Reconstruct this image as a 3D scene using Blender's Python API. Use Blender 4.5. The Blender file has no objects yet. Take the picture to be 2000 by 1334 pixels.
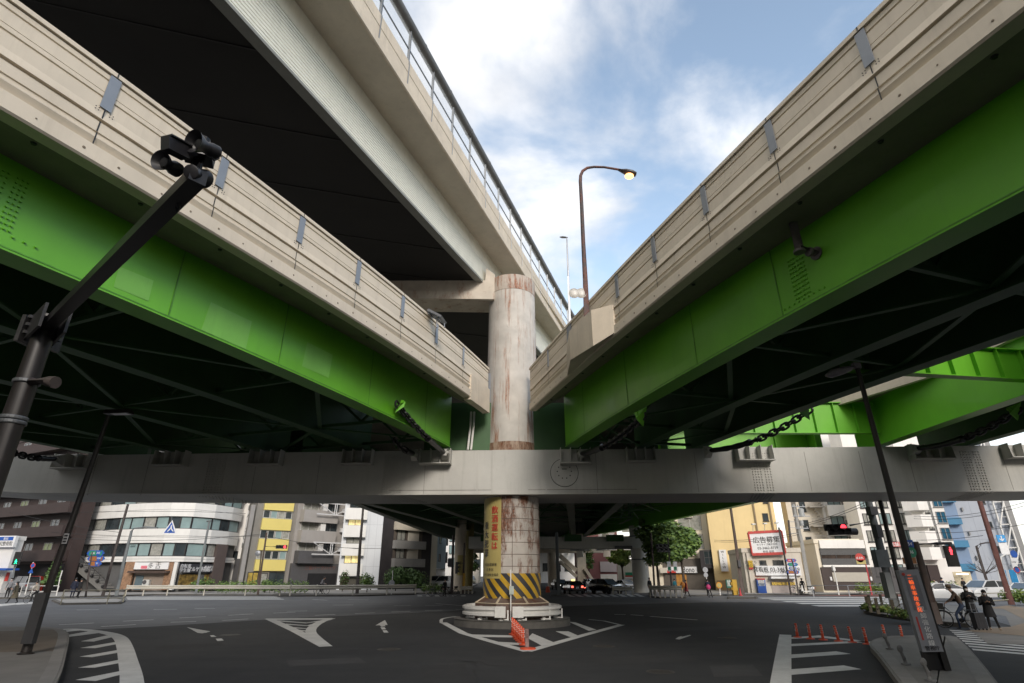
import bpy, math, random
from mathutils import Vector, Matrix
R = math.radians
random.seed(7)
# ---------------------------------------------------------------- camera, world, sun, exposure
F, TH, H = 1085., R(22.75), 2.15          # focal length in photo pixels, pitch, eye height
CT, ST = math.cos(TH), math.sin(TH)
scn = bpy.context.scene
C = scn.collection
cam = bpy.data.cameras.new('camera'); camo = bpy.data.objects.new('camera', cam); C.objects.link(camo)
cam.lens = 36 * F / 2000; cam.sensor_width = 36; cam.clip_end = 2000; cam.clip_start = .05
camo.location = (0, 0, H); camo.rotation_euler = (R(90) + TH, 0, 0)
scn.camera = camo
SUN_AZ, SUN_EL = R(168), R(25)            # compass bearing of the sun from +Y clockwise, elevation
w = bpy.data.worlds.new('World'); scn.world = w; w.use_nodes = True
nt = w.node_tree; nt.nodes.clear()
def N(t, ty, **k):
    n = t.nodes.new(ty)
    for a, b in k.items():
        if a.startswith('i_'): n.inputs[a[2:].replace('_', ' ')].default_value = b
        else: setattr(n, a, b)
    return n
sky = N(nt, 'ShaderNodeTexSky', sky_type='NISHITA', sun_disc=False, sun_elevation=SUN_EL, sun_rotation=SUN_AZ)
sky.air_density = 1.0; sky.dust_density = .6; sky.ozone_density = 1.6
tc = N(nt, 'ShaderNodeTexCoord')
# clouds live on a horizontal layer: project the view direction onto a plane overhead
sx = N(nt, 'ShaderNodeSeparateXYZ'); nt.links.new(tc.outputs['Generated'], sx.inputs[0])
mz = N(nt, 'ShaderNodeMath', operation='MAXIMUM'); mz.inputs[1].default_value = .04; nt.links.new(sx.outputs[2], mz.inputs[0])
az = N(nt, 'ShaderNodeMath', operation='ADD'); az.inputs[1].default_value = .25; nt.links.new(mz.outputs[0], az.inputs[0])
dx = N(nt, 'ShaderNodeMath', operation='DIVIDE'); nt.links.new(sx.outputs[0], dx.inputs[0]); nt.links.new(az.outputs[0], dx.inputs[1])
dy = N(nt, 'ShaderNodeMath', operation='DIVIDE'); nt.links.new(sx.outputs[1], dy.inputs[0]); nt.links.new(az.outputs[0], dy.inputs[1])
cx = N(nt, 'ShaderNodeCombineXYZ'); nt.links.new(dx.outputs[0], cx.inputs[0]); nt.links.new(dy.outputs[0], cx.inputs[1])
cn = N(nt, 'ShaderNodeTexNoise'); cn.inputs['Scale'].default_value = 2.9; cn.inputs['Detail'].default_value = 10; cn.inputs['Roughness'].default_value = .54; cn.inputs['Distortion'].default_value = .3
nt.links.new(cx.outputs[0], cn.inputs['Vector'])
# one bank of cloud lies to the north-west, the north-east is clearer
gx = N(nt, 'ShaderNodeMath', operation='MULTIPLY'); gx.inputs[1].default_value = -.24; nt.links.new(dx.outputs[0], gx.inputs[0])
ad = N(nt, 'ShaderNodeMath', operation='ADD'); nt.links.new(cn.outputs['Fac'], ad.inputs[0]); nt.links.new(gx.outputs[0], ad.inputs[1])
cr = N(nt, 'ShaderNodeValToRGB'); cr.color_ramp.interpolation = 'EASE'
cr.color_ramp.elements[0].position = .33; cr.color_ramp.elements[1].position = .60
nt.links.new(ad.outputs[0], cr.inputs[0])
cn2 = N(nt, 'ShaderNodeTexNoise'); cn2.inputs['Scale'].default_value = 3.1; cn2.inputs['Detail'].default_value = 6
nt.links.new(cx.outputs[0], cn2.inputs['Vector'])
cc = N(nt, 'ShaderNodeValToRGB'); cc.color_ramp.elements[0].position = .36; cc.color_ramp.elements[1].position = .62
cc.color_ramp.elements[0].color = (5.3, 5.5, 5.9, 1); cc.color_ramp.elements[1].color = (9.0, 8.85, 8.7, 1)
nt.links.new(cn2.outputs['Fac'], cc.inputs[0])
ml = N(nt, 'ShaderNodeMixRGB', blend_type='MULTIPLY'); ml.inputs[0].default_value = 1; ml.inputs[2].default_value = (3.1, 2.6, 2.1, 1)
nt.links.new(sky.outputs[0], ml.inputs[1])
mx = N(nt, 'ShaderNodeMixRGB'); nt.links.new(cr.outputs[0], mx.inputs[0]); nt.links.new(ml.outputs[0], mx.inputs[1]); nt.links.new(cc.outputs[0], mx.inputs[2])
hz = N(nt, 'ShaderNodeMapRange'); hz.inputs['From Min'].default_value = .0; hz.inputs['From Max'].default_value = .42; hz.inputs['To Min'].default_value = .95; hz.inputs['To Max'].default_value = 0; nt.links.new(sx.outputs[2], hz.inputs['Value'])
mh = N(nt, 'ShaderNodeMixRGB'); nt.links.new(hz.outputs[0], mh.inputs[0]); nt.links.new(mx.outputs[0], mh.inputs[1]); mh.inputs[2].default_value = (7.6, 7.5, 7.4, 1); mx = mh      # pale air low over the city
bg = N(nt, 'ShaderNodeBackground'); bg.inputs[1].default_value = .1; nt.links.new(mx.outputs[0], bg.inputs[0])
wo = N(nt, 'ShaderNodeOutputWorld'); nt.links.new(bg.outputs[0], wo.inputs[0])
sl = bpy.data.lights.new('sun', 'SUN'); sl.energy = 1.5; sl.angle = R(14); sl.color = (1, .94, .86)
so = bpy.data.objects.new('sun', sl); C.objects.link(so); so.location = (20, -30, 60)
so.rotation_euler = Vector((-math.sin(SUN_AZ) * math.cos(SUN_EL), -math.cos(SUN_AZ) * math.cos(SUN_EL), -math.sin(SUN_EL))).to_track_quat('-Z', 'Y').to_euler()
scn.view_settings.view_transform = 'Standard'; scn.view_settings.look = 'None'; scn.view_settings.gamma = 1
scn.view_settings.exposure = 0.6
scn.cycles.max_bounces = 8; scn.cycles.diffuse_bounces = 5; scn.cycles.use_denoising = True
# ---------------------------------------------------------------- pixel helpers (photo pixels to points in the place)
def ray(u, v):
    a = (u - 1000) / F; b = (667 - v) / F
    return (a, CT - b * ST, ST + b * CT)
def at_y(u, v, Y):
    d = ray(u, v); t = Y / d[1]; return Vector((d[0] * t, Y, H + d[2] * t))
def G(u, v, z=0.):
    d = ray(u, v); t = (z - H) / d[2]; return Vector((d[0] * t, d[1] * t, z))
def on_pl(u, v, p, n):
    d = Vector(ray(u, v)); o = Vector((0, 0, H)); t = (Vector(p) - o).dot(n) / d.dot(n); return o + d * t
# ---------------------------------------------------------------- object helpers
WL = {}
def thing(name, label, cat, loc=(0, 0, 0), rz=0, group=None):
    o = bpy.data.objects.new(name, None); C.objects.link(o); o.empty_display_size = .3
    o.location = loc; o.rotation_euler = (0, 0, rz); o['label'] = label; o['category'] = cat
    if group: o['group'] = group
    WL[o] = Vector(loc); return o
def tag(o, label, cat, group=None):
    o['label'] = label; o['category'] = cat
    if group: o['group'] = group
    return o
def dup(root, loc, rz=0, label=None, group=None, sc=None):
    r = root.copy(); C.objects.link(r); r.location = loc; r.rotation_euler = (0, 0, rz); WL[r] = Vector(loc)
    if sc: r.scale = (sc,) * 3
    if label: r['label'] = label
    if group: r['group'] = group
    for ch in list(root.children):
        c = ch.copy(); C.objects.link(c); c.parent = r
        for g in list(ch.children):
            d = g.copy(); C.objects.link(d); d.parent = c
    return r
def basis(d):
    d = Vector(d).normalized(); up = Vector((0, 0, 1)) if abs(d.z) < .95 else Vector((0, 1, 0))
    s = d.cross(up).normalized(); return d, s, s.cross(d).normalized()
class MB:
    def __init__(s): s.v = []; s.f = []; s.mi = []; s.m = 0
    def add(s, vs, fs):
        b = len(s.v); s.v += [Vector(q) for q in vs]
        for f in fs: s.f.append([i + b for i in f]); s.mi.append(s.m)
        return s
    def box(s, c, d, rz=0, M=None):
        x, y, z = d[0] / 2, d[1] / 2, d[2] / 2; cs, sn = math.cos(rz), math.sin(rz); vs = []
        for k in (-z, z):
            for (i, j) in ((-x, -y), (x, -y), (x, y), (-x, y)):
                q = Vector((i * cs - j * sn, i * sn + j * cs, k))
                if M: q = M @ q
                vs.append(q + Vector(c))
        return s.add(vs, [(3, 2, 1, 0), (4, 5, 6, 7), (0, 1, 5, 4), (1, 2, 6, 5), (2, 3, 7, 6), (3, 0, 4, 7)])
    def fr(s, o, e, n, x0, x1, y0, y1, z0, z1):     # box in a facade frame: e along, n out, z up
        vs = []
        for z in (z0, z1):
            for (x, y) in ((x0, y0), (x1, y0), (x1, y1), (x0, y1)): vs.append(o + e * x + n * y + Vector((0, 0, z)))
        return s.add(vs, [(0, 1, 2, 3), (7, 6, 5, 4), (4, 5, 1, 0), (5, 6, 2, 1), (6, 7, 3, 2), (7, 4, 0, 3)])
    def bar(s, p, q, wd, ht=None, roll=None):
        p, q = Vector(p), Vector(q); d, a, b = basis(q - p); ht = wd if ht is None else ht
        a *= wd / 2; b *= ht / 2
        return s.add([p - a - b, p + a - b, p + a + b, p - a + b, q - a - b, q + a - b, q + a + b, q - a + b],
                     [(0, 1, 2, 3), (7, 6, 5, 4), (4, 5, 1, 0), (5, 6, 2, 1), (6, 7, 3, 2), (7, 4, 0, 3)])
    def tube(s, pts, r, n=10, caps=True, sq=None):
        pts = [Vector(p) for p in pts]; k = len(pts); rs = r if isinstance(r, (list, tuple)) else [r] * k
        b = len(s.v); prev = None
        for i, p in enumerate(pts):
            d = (pts[min(i + 1, k - 1)] - pts[max(i - 1, 0)])
            d = d.normalized() if d.length > 1e-9 else Vector((0, 0, 1))
            if prev is None: _, a, c = basis(d)
            else:
                a = prev - d * prev.dot(d); a.normalize(); c = d.cross(a)
            prev = a
            for j in range(n):
                t = 2 * math.pi * j / n; s.v.append(p + a * (math.cos(t) * rs[i]) + c * (math.sin(t) * rs[i] * (sq or 1)))
        for i in range(k - 1):
            for j in range(n):
                j2 = (j + 1) % n; s.f.append([b + i * n + j, b + i * n + j2, b + (i + 1) * n + j2, b + (i + 1) * n + j]); s.mi.append(s.m)
        if caps:
            s.f.append([b + j for j in range(n)][::-1]); s.mi.append(s.m)
            s.f.append([b + (k - 1) * n + j for j in range(n)]); s.mi.append(s.m)
        return s
    def lathe(s, c, prof, n=24, ax=None):           # prof: (r, h); axis ax (default z)
        c = Vector(c); d, a, b_ = basis(ax or (0, 0, 1)) if ax else (Vector((0, 0, 1)), Vector((1, 0, 0)), Vector((0, 1, 0)))
        b = len(s.v); k = len(prof)
        for (r, h) in prof:
            for j in range(n):
                t = 2 * math.pi * j / n; s.v.append(c + d * h + a * (r * math.cos(t)) + b_ * (r * math.sin(t)))
        for i in range(k - 1):
            for j in range(n):
                j2 = (j + 1) % n; s.f.append([b + i * n + j, b + i * n + j2, b + (i + 1) * n + j2, b + (i + 1) * n + j]); s.mi.append(s.m)
        if prof[0][0] > 1e-6: s.f.append([b + j for j in range(n)][::-1]); s.mi.append(s.m)
        if prof[-1][0] > 1e-6: s.f.append([b + (k - 1) * n + j for j in range(n)]); s.mi.append(s.m)
        return s
    def prism(s, poly, z0, z1):
        n = len(poly); vs = [Vector((p[0], p[1], z0)) for p in poly] + [Vector((p[0], p[1], z1)) for p in poly]
        return s.add(vs, [list(range(n))[::-1], list(range(n, 2 * n))] + [[i, (i + 1) % n, n + (i + 1) % n, n + i] for i in range(n)])
    def ext(s, poly, d):                            # extrude a 3-D polygon by vector d
        n = len(poly); d = Vector(d); vs = [Vector(p) for p in poly] + [Vector(p) + d for p in poly]
        return s.add(vs, [list(range(n))[::-1], list(range(n, 2 * n))] + [[i, (i + 1) % n, n + (i + 1) % n, n + i] for i in range(n)])
    def face(s, poly): return s.add(poly, [list(range(len(poly)))])
    def sweep(s, frames, prof, closed=True, caps=True, mats=None):   # frames: (x, y, nx, ny, dz); prof (l, z)
        b = len(s.v); k = len(prof); sm = s.m
        for f in frames:
            dz = f[4] if len(f) > 4 else 0
            for (l, z) in prof: s.v.append(Vector((f[0] + f[2] * l, f[1] + f[3] * l, z + dz)))
        for i in range(len(frames) - 1):
            for j in range(k if closed else k - 1):
                j2 = (j + 1) % k; s.f.append([b + i * k + j, b + (i + 1) * k + j, b + (i + 1) * k + j2, b + i * k + j2]); s.mi.append(mats[j] if mats else sm)
        if closed and caps:
            s.f.append([b + j for j in range(k)]); s.mi.append(sm); e = b + (len(frames) - 1) * k
            s.f.append([e + j for j in range(k)][::-1]); s.mi.append(sm)
        return s
    def ball(s, c, r, n=10, m=6, sc=(1, 1, 1)):
        c = Vector(c); b = len(s.v)
        for i in range(m + 1):
            ph = math.pi * i / m
            for j in range(n):
                t = 2 * math.pi * j / n
                s.v.append(c + Vector((r * sc[0] * math.sin(ph) * math.cos(t), r * sc[1] * math.sin(ph) * math.sin(t), -r * sc[2] * math.cos(ph))))
        for i in range(m):
            for j in range(n):
                j2 = (j + 1) % n; s.f.append([b + i * n + j, b + i * n + j2, b + (i + 1) * n + j2, b + (i + 1) * n + j]); s.mi.append(s.m)
        return s
    def bolts(s, pts, nrm, r, h=None):
        d, a, b_ = basis(nrm); h = h or r * .8
        for p in pts:
            p = Vector(p); ring = [p + a * (r * math.cos(t)) + b_ * (r * math.sin(t)) for t in [k * math.pi / 3 for k in range(6)]]
            top = [q + d * h - (q - p) * .25 for q in ring]
            s.add(ring + top, [[6, 7, 8, 9, 10, 11]] + [[i, (i + 1) % 6, 6 + (i + 1) % 6, 6 + i] for i in range(6)])
        return s
    def build(s, name, mats, parent=None, smooth=False, label=None, kind=None, local=False):
        off = Vector((0, 0, 0)) if (parent is None or local) else WL.get(parent, Vector((0, 0, 0)))
        me = bpy.data.meshes.new(name); me.from_pydata([tuple(q - off) for q in s.v], [], s.f)
        for m_ in (mats if isinstance(mats, (list, tuple)) else [mats]): me.materials.append(m_)
        if any(s.mi): me.polygons.foreach_set('material_index', s.mi)
        if smooth:
            me.polygons.foreach_set('use_smooth', [True] * len(me.polygons))
            try: me.set_sharp_from_angle(angle=R(smooth if smooth > 1 else 40))
            except Exception: pass
        me.update()
        o = bpy.data.objects.new(name, me); C.objects.link(o)
        if parent is not None: o.parent = parent; WL[o] = WL.get(parent, Vector((0, 0, 0)))
        if label: o['label'] = label
        if kind: o['kind'] = kind
        return o
    def solo(s, name, mats, label, cat, group=None, smooth=False, kind=None):
        zs = min(q.z for q in s.v); n = len(s.v); c = Vector((sum(q.x for q in s.v) / n, sum(q.y for q in s.v) / n, zs))
        for q in s.v: q -= c
        o = s.build(name, mats, smooth=smooth, kind=kind); o.location = c; WL[o] = c
        return tag(o, label, cat, group)
# ---------------------------------------------------------------- materials
MC = {}
def mat(name, col, rough=.7, var=.12, scale=1.5, metal=0, bump=0, bscale=60, emit=0, streak=0, stain=None, spec=.5, alpha=None, grime=0, coat=0):
    if name in MC: return MC[name]
    m = bpy.data.materials.new(name); m.use_nodes = True; t = m.node_tree; t.nodes.clear(); MC[name] = m
    b = N(t, 'ShaderNodeBsdfPrincipled'); o = N(t, 'ShaderNodeOutputMaterial'); t.links.new(b.outputs[0], o.inputs[0])
    b.inputs['Roughness'].default_value = rough; b.inputs['Metallic'].default_value = metal; b.inputs['Specular IOR Level'].default_value = spec
    if coat: b.inputs['Coat Weight'].default_value = coat; b.inputs['Coat Roughness'].default_value = .05
    g = N(t, 'ShaderNodeNewGeometry')
    n1 = N(t, 'ShaderNodeTexNoise'); n1.inputs['Scale'].default_value = scale; n1.inputs['Detail'].default_value = 7; n1.inputs['Roughness'].default_value = .62
    t.links.new(g.outputs['Position'], n1.inputs['Vector'])
    r = N(t, 'ShaderNodeValToRGB'); r.color_ramp.elements[0].position = .3; r.color_ramp.elements[1].position = .7
    lo = [c_ * (1 - var) for c_ in col]; hi = [min(1, c_ * (1 + var)) for c_ in col]
    r.color_ramp.elements[0].color = (*lo, 1); r.color_ramp.elements[1].color = (*hi, 1)
    t.links.new(n1.outputs['Fac'], r.inputs[0]); cur = r.outputs[0]
    if streak:
        mp = N(t, 'ShaderNodeMapping'); mp.inputs['Scale'].default_value = (2.2, 2.2, .16); t.links.new(g.outputs['Position'], mp.inputs[0])
        n2 = N(t, 'ShaderNodeTexNoise'); n2.inputs['Scale'].default_value = 1.6; n2.inputs['Detail'].default_value = 8; n2.inputs['Roughness'].default_value = .7
        t.links.new(mp.outputs[0], n2.inputs['Vector'])
        r2 = N(t, 'ShaderNodeValToRGB'); r2.color_ramp.elements[0].position = .52; r2.color_ramp.elements[1].position = .78
        r2.color_ramp.elements[1].color = (streak, streak, streak, 1); t.links.new(n2.outputs['Fac'], r2.inputs[0])
        mm = N(t, 'ShaderNodeMixRGB'); t.links.new(r2.outputs[0], mm.inputs[0]); t.links.new(cur, mm.inputs[1])
        mm.inputs[2].default_value = (*(stain or [c_ * .35 for c_ in col]), 1); cur = mm.outputs[0]
    if grime:
        n3 = N(t, 'ShaderNodeTexNoise'); n3.inputs['Scale'].default_value = 9; n3.inputs['Detail'].default_value = 9; n3.inputs['Roughness'].default_value = .75
        t.links.new(g.outputs['Position'], n3.inputs['Vector'])
        r3 = N(t, 'ShaderNodeValToRGB'); r3.color_ramp.elements[0].position = .56; r3.color_ramp.elements[1].position = .74
        r3.color_ramp.elements[1].color = (grime, grime, grime, 1); t.links.new(n3.outputs['Fac'], r3.inputs[0])
        mm = N(t, 'ShaderNodeMixRGB'); t.links.new(r3.outputs[0], mm.inputs[0]); t.links.new(cur, mm.inputs[1])
        mm.inputs[2].default_value = (*(stain or [c_ * .4 for c_ in col]), 1); cur = mm.outputs[0]
    t.links.new(cur, b.inputs['Base Color'])
    if bump:
        nb = N(t, 'ShaderNodeTexNoise'); nb.inputs['Scale'].default_value = bscale; nb.inputs['Detail'].default_value = 4
        t.links.new(g.outputs['Position'], nb.inputs['Vector'])
        bp = N(t, 'ShaderNodeBump'); bp.inputs['Strength'].default_value = bump; bp.inputs['Distance'].default_value = .02
        t.links.new(nb.outputs['Fac'], bp.inputs['Height']); t.links.new(bp.outputs[0], b.inputs['Normal'])
    if emit:
        t.links.new(cur, b.inputs['Emission Color']); b.inputs['Emission Strength'].default_value = emit
    if alpha is not None: b.inputs['Alpha'].default_value = alpha
    return m
def glass(name, col, rough=.08, tr=.0):
    m = mat(name, col, rough, var=.35, scale=.35, spec=.7); return m
CREAM = mat('cream_panel', (.65, .57, .455), .6, .07, .9, streak=.28, stain=(.30, .25, .19), bump=.05)
CREAM2 = mat('cream_concrete', (.63, .55, .44), .75, .10, 1.2, streak=.35, stain=(.26, .22, .17), grime=.25, bump=.12)
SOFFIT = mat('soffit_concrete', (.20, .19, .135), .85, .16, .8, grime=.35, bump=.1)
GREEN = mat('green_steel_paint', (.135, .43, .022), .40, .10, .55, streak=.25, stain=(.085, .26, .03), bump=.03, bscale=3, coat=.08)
GREEND = mat('shaded_green_steel', (.030, .095, .024), .55, .2, .8, grime=.3)  # girder green darkened in colour for members in the shade under the decks
GREY = mat('grey_steel_paint', (.46, .45, .415), .5, .09, .5, streak=.28, stain=(.17, .155, .13), grime=.2, bump=.03, bscale=10)
WHITEP = mat('white_steel_paint', (.66, .65, .62), .45, .06, 2, grime=.3, stain=(.3, .25, .2))
GALV = mat('galvanised_steel', (.30, .31, .33), .45, .12, 5, metal=.6)
PLATE = mat('grey_cover_plate', (.25, .27, .30), .45, .08, 2, metal=.3)
DARK = mat('dark_steel', (.012, .011, .011), .45, .2, 3)
BROWNP = mat('dark_brown_pole', (.017, .0135, .0125), .42, .25, 4, grime=.3)
BLACK = mat('black_plastic', (.012, .012, .014), .35, .2, 4)
UPCON = mat('upper_deck_concrete', (.58, .52, .43), .8, .1, .7, streak=.2, grime=.2)
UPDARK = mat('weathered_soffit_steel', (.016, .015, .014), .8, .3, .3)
LOUV = mat('pale_louver', (.80, .80, .72), .5, .04, 2, streak=.2, stain=(.5, .5, .44))
RUSTM = mat('rust_stain', (.17, .055, .022), .85, .3, 6)
ASPH = None
# ---------------------------------------------------------------- curves of the three elevated roads (plan x as a function of y)
def qf(pts):                                      # least squares quadratic
    S = [sum(p[1] ** k for p in pts) for k in range(5)]; T = [sum(p[0] * p[1] ** k for p in pts) for k in range(3)]
    M = Matrix(((S[4], S[3], S[2]), (S[3], S[2], S[1]), (S[2], S[1], S[0]))); c_ = M.inverted() @ Vector((T[2], T[1], T[0]))
    return tuple(c_)
LW = (-.0044548, .5394627, -14.5052)
RW = (.0038517, -.4238583, 11.3673)
LB = (-.00422, .5465, -13.0207)
RB = qf([tuple(G(u, v, 12.1)[:2]) for u, v in [(1735, 0), (1688, 45), (1490, 235), (1355, 372), (1180, 560), (1105, 640), (1050, 700)]])
def X(c, y):
    y0 = 3.
    if y < y0: return c[0] * y0 * y0 + c[1] * y0 + c[2] + (2 * c[0] * y0 + c[1]) * (y - y0)
    return c[0] * y * y + c[1] * y + c[2]
def frm(c, y, dz=0):
    s = 2 * c[0] * max(y, 3.) + c[1]; n = math.hypot(1, s); return (X(c, y), y, 1 / n, -s / n, dz)
def frames(c, y0, y1, st=1.5): 
    n = max(2, int(abs(y1 - y0) / st) + 1); return [frm(c, y0 + (y1 - y0) * i / (n - 1)) for i in range(n)]
def fpt(f, l, z): return Vector((f[0] + f[2] * l, f[1] + f[3] * l, z))
ZB, ZT, ZG = 9.8, 12.1, 7.96
def web_top(y): return 9.85 if y < 11 else 9.85 + (y - 11) / 16.5 * .72
BH = ZT - ZB
def barrier_prof(sg):
    k = lambda t: ZB + BH * t
    P = [(-.30, k(0)), (.02, k(0)), (.06, k(.018)), (.06, k(.165)), (-.10, k(.17)), (-.10, k(.182)), (-.05, k(.185)), (.03, k(.25)), (.03, k(.263)), (-.03, k(.268)),
         (-.03, k(.316)), (.0, k(.320)), (.0, k(.425)), (-.04, k(.437)), (-.04, k(.448)), (.035, k(.452)), (.0, k(.534)), (.0, k(.668)), (-.03, k(.672)), (-.03, k(.69)), (.0, k(.694)),
         (.0, k(.737)), (-.012, k(.738)), (-.012, k(.743)), (0, k(.744)), (.0, k(.868)), (-.03, k(.872)), (-.03, k(.888)), (0, k(.892)), (0, k(.942)), (-.03, k(.944)), (-.03, k(.952)), (.05, k(.955)), (.05, k(1)), (-.30, k(1))]
    return [(l * sg, z) for l, z in P]
def bridge(name, label, cw, cb, sg, girders, far, y0, y1, plates, ybr):
    t = thing(name, label, 'bridge', (X(cw, 12), 12, 7.9))
    F_ = frames(cb, y0, y1)
    m = MB(); m.sweep(F_, barrier_prof(sg)); m.build('barrier', CREAM, t)
    # deck slab and cantilever soffit
    m = MB(); Fw = frames(cw, y0, y1)
    for i in range(len(Fw) - 1):
        a, b, c, d = Fw[i], Fw[i + 1], F_[i], F_[i + 1]
        pa, pb = fpt(a, 0, web_top(a[1])), fpt(b, 0, web_top(b[1])); pc, pd = fpt(c, -.28 * sg, ZB + .002), fpt(d, -.28 * sg, ZB + .002)
        m.face([pa, pb, pd, pc])
        qa, qb = fpt(a, -far * sg, 10.62), fpt(b, -far * sg, 10.62)
        ra, rb = fpt(a, 0, 10.62), fpt(b, 0, 10.62)
        m.face([ra, rb, qb, qa])
        ta, tb, tc_, td = fpt(c, -.28 * sg, 10.98), fpt(d, -.28 * sg, 10.98), fpt(a, -far * sg, 10.98), fpt(b, -far * sg, 10.98)
        m.m = 1; m.face([ta, tb, td, tc_]); m.m = 0; m.face([qa, qb, td, tc_])
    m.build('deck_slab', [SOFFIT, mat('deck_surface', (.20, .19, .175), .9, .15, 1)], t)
    m = MB(); m.sweep(Fw, [((-far - .02) * sg, 10.3), ((-far - .3) * sg, 10.3), ((-far - .3) * sg, 12.1), ((-far - .02) * sg, 12.1)]); m.build('outer_barrier', CREAM2, t)
    # girders: web plate, flanges
    for gi, off in enumerate(girders):
        m = MB(); Fg = [frm(cw, y) for y in [y0 + (y1 - y0) * i / 26 for i in range(27)]]
        o = -off * sg; dep = ZG if gi < len(girders) - 0 else ZG
        for i in range(26):
            a, b = Fg[i], Fg[i + 1]
            za, zb = (web_top(a[1]), web_top(b[1])) if gi == 0 else (10.6, 10.6)
            v = [fpt(a, o, dep + .04), fpt(b, o, dep + .04), fpt(b, o, zb + .03), fpt(a, o, za + .03), fpt(a, o - .03 * sg, dep + .04), fpt(b, o - .03 * sg, dep + .04), fpt(b, o - .03 * sg, zb + .03), fpt(a, o - .03 * sg, za + .03)]
            m.add(v, [(0, 1, 2, 3), (5, 4, 7, 6)] + ([(0, 3, 7, 4)] if i == 0 else []) + ([(1, 5, 6, 2)] if i == 25 else []))
        wd = .62 if gi == 0 else .5
        l0, l1 = (.035, -wd) if gi == 0 else (.24, -.27)
        m.sweep(Fg, [(o + l0 * sg, dep), (o + l0 * sg, dep + .04), (o + l1 * sg, dep + .04), (o + l1 * sg, dep)])
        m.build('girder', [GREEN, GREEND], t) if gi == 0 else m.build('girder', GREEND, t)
    # cross frames and lateral braces between girders
    gs = list(girders)
    for k, y in enumerate(ybr):
        m = MB(); f = frm(cw, y)
        for a, b in zip(gs, gs[1:]):
            A, B = -a * sg - .03 * sg, -b * sg + .03 * sg; mid = (A + B) / 2
            m.bar(fpt(f, A, ZG + .28), fpt(f, B, ZG + .28), .12, .12); m.bar(fpt(f, A, 10.3), fpt(f, B, 10.3), .12, .12)
            m.bar(fpt(f, A, 10.15), fpt(f, mid, ZG + .34), .1, .1); m.bar(fpt(f, B, 10.15), fpt(f, mid, ZG + .34), .1, .1)
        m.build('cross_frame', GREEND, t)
        if k + 1 < len(ybr):
            m = MB(); f2 = frm(cw, ybr[k + 1])
            for j, (a, b) in enumerate(zip(gs, gs[1:])):
                A, B = -a * sg - .1 * sg, -b * sg + .1 * sg
                p, q = (fpt(f, A, ZG + .2), fpt(f2, B, ZG + .2)) if (j + k) % 2 else (fpt(f, B, ZG + .2), fpt(f2, A, ZG + .2))
                m.bar(p, q, .16, .05)
            m.build('lateral_brace', GREEND, t)
    # grey cover plates over the barrier joints, with the joint line below
    for y, wd in plates:
        f0, f1 = frm(cb, y - wd / 2), frm(cb, y + wd / 2); m = MB()
        lo, hi = ZB + BH * .57, ZB + BH * .945
        a, b = fpt(f0, .012 * sg, lo), fpt(f1, .012 * sg, lo); n = Vector((f0[2], f0[3], 0)) * sg * .02
        m.ext([a, b, b + Vector((0, 0, hi - lo)), a + Vector((0, 0, hi - lo))], n); m.build('cover_plate', PLATE, t)
        f = frm(cb, y); m = MB()
        for t0, t1, l in ((.17, .30, .033), (.316, .43, .006), (.452, .57, .03), (.955, 1.0, .053)):
            g0, g1 = frm(cb, y - .012), frm(cb, y + .012)
            m.face([fpt(g0, l * sg, ZB + BH * t0), fpt(g1, l * sg, ZB + BH * t0), fpt(g1, l * sg, ZB + BH * t1), fpt(g0, l * sg, ZB + BH * t1)])
        e = Vector((-f[3], f[2], 0)); pts = [fpt(f, .03 * sg, ZB + BH * .545) + e * q + Vector((0, 0, r_)) for q in (-.17, -.11, .11, .17) for r_ in (0, -.06)]
        m.bolts(pts, Vector((f[2], f[3], 0)) * sg, .013, .012)
        m.build('barrier_joint', DARK, t)
    # formwork tie marks along the fascia and under the cantilever
    m = MB(); y = max(y0, 2)
    while y < y1 - .3:
        f = frm(cb, y); nn = Vector((f[2], f[3], 0)) * sg; c0 = fpt(f, .062 * sg, ZB + BH * .085)
        m.bolts([c0, c0 + Vector((0, .05, .02))][: 1 + int(y * 7) % 2], nn, .016 + .022 * ((y * 37) % 1), .008)
        y += .45 + .5 * ((y * 17) % 1)
    m.build('tie_hole', mat('tie_mark_brown', (.20, .16, .115), .9, .3, 9), t)
    m = MB(); y = max(y0, 2) + .5
    while y < y1:
        f = frm(cb, y); m.bolts([fpt(f, -.42 * sg, ZB + .0)], (0, 0, -1), .06, .03); y += 1.9
    m.build('soffit_fitting', DARK, t)
    return t
def splice(t, c, y, sg, zlo, zhi, cols, bottom):
    m = MB(); f = frm(c, y); e = Vector((-f[3], f[2], 0)).normalized(); n = Vector((f[2], f[3], 0)) * sg; pts = []
    z = zlo
    while z < zhi:
        for k in cols: pts.append(fpt(f, .004 * sg, z) + e * k)
        z += .115
    for k in bottom: pts.append(fpt(f, .004 * sg, zlo - .09) + e * k)
    m.bolts(pts, n, .026, .03); m.build('bolt_splice', GREEN, t)
left = bridge('elevated_road', 'wide elevated road on green girders carrying the loudspeaker-side cream barrier, leading into the pier under the upper deck', LW, LB, 1,
              (0, 4.45, 9.4, 14.2, 18.4), 19.0, -42, 27.35, [(8.84, .2), (11.34, .2), (13.87, .2), (16.38, .2), (18.97, .2), (21.55, .2), (24.15, .16)], [1, 6.5, 12, 17.5, 23, 26.6])
right = bridge('elevated_road', 'narrower elevated road on green girders with the lit street lamp standing on its cream barrier', RW, RB, -1,
               (0, 3.7, 6.5), 7.2, -42, 27.35, [(7.72, .2), (10.08, .2), (12.46, .2), (14.95, .2), (17.35, .2), (19.9, .12), (21.7, .5), (24.4, .14)], [1, 5.5, 10, 14.5, 19, 23.5, 26.8])
splice(left, LW, 9.0, 1, ZG + .42, 9.6, (-.26, -.17, -.08, .08, .17, .26), (.35, .55, .75))
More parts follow.
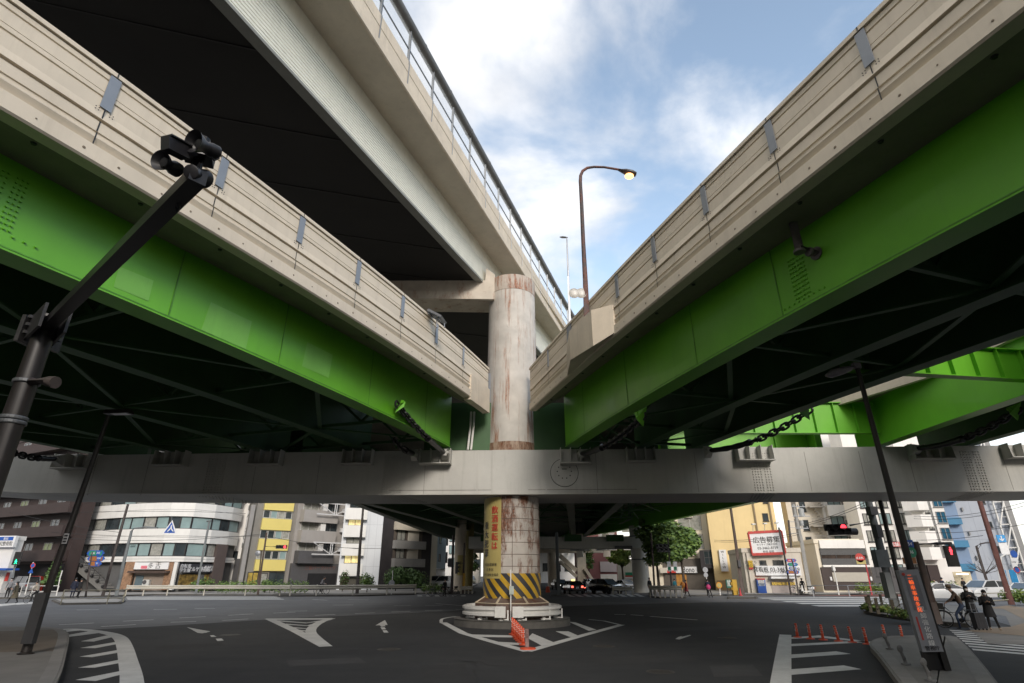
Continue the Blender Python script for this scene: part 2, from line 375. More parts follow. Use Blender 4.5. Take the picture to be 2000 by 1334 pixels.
splice(right, RW, 11.75, -1, ZG + .3, 9.3, (-.21, -.13, -.05, .05, .13, .21), (-.6, -.45, -.3, -.15, .0, .15, .3, .45, .6))
for c_, sg_, t_ in ((LW, 1, left), (RW, -1, right)):
    m = MB()
    for y in (2.0, 6.6, 12.4, 15.8, 20.2, 24.6): g0, g1 = frm(c_, y), frm(c_, y + .03); a, b = fpt(g0, .004 * sg_, ZG + .05), fpt(g1, .004 * sg_, ZG + .05); h_ = Vector((0, 0, web_top(y) - ZG - .06)); m.ext([a, b, b + h_, a + h_], Vector((g0[2], g0[3], 0)) * sg_ * .006)
    Fq = frames(c_, -10, 27.3); m.sweep(Fq, [(.003 * sg_, ZG + .06), (.014 * sg_, ZG + .06), (.014 * sg_, ZG + .09), (.003 * sg_, ZG + .09)]); m.build('weld_seam', mat('weld_green', (.09, .28, .03), .5, .3, 3, streak=.5), t_)
# touched-up paint patches on the bright girder, a little paler than the rest
PT = mat('paler_green_patch', (.19, .48, .075), .4, .1, .8, streak=.2)
for q in (((412, 590), (492, 628), (480, 682), (393, 644)), ((600, 668), (650, 693), (642, 738), (590, 715)), ((232, 520), (300, 548), (290, 588), (222, 560))):
    y_ = 12.; pts = []
    for u, v in q:
        for _ in range(4): f = frm(LW, y_); y_ = on_pl(u, v, fpt(f, .006, 0), Vector((f[2], f[3], 0))).y
        f = frm(LW, y_); pts.append(on_pl(u, v, fpt(f, .006, 0), Vector((f[2], f[3], 0))))
    m = MB(); m.face(pts); m.build('paint_patch', PT, left)
# solid end block of the wide road beside the pier, and the lamp bracket block on the narrower one
m = MB(); Fe = frames(LB, 25.0, 27.4, .6); m.sweep(Fe, [(-.28, ZB - .1), (.075, ZB - .1), (.075, ZB + BH * .5), (-.28, ZB + BH * .5)]); m.build('end_block', CREAM2, left)
f0, f1 = frm(LB, 27.42), frm(LB, 27.46); m = MB(); m.sweep([f0, f1], [(-.5, ZB + .5), (.1, ZB + .5), (.1, ZT - .25), (-.5, ZT - .25)]); m.build('end_plate', PLATE, left)
def outl(pts, c, sg): return [fpt(frm(c, y), l * sg, 0) for y, l in pts]
m = MB(); poly = outl([(17.7, .06), (18.3, .6), (20.2, .66), (21.9, .1), (21.9, -.2), (17.7, -.2)], RB, -1)
n = len(poly); zz = [ZB + .1, at_y(1166, 677, 18.2).z, at_y(1134, 703, 20.0).z, ZB + .02, ZB + .02, ZB + .1]; ZBT = at_y(1150, 632, 19.3).z
m.add([Vector((p.x, p.y, z)) for p, z in zip(poly, zz)] + [Vector((p.x, p.y, ZBT)) for p in poly],
      [list(range(n))[::-1], list(range(n, 2 * n))] + [[i, (i + 1) % n, n + (i + 1) % n, n + i] for i in range(n)])
m.build('lamp_bracket_block', CREAM2, right)
# drain pipe through the narrow road's outer girder
p = on_pl(1595, 495, fpt(frm(RW, 12.6), 0, 0), Vector((frm(RW, 12.6)[2], frm(RW, 12.6)[3], 0))); f = frm(RW, p.y); nn = Vector((-f[2], -f[3], 0))
m = MB(); m.tube([p - nn * .05, p + nn * .5 + Vector((0, .05, .08))], .1, 14); q = p + nn * .48 + Vector((0, .05, .08)); m.tube([q - nn * .02 + Vector((0, 0, -.1)), q + Vector((0, 0, .85))], .1, 14)
m.lathe(q + Vector((0, 0, -.12)), [(.13, 0), (.13, .06)], 14); m.lathe(p + nn * .01, [(.16, 0), (.16, .02)], 18, nn); m.lathe(p + nn * .2 , [(.112, 0), (.112, .05)], 14, nn)
m.build('drain_pipe', mat('drain_pipe_grey', (.12, .105, .10), .5, .25, 6, grime=.4), right, smooth=True)
m = MB(); m.fr(Vector((-4.5, 28.3, 0)), Vector((1, 0, 0)), Vector((0, -1, 0)), 0, 9, -.02, .02, 8.0, 10.5); m.build('end_diaphragm', GREEND, left)
# ---------------------------------------------------------------- the ramp farther to the east, seen through the gap
ramp = thing('elevated_ramp', 'green girder ramp standing beyond the gap beside the lamp-post side road', 'bridge', (19, 22, 7.9))
m = MB(); m.face([(18.5, 8, 8), (18.1, 29, 8), (18.1, 29, 10.6), (18.5, 8, 10.6)]); m.ext([(18.12, 8 - 0, 7.96), (17.75, 30, 7.96), (18.35, 30, 7.96), (18.72, 8, 7.96)], (0, 0, .04)); m.build('girder', GREEN, ramp)
m = MB(); m.ext([(22.3, 8, 7.96), (22.1, 30, 7.96), (22.6, 30, 7.96), (22.8, 8, 7.96)], (0, 0, 2.6)); m.build('girder', GREEND, ramp)
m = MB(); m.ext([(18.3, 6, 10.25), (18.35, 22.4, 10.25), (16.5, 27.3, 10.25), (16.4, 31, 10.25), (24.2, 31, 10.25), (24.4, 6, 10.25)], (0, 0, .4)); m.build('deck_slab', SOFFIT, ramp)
m = MB(); [m.bar((a[0], a[1], 11.15), (b[0], b[1], 11.15), .25, 2.3) for a, b in (((16.3, 31), (16.4, 27.3)), ((16.4, 27.3), (18.2, 22.4)), ((18.2, 22.4), (18.15, 6)))]; m.build('barrier', CREAM2, ramp)
for (ya, yb, xa, xb, z0, z1, st) in ((27.0, 27.0, 9.6, 18.1, 8.54, 10.1, 1.02), (17.5, 18.6, 11.0, 18.3, 8.42, 9.55, .98), (32.2, 32.2, 8.5, 18.1, 7.96, 10.45, 6.5)):
    m = MB(); A, B = Vector((xa, ya, 0)), Vector((xb, yb, 0)); e = (B - A).normalized(); n = Vector((e.y, -e.x, 0)); Lb = (B - A).length
    m.fr(A, e, n, 0, Lb, -.015, .015, z0 + .03, z1 - .02); m.fr(A, e, n, 0, Lb, -.16, .18, z0, z0 + .035); m.fr(A, e, n, 0, Lb, -.16, .18, z1 - .02, z1 + .02)
    x = .3
    while x < Lb - .1: m.fr(A, e, n, x, x + .025, .016, .17, z0 + .036, z1 - .021); x += st
    m.build('cross_girder', GREEN, ramp)
# ---------------------------------------------------------------- deck behind the pier
rear = thing('elevated_road', 'dark elevated deck running back from the rusty pier to the distant twin-column pier', 'bridge', (3, 50, 8))
def H8(u, v): return G(u, v, ZG)
EL = [Vector((-12.5, 30.5, 0)), H8(690, 983), H8(880, 1056), Vector((-4.5, 98, 0)), Vector((-3, 210, 0))]; ER = [Vector((16.8, 30.5, 0)), H8(1500, 976), H8(1176, 1043), Vector((11.5, 98, 0)), Vector((12, 210, 0))]
def along(E_, y):
    for a, b in zip(E_, E_[1:]):
        if y <= b.y: return a.x + (b.x - a.x) * (y - a.y) / (b.y - a.y)
    return E_[-1].x
ys = [30.5, 34, 38, 43, 48, 54, 60, 67, 75, 85, 98, 150, 210]
m = MB(); lo = [Vector((along(EL, y) - 1.2, y, 10.5)) for y in ys]; ro = [Vector((along(ER, y) + 1.2, y, 10.5)) for y in ys]
up = Vector((0, 0, .5))
for i in range(len(ys) - 1):
    m.face([lo[i], lo[i + 1], ro[i + 1], ro[i]]); m.face([lo[i] + up, lo[i + 1] + up, ro[i + 1] + up, ro[i] + up])
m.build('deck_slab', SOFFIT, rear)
for E_, s_ in ((lo, -1), (ro, 1)):
    m = MB()
    for i in range(len(ys) - 1): m.bar(E_[i] + Vector((0, 0, .9)), E_[i + 1] + Vector((0, 0, .9)), .3, 2.1)
    m.build('barrier', CREAM2, rear)
GL = [[Vector((along(EL, y), y, 0)) for y in ys], None, None, None, None, [Vector((along(ER, y), y, 0)) for y in ys]]
def lin(a, b): return [Vector((a.x + (b.x - a.x) * (y - a.y) / (b.y - a.y), y, 0)) for y in ys]
GL[1] = lin(H8(725, 986), H8(914, 1036)); GL[2] = lin(H8(832, 984), H8(942, 1023)); GL[3] = lin(H8(1113, 980), H8(1120, 1040)); GL[4] = lin(H8(1211, 984), H8(1153, 1037))
for gi, pl in enumerate(GL):
    m = MB()
    for a, b in zip(pl, pl[1:]):
        m.m = 0; m.bar(Vector((a.x, a.y, 9.25)), Vector((b.x, b.y, 9.25)), .04, 2.5); m.m = 0 if gi == 5 else 1; m.bar(Vector((a.x, a.y, ZG)), Vector((b.x, b.y, ZG)), .75, .05)
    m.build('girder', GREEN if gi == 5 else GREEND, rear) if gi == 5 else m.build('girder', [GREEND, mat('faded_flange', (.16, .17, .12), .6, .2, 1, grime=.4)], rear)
for y in (36, 44, 52, 60, 68):
    m = MB(); xs = sorted(pl[0].x + (pl[-1].x - pl[0].x) * (y - 30.5) / 67.5 for pl in GL)
    for a, b in zip(xs, xs[1:]): m.bar((a, y, 8.3), (b, y, 8.3), .12); m.bar((a, y, 8.3), ((a + b) / 2, y, 10.4), .1); m.bar((b, y, 8.3), ((a + b) / 2, y, 10.4), .1); m.bar((a, y, 8.15), (b, y + 7.6, 8.15), .1, .04); m.bar((b, y, 8.15), (a, y + 7.6, 8.15), .1, .04)
    m.build('cross_frame', GREEND, rear)
# ---------------------------------------------------------------- upper expressway deck
PH = R(19.86); UN = Vector((math.cos(PH), -math.sin(PH), 0)); UD = Vector((math.sin(PH), math.cos(PH), 0)); KU = -11.25
upper = thing('upper_deck', 'high double-height expressway deck with pale louvers and a glazed parapet above the pier', 'bridge', (-6, 18, 17))
def U(y, l, z): # point at distance l to the east of the louver plane, at plan y
    b = UN * (KU + l); s = (y - b.y) / UD.y; q = b + UD * s; return Vector((q.x, q.y, z))
def zl(y):
    T = [(-60, 15.9), (10.7, 17.06), (16.8, 17.33), (25, 17.66), (28.5, 17.85), (40, 17.6), (120, 17.6)]
    for (a, za), (b, zb) in zip(T, T[1:]):
        if y <= b: return za + (zb - za) * (y - a) / (b - a)
yu = [-45 + 2.5 * i for i in range(55)]
m = MB()                                          # louver: horizontal ribs on the box side
NR = 13
for a, b in zip(yu, yu[1:]):
    for k in range(NR):
        z0a, z0b = zl(a), zl(b); ha, hb = (19.0 - z0a) / NR, (19.0 - z0b) / NR
        r0, r1 = k, k + 1
        A0, B0, A1, B1 = U(a, .05, z0a + ha * r0), U(b, .05, z0b + hb * r0), U(a, .05, z0a + ha * (r0 + .68)), U(b, .05, z0b + hb * (r0 + .68))
        A2, B2, A3, B3 = U(a, -.02, z0a + ha * (r0 + .76)), U(b, -.03, z0b + hb * (r0 + .76)), U(a, -.02, z0a + ha * (r1 - .05)), U(b, -.02, z0b + hb * (r1 - .05))
        A4, B4 = U(a, .05, z0a + ha * r1), U(b, .05, z0b + hb * r1)
        m.add([A0, B0, A1, B1, A2, B2, A3, B3, A4, B4], [(0, 1, 3, 2), (2, 3, 5, 4), (4, 5, 7, 6), (6, 7, 9, 8)])
m.build('louver_cladding', LOUV, upper)
m = MB()
for a, b in zip(yu, yu[1:]):
    m.face([U(a, .09, zl(a) - .12), U(b, .09, zl(b) - .12), U(b, .09, zl(b)), U(a, .09, zl(a))]); m.face([U(a, .09, zl(a) - .12), U(b, .09, zl(b) - .12), U(b, -.3, zl(b) - .12), U(a, -.3, zl(a) - .12)])
    m.face([U(a, .09, zl(a)), U(b, .09, zl(b)), U(b, -.1, zl(b)), U(a, -.1, zl(a))])
m.build('bottom_edge_angle', mat('edge_angle_grey', (.24, .25, .23), .5, .1, 2), upper)
m = MB()
for a, b in zip(yu, yu[1:]): m.face([U(a, 0, 19.0), U(b, 0, 19.0), U(b, 0, 20), U(a, 0, 20)])
m.build('box_girder_side', mat('pale_box_girder', (.72, .71, .62), .6, .08, .8, streak=.3), upper)
m = MB()
for i, (a, b) in enumerate(zip(yu, yu[1:])):
    m.face([U(a, -.2, zl(a)), U(b, -.2, zl(b)), U(b, -13, zl(b)), U(a, -13, zl(a))])
    m.face([U(a, -13, zl(a)), U(b, -13, zl(b)), U(b, -13, 20), U(a, -13, 20)])
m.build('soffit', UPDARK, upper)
m = MB()
for k in range(12):
    y = -4 + k * 4.1; m.bar(U(y, -.3, zl(y) - .01), U(y - 4.4, -13, zl(y - 4) - .01), .05, .05)
m.build('soffit_joint', DARK, upper)
def uo(y):  # outer edge of the cantilever, offset from the louver plane
    return 1.78 - max(0, min(30, y - 12)) * .022
PR = [(0, 20), (-.06, 19.86), (0, 19.86), (.05, 19.9), (.05, 20.22), (-.02, 20.26), (-.02, 20.9), (.0, 20.92), (.0, 21.5), (-.3, 21.5)]
m = MB()
for a, b in zip(yu, yu[1:]): m.face([U(a, 0, 20), U(b, 0, 20), U(b, uo(b) - .05, 19.87), U(a, uo(a) - .05, 19.87)]); m.face([U(a, -13, 20.6), U(b, -13, 20.6), U(b, 1.3, 20.6), U(a, 1.3, 20.6)])
m.build('deck_slab', UPCON, upper)
m = MB()
for a, b in zip(yu, yu[1:]):
    for (l0, z0), (l1, z1) in zip(PR[1:], PR[2:]): m.face([U(a, uo(a) + l0, z0), U(b, uo(b) + l0, z0), U(b, uo(b) + l1, z1), U(a, uo(a) + l1, z1)])
m.build('parapet', CREAM2, upper)
y = -6.; FRAMEM = mat('screen_post_grey', (.20, .215, .23), .45, .1, 3, metal=.4); GLS = mat('screen_glass', (.75, .80, .82), .12, .05, 1, alpha=.28); PIPE = mat('grey_screen_pipe', (.13, .13, .13), .5, .15, 2)
SP = 2.05
while y < 78:
    o = uo(y); o2 = uo(y + SP)
    m = MB(); m.bar(U(y, o - .06, 21.3), U(y, o - .06, 23.3), .1, .12); m.bar(U(y, o, 20.3), U(y, o + .012, 21.5), .03, .05); m.build('screen_post', FRAMEM, upper)
    m = MB(); m.face([U(y + .06, o - .06, 21.55), U(y + SP - .06, o2 - .06, 21.55), U(y + SP - .06, o2 - .06, 23.2), U(y + .06, o - .06, 23.2)])
    m.m = 1; m.bar(U(y + .05, o - .06, 21.53), U(y + SP - .05, o2 - .06, 21.53), .06); m.bar(U(y + .05, o - .06, 22.2), U(y + SP - .05, o2 - .06, 22.2), .05)
    m.build('glass_screen', [GLS, FRAMEM], upper)
    y += SP
m = MB(); m.tube([U(q, uo(q) - .05, 23.45) for q in yu[12:52]], .22, 12)
for q in yu[15:52]: m.lathe(U(q, uo(q) - .05, 23.45) , [(.235, -.04), (.235, .04)], 12, UD)
m.build('top_pipe', PIPE, upper, smooth=True)
# ---------------------------------------------------------------- the pier under everything
YC, RC = 29.1, 1.34
def rust_mat(name, base, rust, lo, hi, sc=2.2, zs=.35, seams=False):
    m = bpy.data.materials.new(name); m.use_nodes = True; t = m.node_tree; b = t.nodes['Principled BSDF']; b.inputs['Roughness'].default_value = .65
    g = N(t, 'ShaderNodeNewGeometry'); mp = N(t, 'ShaderNodeMapping'); mp.inputs['Scale'].default_value = (sc, sc, sc * zs); t.links.new(g.outputs['Position'], mp.inputs[0])
    n = N(t, 'ShaderNodeTexNoise'); n.inputs['Scale'].default_value = 1.; n.inputs['Detail'].default_value = 11; n.inputs['Roughness'].default_value = .74; t.links.new(mp.outputs[0], n.inputs['Vector'])
    r = N(t, 'ShaderNodeValToRGB'); r.color_ramp.elements[0].position = lo; r.color_ramp.elements[1].position = hi; t.links.new(n.outputs['Fac'], r.inputs[0])
    n2 = N(t, 'ShaderNodeTexNoise'); n2.inputs['Scale'].default_value = 1.3; n2.inputs['Detail'].default_value = 6; t.links.new(g.outputs['Position'], n2.inputs['Vector'])
    r2 = N(t, 'ShaderNodeValToRGB'); r2.color_ramp.elements[0].position = .3; r2.color_ramp.elements[1].position = .72
    r2.color_ramp.elements[0].color = (*[c_ * .82 for c_ in base], 1); r2.color_ramp.elements[1].color = (*[c_ * 1.12 for c_ in base], 1); t.links.new(n2.outputs['Fac'], r2.inputs[0])
    n3 = N(t, 'ShaderNodeTexNoise'); n3.inputs['Scale'].default_value = 12; n3.inputs['Detail'].default_value = 6; t.links.new(g.outputs['Position'], n3.inputs['Vector'])
    r3 = N(t, 'ShaderNodeValToRGB'); r3.color_ramp.elements[0].position = .3; r3.color_ramp.elements[1].position = .7
    r3.color_ramp.elements[0].color = (*[c_ * .5 for c_ in rust], 1); r3.color_ramp.elements[1].color = (*[c_ * 1.5 for c_ in rust], 1); t.links.new(n3.outputs['Fac'], r3.inputs[0])
    mx_ = N(t, 'ShaderNodeMixRGB'); t.links.new(r.outputs[0], mx_.inputs[0]); t.links.new(r2.outputs[0], mx_.inputs[1]); t.links.new(r3.outputs[0], mx_.inputs[2]); t.links.new(mx_.outputs[0], b.inputs['Base Color'])
    bp = N(t, 'ShaderNodeBump'); bp.inputs['Strength'].default_value = .15; bp.inputs['Distance'].default_value = .02; t.links.new(n.outputs['Fac'], bp.inputs['Height']); t.links.new(bp.outputs[0], b.inputs['Normal'])
    return m
COLM = rust_mat('pier_column_paint', (.53, .50, .455), (.27, .105, .042), .525, .66, 2.3, .085)
JACK = rust_mat('rusty_jacket_steel', (.47, .43, .385), (.15, .062, .032), .475, .585, 2.0, .30)
COLLAR = rust_mat('rusty_collar', (.40, .30, .22), (.14, .05, .02), .40, .62, 5, .25)
pier = thing('bridge_pier', 'thick round rusty steel pier with a T-shaped grey crossbeam under the elevated roads', 'bridge pier', (0, YC, 0))
m = MB(); zs = [7.5 + i * (17.95 - 7.5) / 10 for i in range(11)]
m.lathe((0, YC, 0), [(1.40 - .075 * (z - 7.5) / 10, z) for z in zs] + [(.9, 17.97)], 56); m.build('column', COLM, pier, smooth=True)
m = MB(); prof = []; z = 5.6; seams = [5.15, 4.62, 4.08, 3.55, 3.02, 2.5]
prof = [(1.36, .3), (1.36, 2.48)]
for z in reversed(seams): prof += [(1.36, z - .012), (1.345, z - .008), (1.345, z + .008), (1.36, z + .012)]
prof += [(1.36, 5.68)]; prof.sort(key=lambda q: q[1])
m.lathe((0, YC, 0), prof, 56)
m.build('steel_jacket', JACK, pier, smooth=30); m = MB(); [m.lathe((0, YC, 0), [(1.356, z - .016), (1.364, z - .012), (1.364, z + .012), (1.356, z + .016)], 56) for z in seams]; m.fr(Vector((0, YC - 1.362, 0)), Vector((1, 0, 0)), Vector((0, -1, 0)), .0, .025, -.1, .006, 2.3, 5.65); m.build('jacket_seam', mat('seam_dark', (.10, .07, .055), .8, .3, 4), pier)
m = MB(); m.lathe((0, YC, 0), [(1.42, 7.86), (1.425, 8.0), (1.41, 8.0), (1.403, 8.35)], 56); m.build('column_collar', COLLAR, pier, smooth=30)
m = MB(); m.lathe((0, YC, 0), [(1.325, 17.05), (1.345, 17.06), (1.345, 17.98), (1.2, 18.0)], 56); m.build('rusty_cap', rust_mat('rusty_cap', (.48, .42, .36), (.25, .09, .038), .47, .62, 3.2, .16), pier, smooth=30)
m = MB(); f = Vector((0, -1, 0)); m.lathe(Vector((0, YC - 1.30, 14.85)), [(.3, 0), (.3, .035), (.27, .04)], 28, f); m.lathe(Vector((0, YC - 1.30, 14.85)), [(.33, -.02), (.33, .012)], 28, f); m.build('access_cover', COLM, pier)
# crossbeam, slightly skew to the street: eastern arm nearer
BS = -.035; BE = Vector((1, BS, 0)).normalized(); BN = Vector((BE.y, -BE.x, 0)); B0 = Vector((0, 27.5, 0))
def Bp(x, n, z): return B0 + BE * x + BN * n + Vector((0, 0, z))
m = MB(); zb, zt = 5.69, 7.84
prof = [(-32, 6.35, 7.66), (-24, 5.86, 7.72), (-6, zb, zt), (6, zb, zt), (26, 5.72, 7.9), (36, 6.2, 7.9)]
for (xa, a0, a1), (xb, b0, b1) in zip(prof, prof[1:]):
    for n0 in (0, -3.5): m.face([Bp(xa, n0, a0), Bp(xb, n0, b0), Bp(xb, n0, b1), Bp(xa, n0, a1)])
    m.face([Bp(xa, .12, a0), Bp(xb, .12, b0), Bp(xb, -3.62, b0), Bp(xa, -3.62, a0)]); m.face([Bp(xa, .0, a1), Bp(xb, .0, b1), Bp(xb, -3.5, b1), Bp(xa, -3.5, a1)])
    for n0, n1 in ((.12, .0), (-3.62, -3.5)): m.add([Bp(xa, n0, a0), Bp(xb, n0, b0), Bp(xb, n0, b0 + .05), Bp(xa, n0, a0 + .05), Bp(xa, n1, a0 + .05), Bp(xb, n1, b0 + .05)], [(0, 1, 2, 3), (3, 2, 5, 4)])
m.face([Bp(-32, 0, 6.35), Bp(-32, 0, 7.66), Bp(-32, -3.5, 7.66), Bp(-32, -3.5, 6.35)]); m.face([Bp(36, 0, 6.2), Bp(36, 0, 7.9), Bp(36, -3.5, 7.9), Bp(36, -3.5, 6.2)])
m.build('crossbeam', GREY, pier)
m = MB()                                          # flat facets where the beam wraps the column
for x0, x1, d in ((-1.72, -1.66, .018), (1.62, 1.68, .018), (-1.0, -.94, .035), (.72, .78, .035)): m.fr(B0, BE, BN, x0, x1, 0, d, 5.75, 7.84)
m.fr(B0, BE, BN, -.94, .72, .0, .024, 5.75, 7.85); m.build('beam_stiffener', GREY, pier)
m = MB(); [m.fr(B0, BE, BN, x, x + .025, .001, .006, 5.75, 7.66) for x in (-21, -18.3, -12.8, -9.6, -4.3, 4.1, 8.9, 14.2, 16.8, 19.1, 23.5)]; m.fr(B0, BE, BN, -6, 6, .001, .012, 5.9, 5.93); m.build('weld_seam', mat('seam_grey', (.24, .225, .2), .6, .2, 2, streak=.5), pier)
c0 = Bp(2.55, 0, 6.72); m = MB(); m.lathe(c0, [(.66, .0), (.66, .02), (.62, .025)], 40, BN); m.m = 1; m.lathe(c0, [(.685, .0), (.685, .008)], 40, BN); m.build('access_cover', [GREY, DARK], pier)
m = MB(); m.bolts([c0 + BN * .025 + BE * (.34 * math.cos(k * math.pi / 5)) + Vector((0, 0, .06 + .34 * math.sin(k * math.pi / 5))) for k in range(10)], BN, .035, .02)
m.fr(c0 + BN * .025, BE, BN, -.12, .12, 0, .02, .15, .19); m.build('cover_bolt', DARK, pier)
for xs in (-6.3, 11.6, -15.2, 21.6):
    m = MB(); pts = [Bp(xs + i * .13 + (.07 if i > 3 else 0), .004, 5.85 + j * .125) for i in range(7) for j in range(15)]; m.bolts(pts, BN, .038, .045)
    pts = [Bp(xs + i * .16 - .1 + j * .06, .05 - j * .22, 5.685 ) for i in range(7) for j in range(14)]; m.bolts(pts, (0, 0, -1), .03, .03); m.build('bolt_splice', GREY, pier)
# two white drain pipes down between the wide road and the pier
m = MB()
for dx_ in (-.06, .1): m.tube([(-2.05 + dx_ , 27.9, 9.9), (-2.06 + dx_, 27.85, 9.2), (-2.15 + dx_, 27.7, 7.9)], .055, 8)
m.build('drain_pipe', WHITEP, pier, smooth=True)
# upper crossbeam carrying the high deck
m = MB()
m.add([Vector(q) for q in ((-1.0, 28.2, 16.7), (-14.5, 28.2, 16.9), (-14.5, 28.2, 17.75), (-1.55, 28.2, 17.8), (-1.5, 28.2, 18.6), (-1.0, 28.2, 18.2), (-1.0, 30.2, 16.7), (-14.5, 30.2, 16.9), (-14.5, 30.2, 17.75), (-1.55, 30.2, 17.8), (-1.5, 30.2, 18.6), (-1.0, 30.2, 18.2))],
      [(0, 1, 2, 3), (0, 3, 4, 5), (6, 9, 8, 7), (6, 11, 10, 9), (0, 6, 7, 1), (3, 9, 10, 4), (1, 7, 8, 2)])
m.bar((-1.0, 28.15, 16.75), (-9, 28.15, 16.85), .25, .5); m.build('upper_crossbeam', rust_mat('stained_beam', (.54, .48, .40), (.26, .11, .05), .53, .72, 1.6, .35), pier)
# hazard stripes at the foot
ST_ = bpy.data.materials.new('hazard_stripes'); ST_.use_nodes = True; t_ = ST_.node_tree; b_ = t_.nodes['Principled BSDF']; b_.inputs['Roughness'].default_value = .5
yel = mat('hazard_yellow', (.47, .285, .018), .5, .16, 2, grime=.4); blk = mat('hazard_black', (.03, .03, .035), .5, .3, 2, grime=.2, stain=(.1, .09, .08))
bpy.data.materials.remove(ST_)
m = MB(); rr = 1.385; z0, z1 = .75, 2.2; nst = 15
for k in range(nst * 2):
    m.m = k % 2; a0 = k * math.pi / nst; da = math.pi / nst; sh = 1.02
    for j in range(8):
        for i in range(3):
            f0, f1 = j / 8, (j + 1) / 8; zA, zB = z0 + (z1 - z0) * f0, z0 + (z1 - z0) * f1
            aa, ab = a0 + da * i / 3, a0 + da * (i + 1) / 3
            q = lambda a, f, z: Vector((rr * math.sin(a - sh * f), YC - rr * math.cos(a - sh * f), z))
            m.face([q(aa, f0, zA), q(ab, f0, zA), q(ab, f1, zB), q(aa, f1, zB)])
m.m = 1; m.lathe((0, YC, 0), [(1.36, 2.2), (1.385, 2.2)], 40); m.build('hazard_band', [yel, blk], pier)
# sheet-metal skirt and the round kerb island it stands on
m = MB(); P8 = [(1.84 * math.sin(k * math.pi / 4 + .3927), 1.84 * math.cos(k * math.pi / 4 + .3927)) for k in range(8)]; P8b = [(q[0] * .74, q[1] * .74) for q in P8]
for i in range(8):
    j = (i + 1) % 8
    m.face([(P8[i][0], YC + P8[i][1], .93), (P8[j][0], YC + P8[j][1], .93), (P8b[j][0], YC + P8b[j][1], 1.2), (P8b[i][0], YC + P8b[i][1], 1.2)])
    m.face([(P8[i][0], YC + P8[i][1], .2), (P8[j][0], YC + P8[j][1], .2), (P8[j][0], YC + P8[j][1], .93), (P8[i][0], YC + P8[i][1], .93)])
m.build('rusty_skirt', rust_mat('skirt_rust', (.125, .095, .08), (.10, .042, .025), .42, .62, 1.5, .8), pier)
m = MB()
for i in range(8):
    j = (i + 1) % 8; a, b = Vector((P8[i][0], YC + P8[i][1], .95)), Vector((P8[j][0], YC + P8[j][1], .95)); c, d = Vector((P8b[i][0], YC + P8b[i][1], 1.22)), Vector((P8b[j][0], YC + P8b[j][1], 1.22))
    m.bar(a, b, .035); m.bar(a + (b - a) * .02, c + (d - c) * .02, .035); m.bar(a + (b - a) * .98, c + (d - c) * .98, .035)
m.build('skirt_rim', mat('worn_cream_angle', (.5, .42, .3), .6, .2, 3, grime=.5), pier)
# bearing brackets on the front face of the crossbeam
BRK = [(-3.75, 1.55, .75, 1), (3.1, 1.5, .78, 1), (6.25, 1.4, .7, 0), (-7.6, 1.5, .75, 0), (-12.2, 1.6, .75, 0), (-17.0, 1.6, .75, 0), (-22.0, 1.8, .75, 0), (11.7, 1.7, .75, 0), (20.0, 1.9, .75, 1), (24.5, 2.0, .7, 0)]
for x, wd, ht, _ in BRK:
    m = MB(); zt_ = 7.86 + (.05 if x > 9 else -.12 if x < -18 else 0); zb_ = zt_ - ht
    m.fr(B0, BE, BN, x - wd / 2, x + wd / 2, .002, .62, zb_, zb_ + .045)
    for k in range(4):
        xx = x - wd / 2 + .02 + k * (wd - .06) / 3; A = [B0 + BE * xx + BN * .004 + Vector((0, 0, zb_ + .046)), B0 + BE * xx + BN * (.58 if k in (0, 3) else .45) + Vector((0, 0, zb_ + .046)), B0 + BE * xx + BN * .5 + Vector((0, 0, zt_)), B0 + BE * xx + BN * .004 + Vector((0, 0, zt_))]
        m.ext(A, BE * .03)
    m.fr(B0, BE, BN, x - wd / 2, x + wd / 2, .003, .02, zb_ + .046, zt_)
    m.bolts([Bp(x - wd / 2 + .2 + i * .42, .02, zb_ + .2 + j * .15) for i in range(3) for j in range(4)], BN, .025, .03)
    m.build('bearing_bracket', GREY, pier)
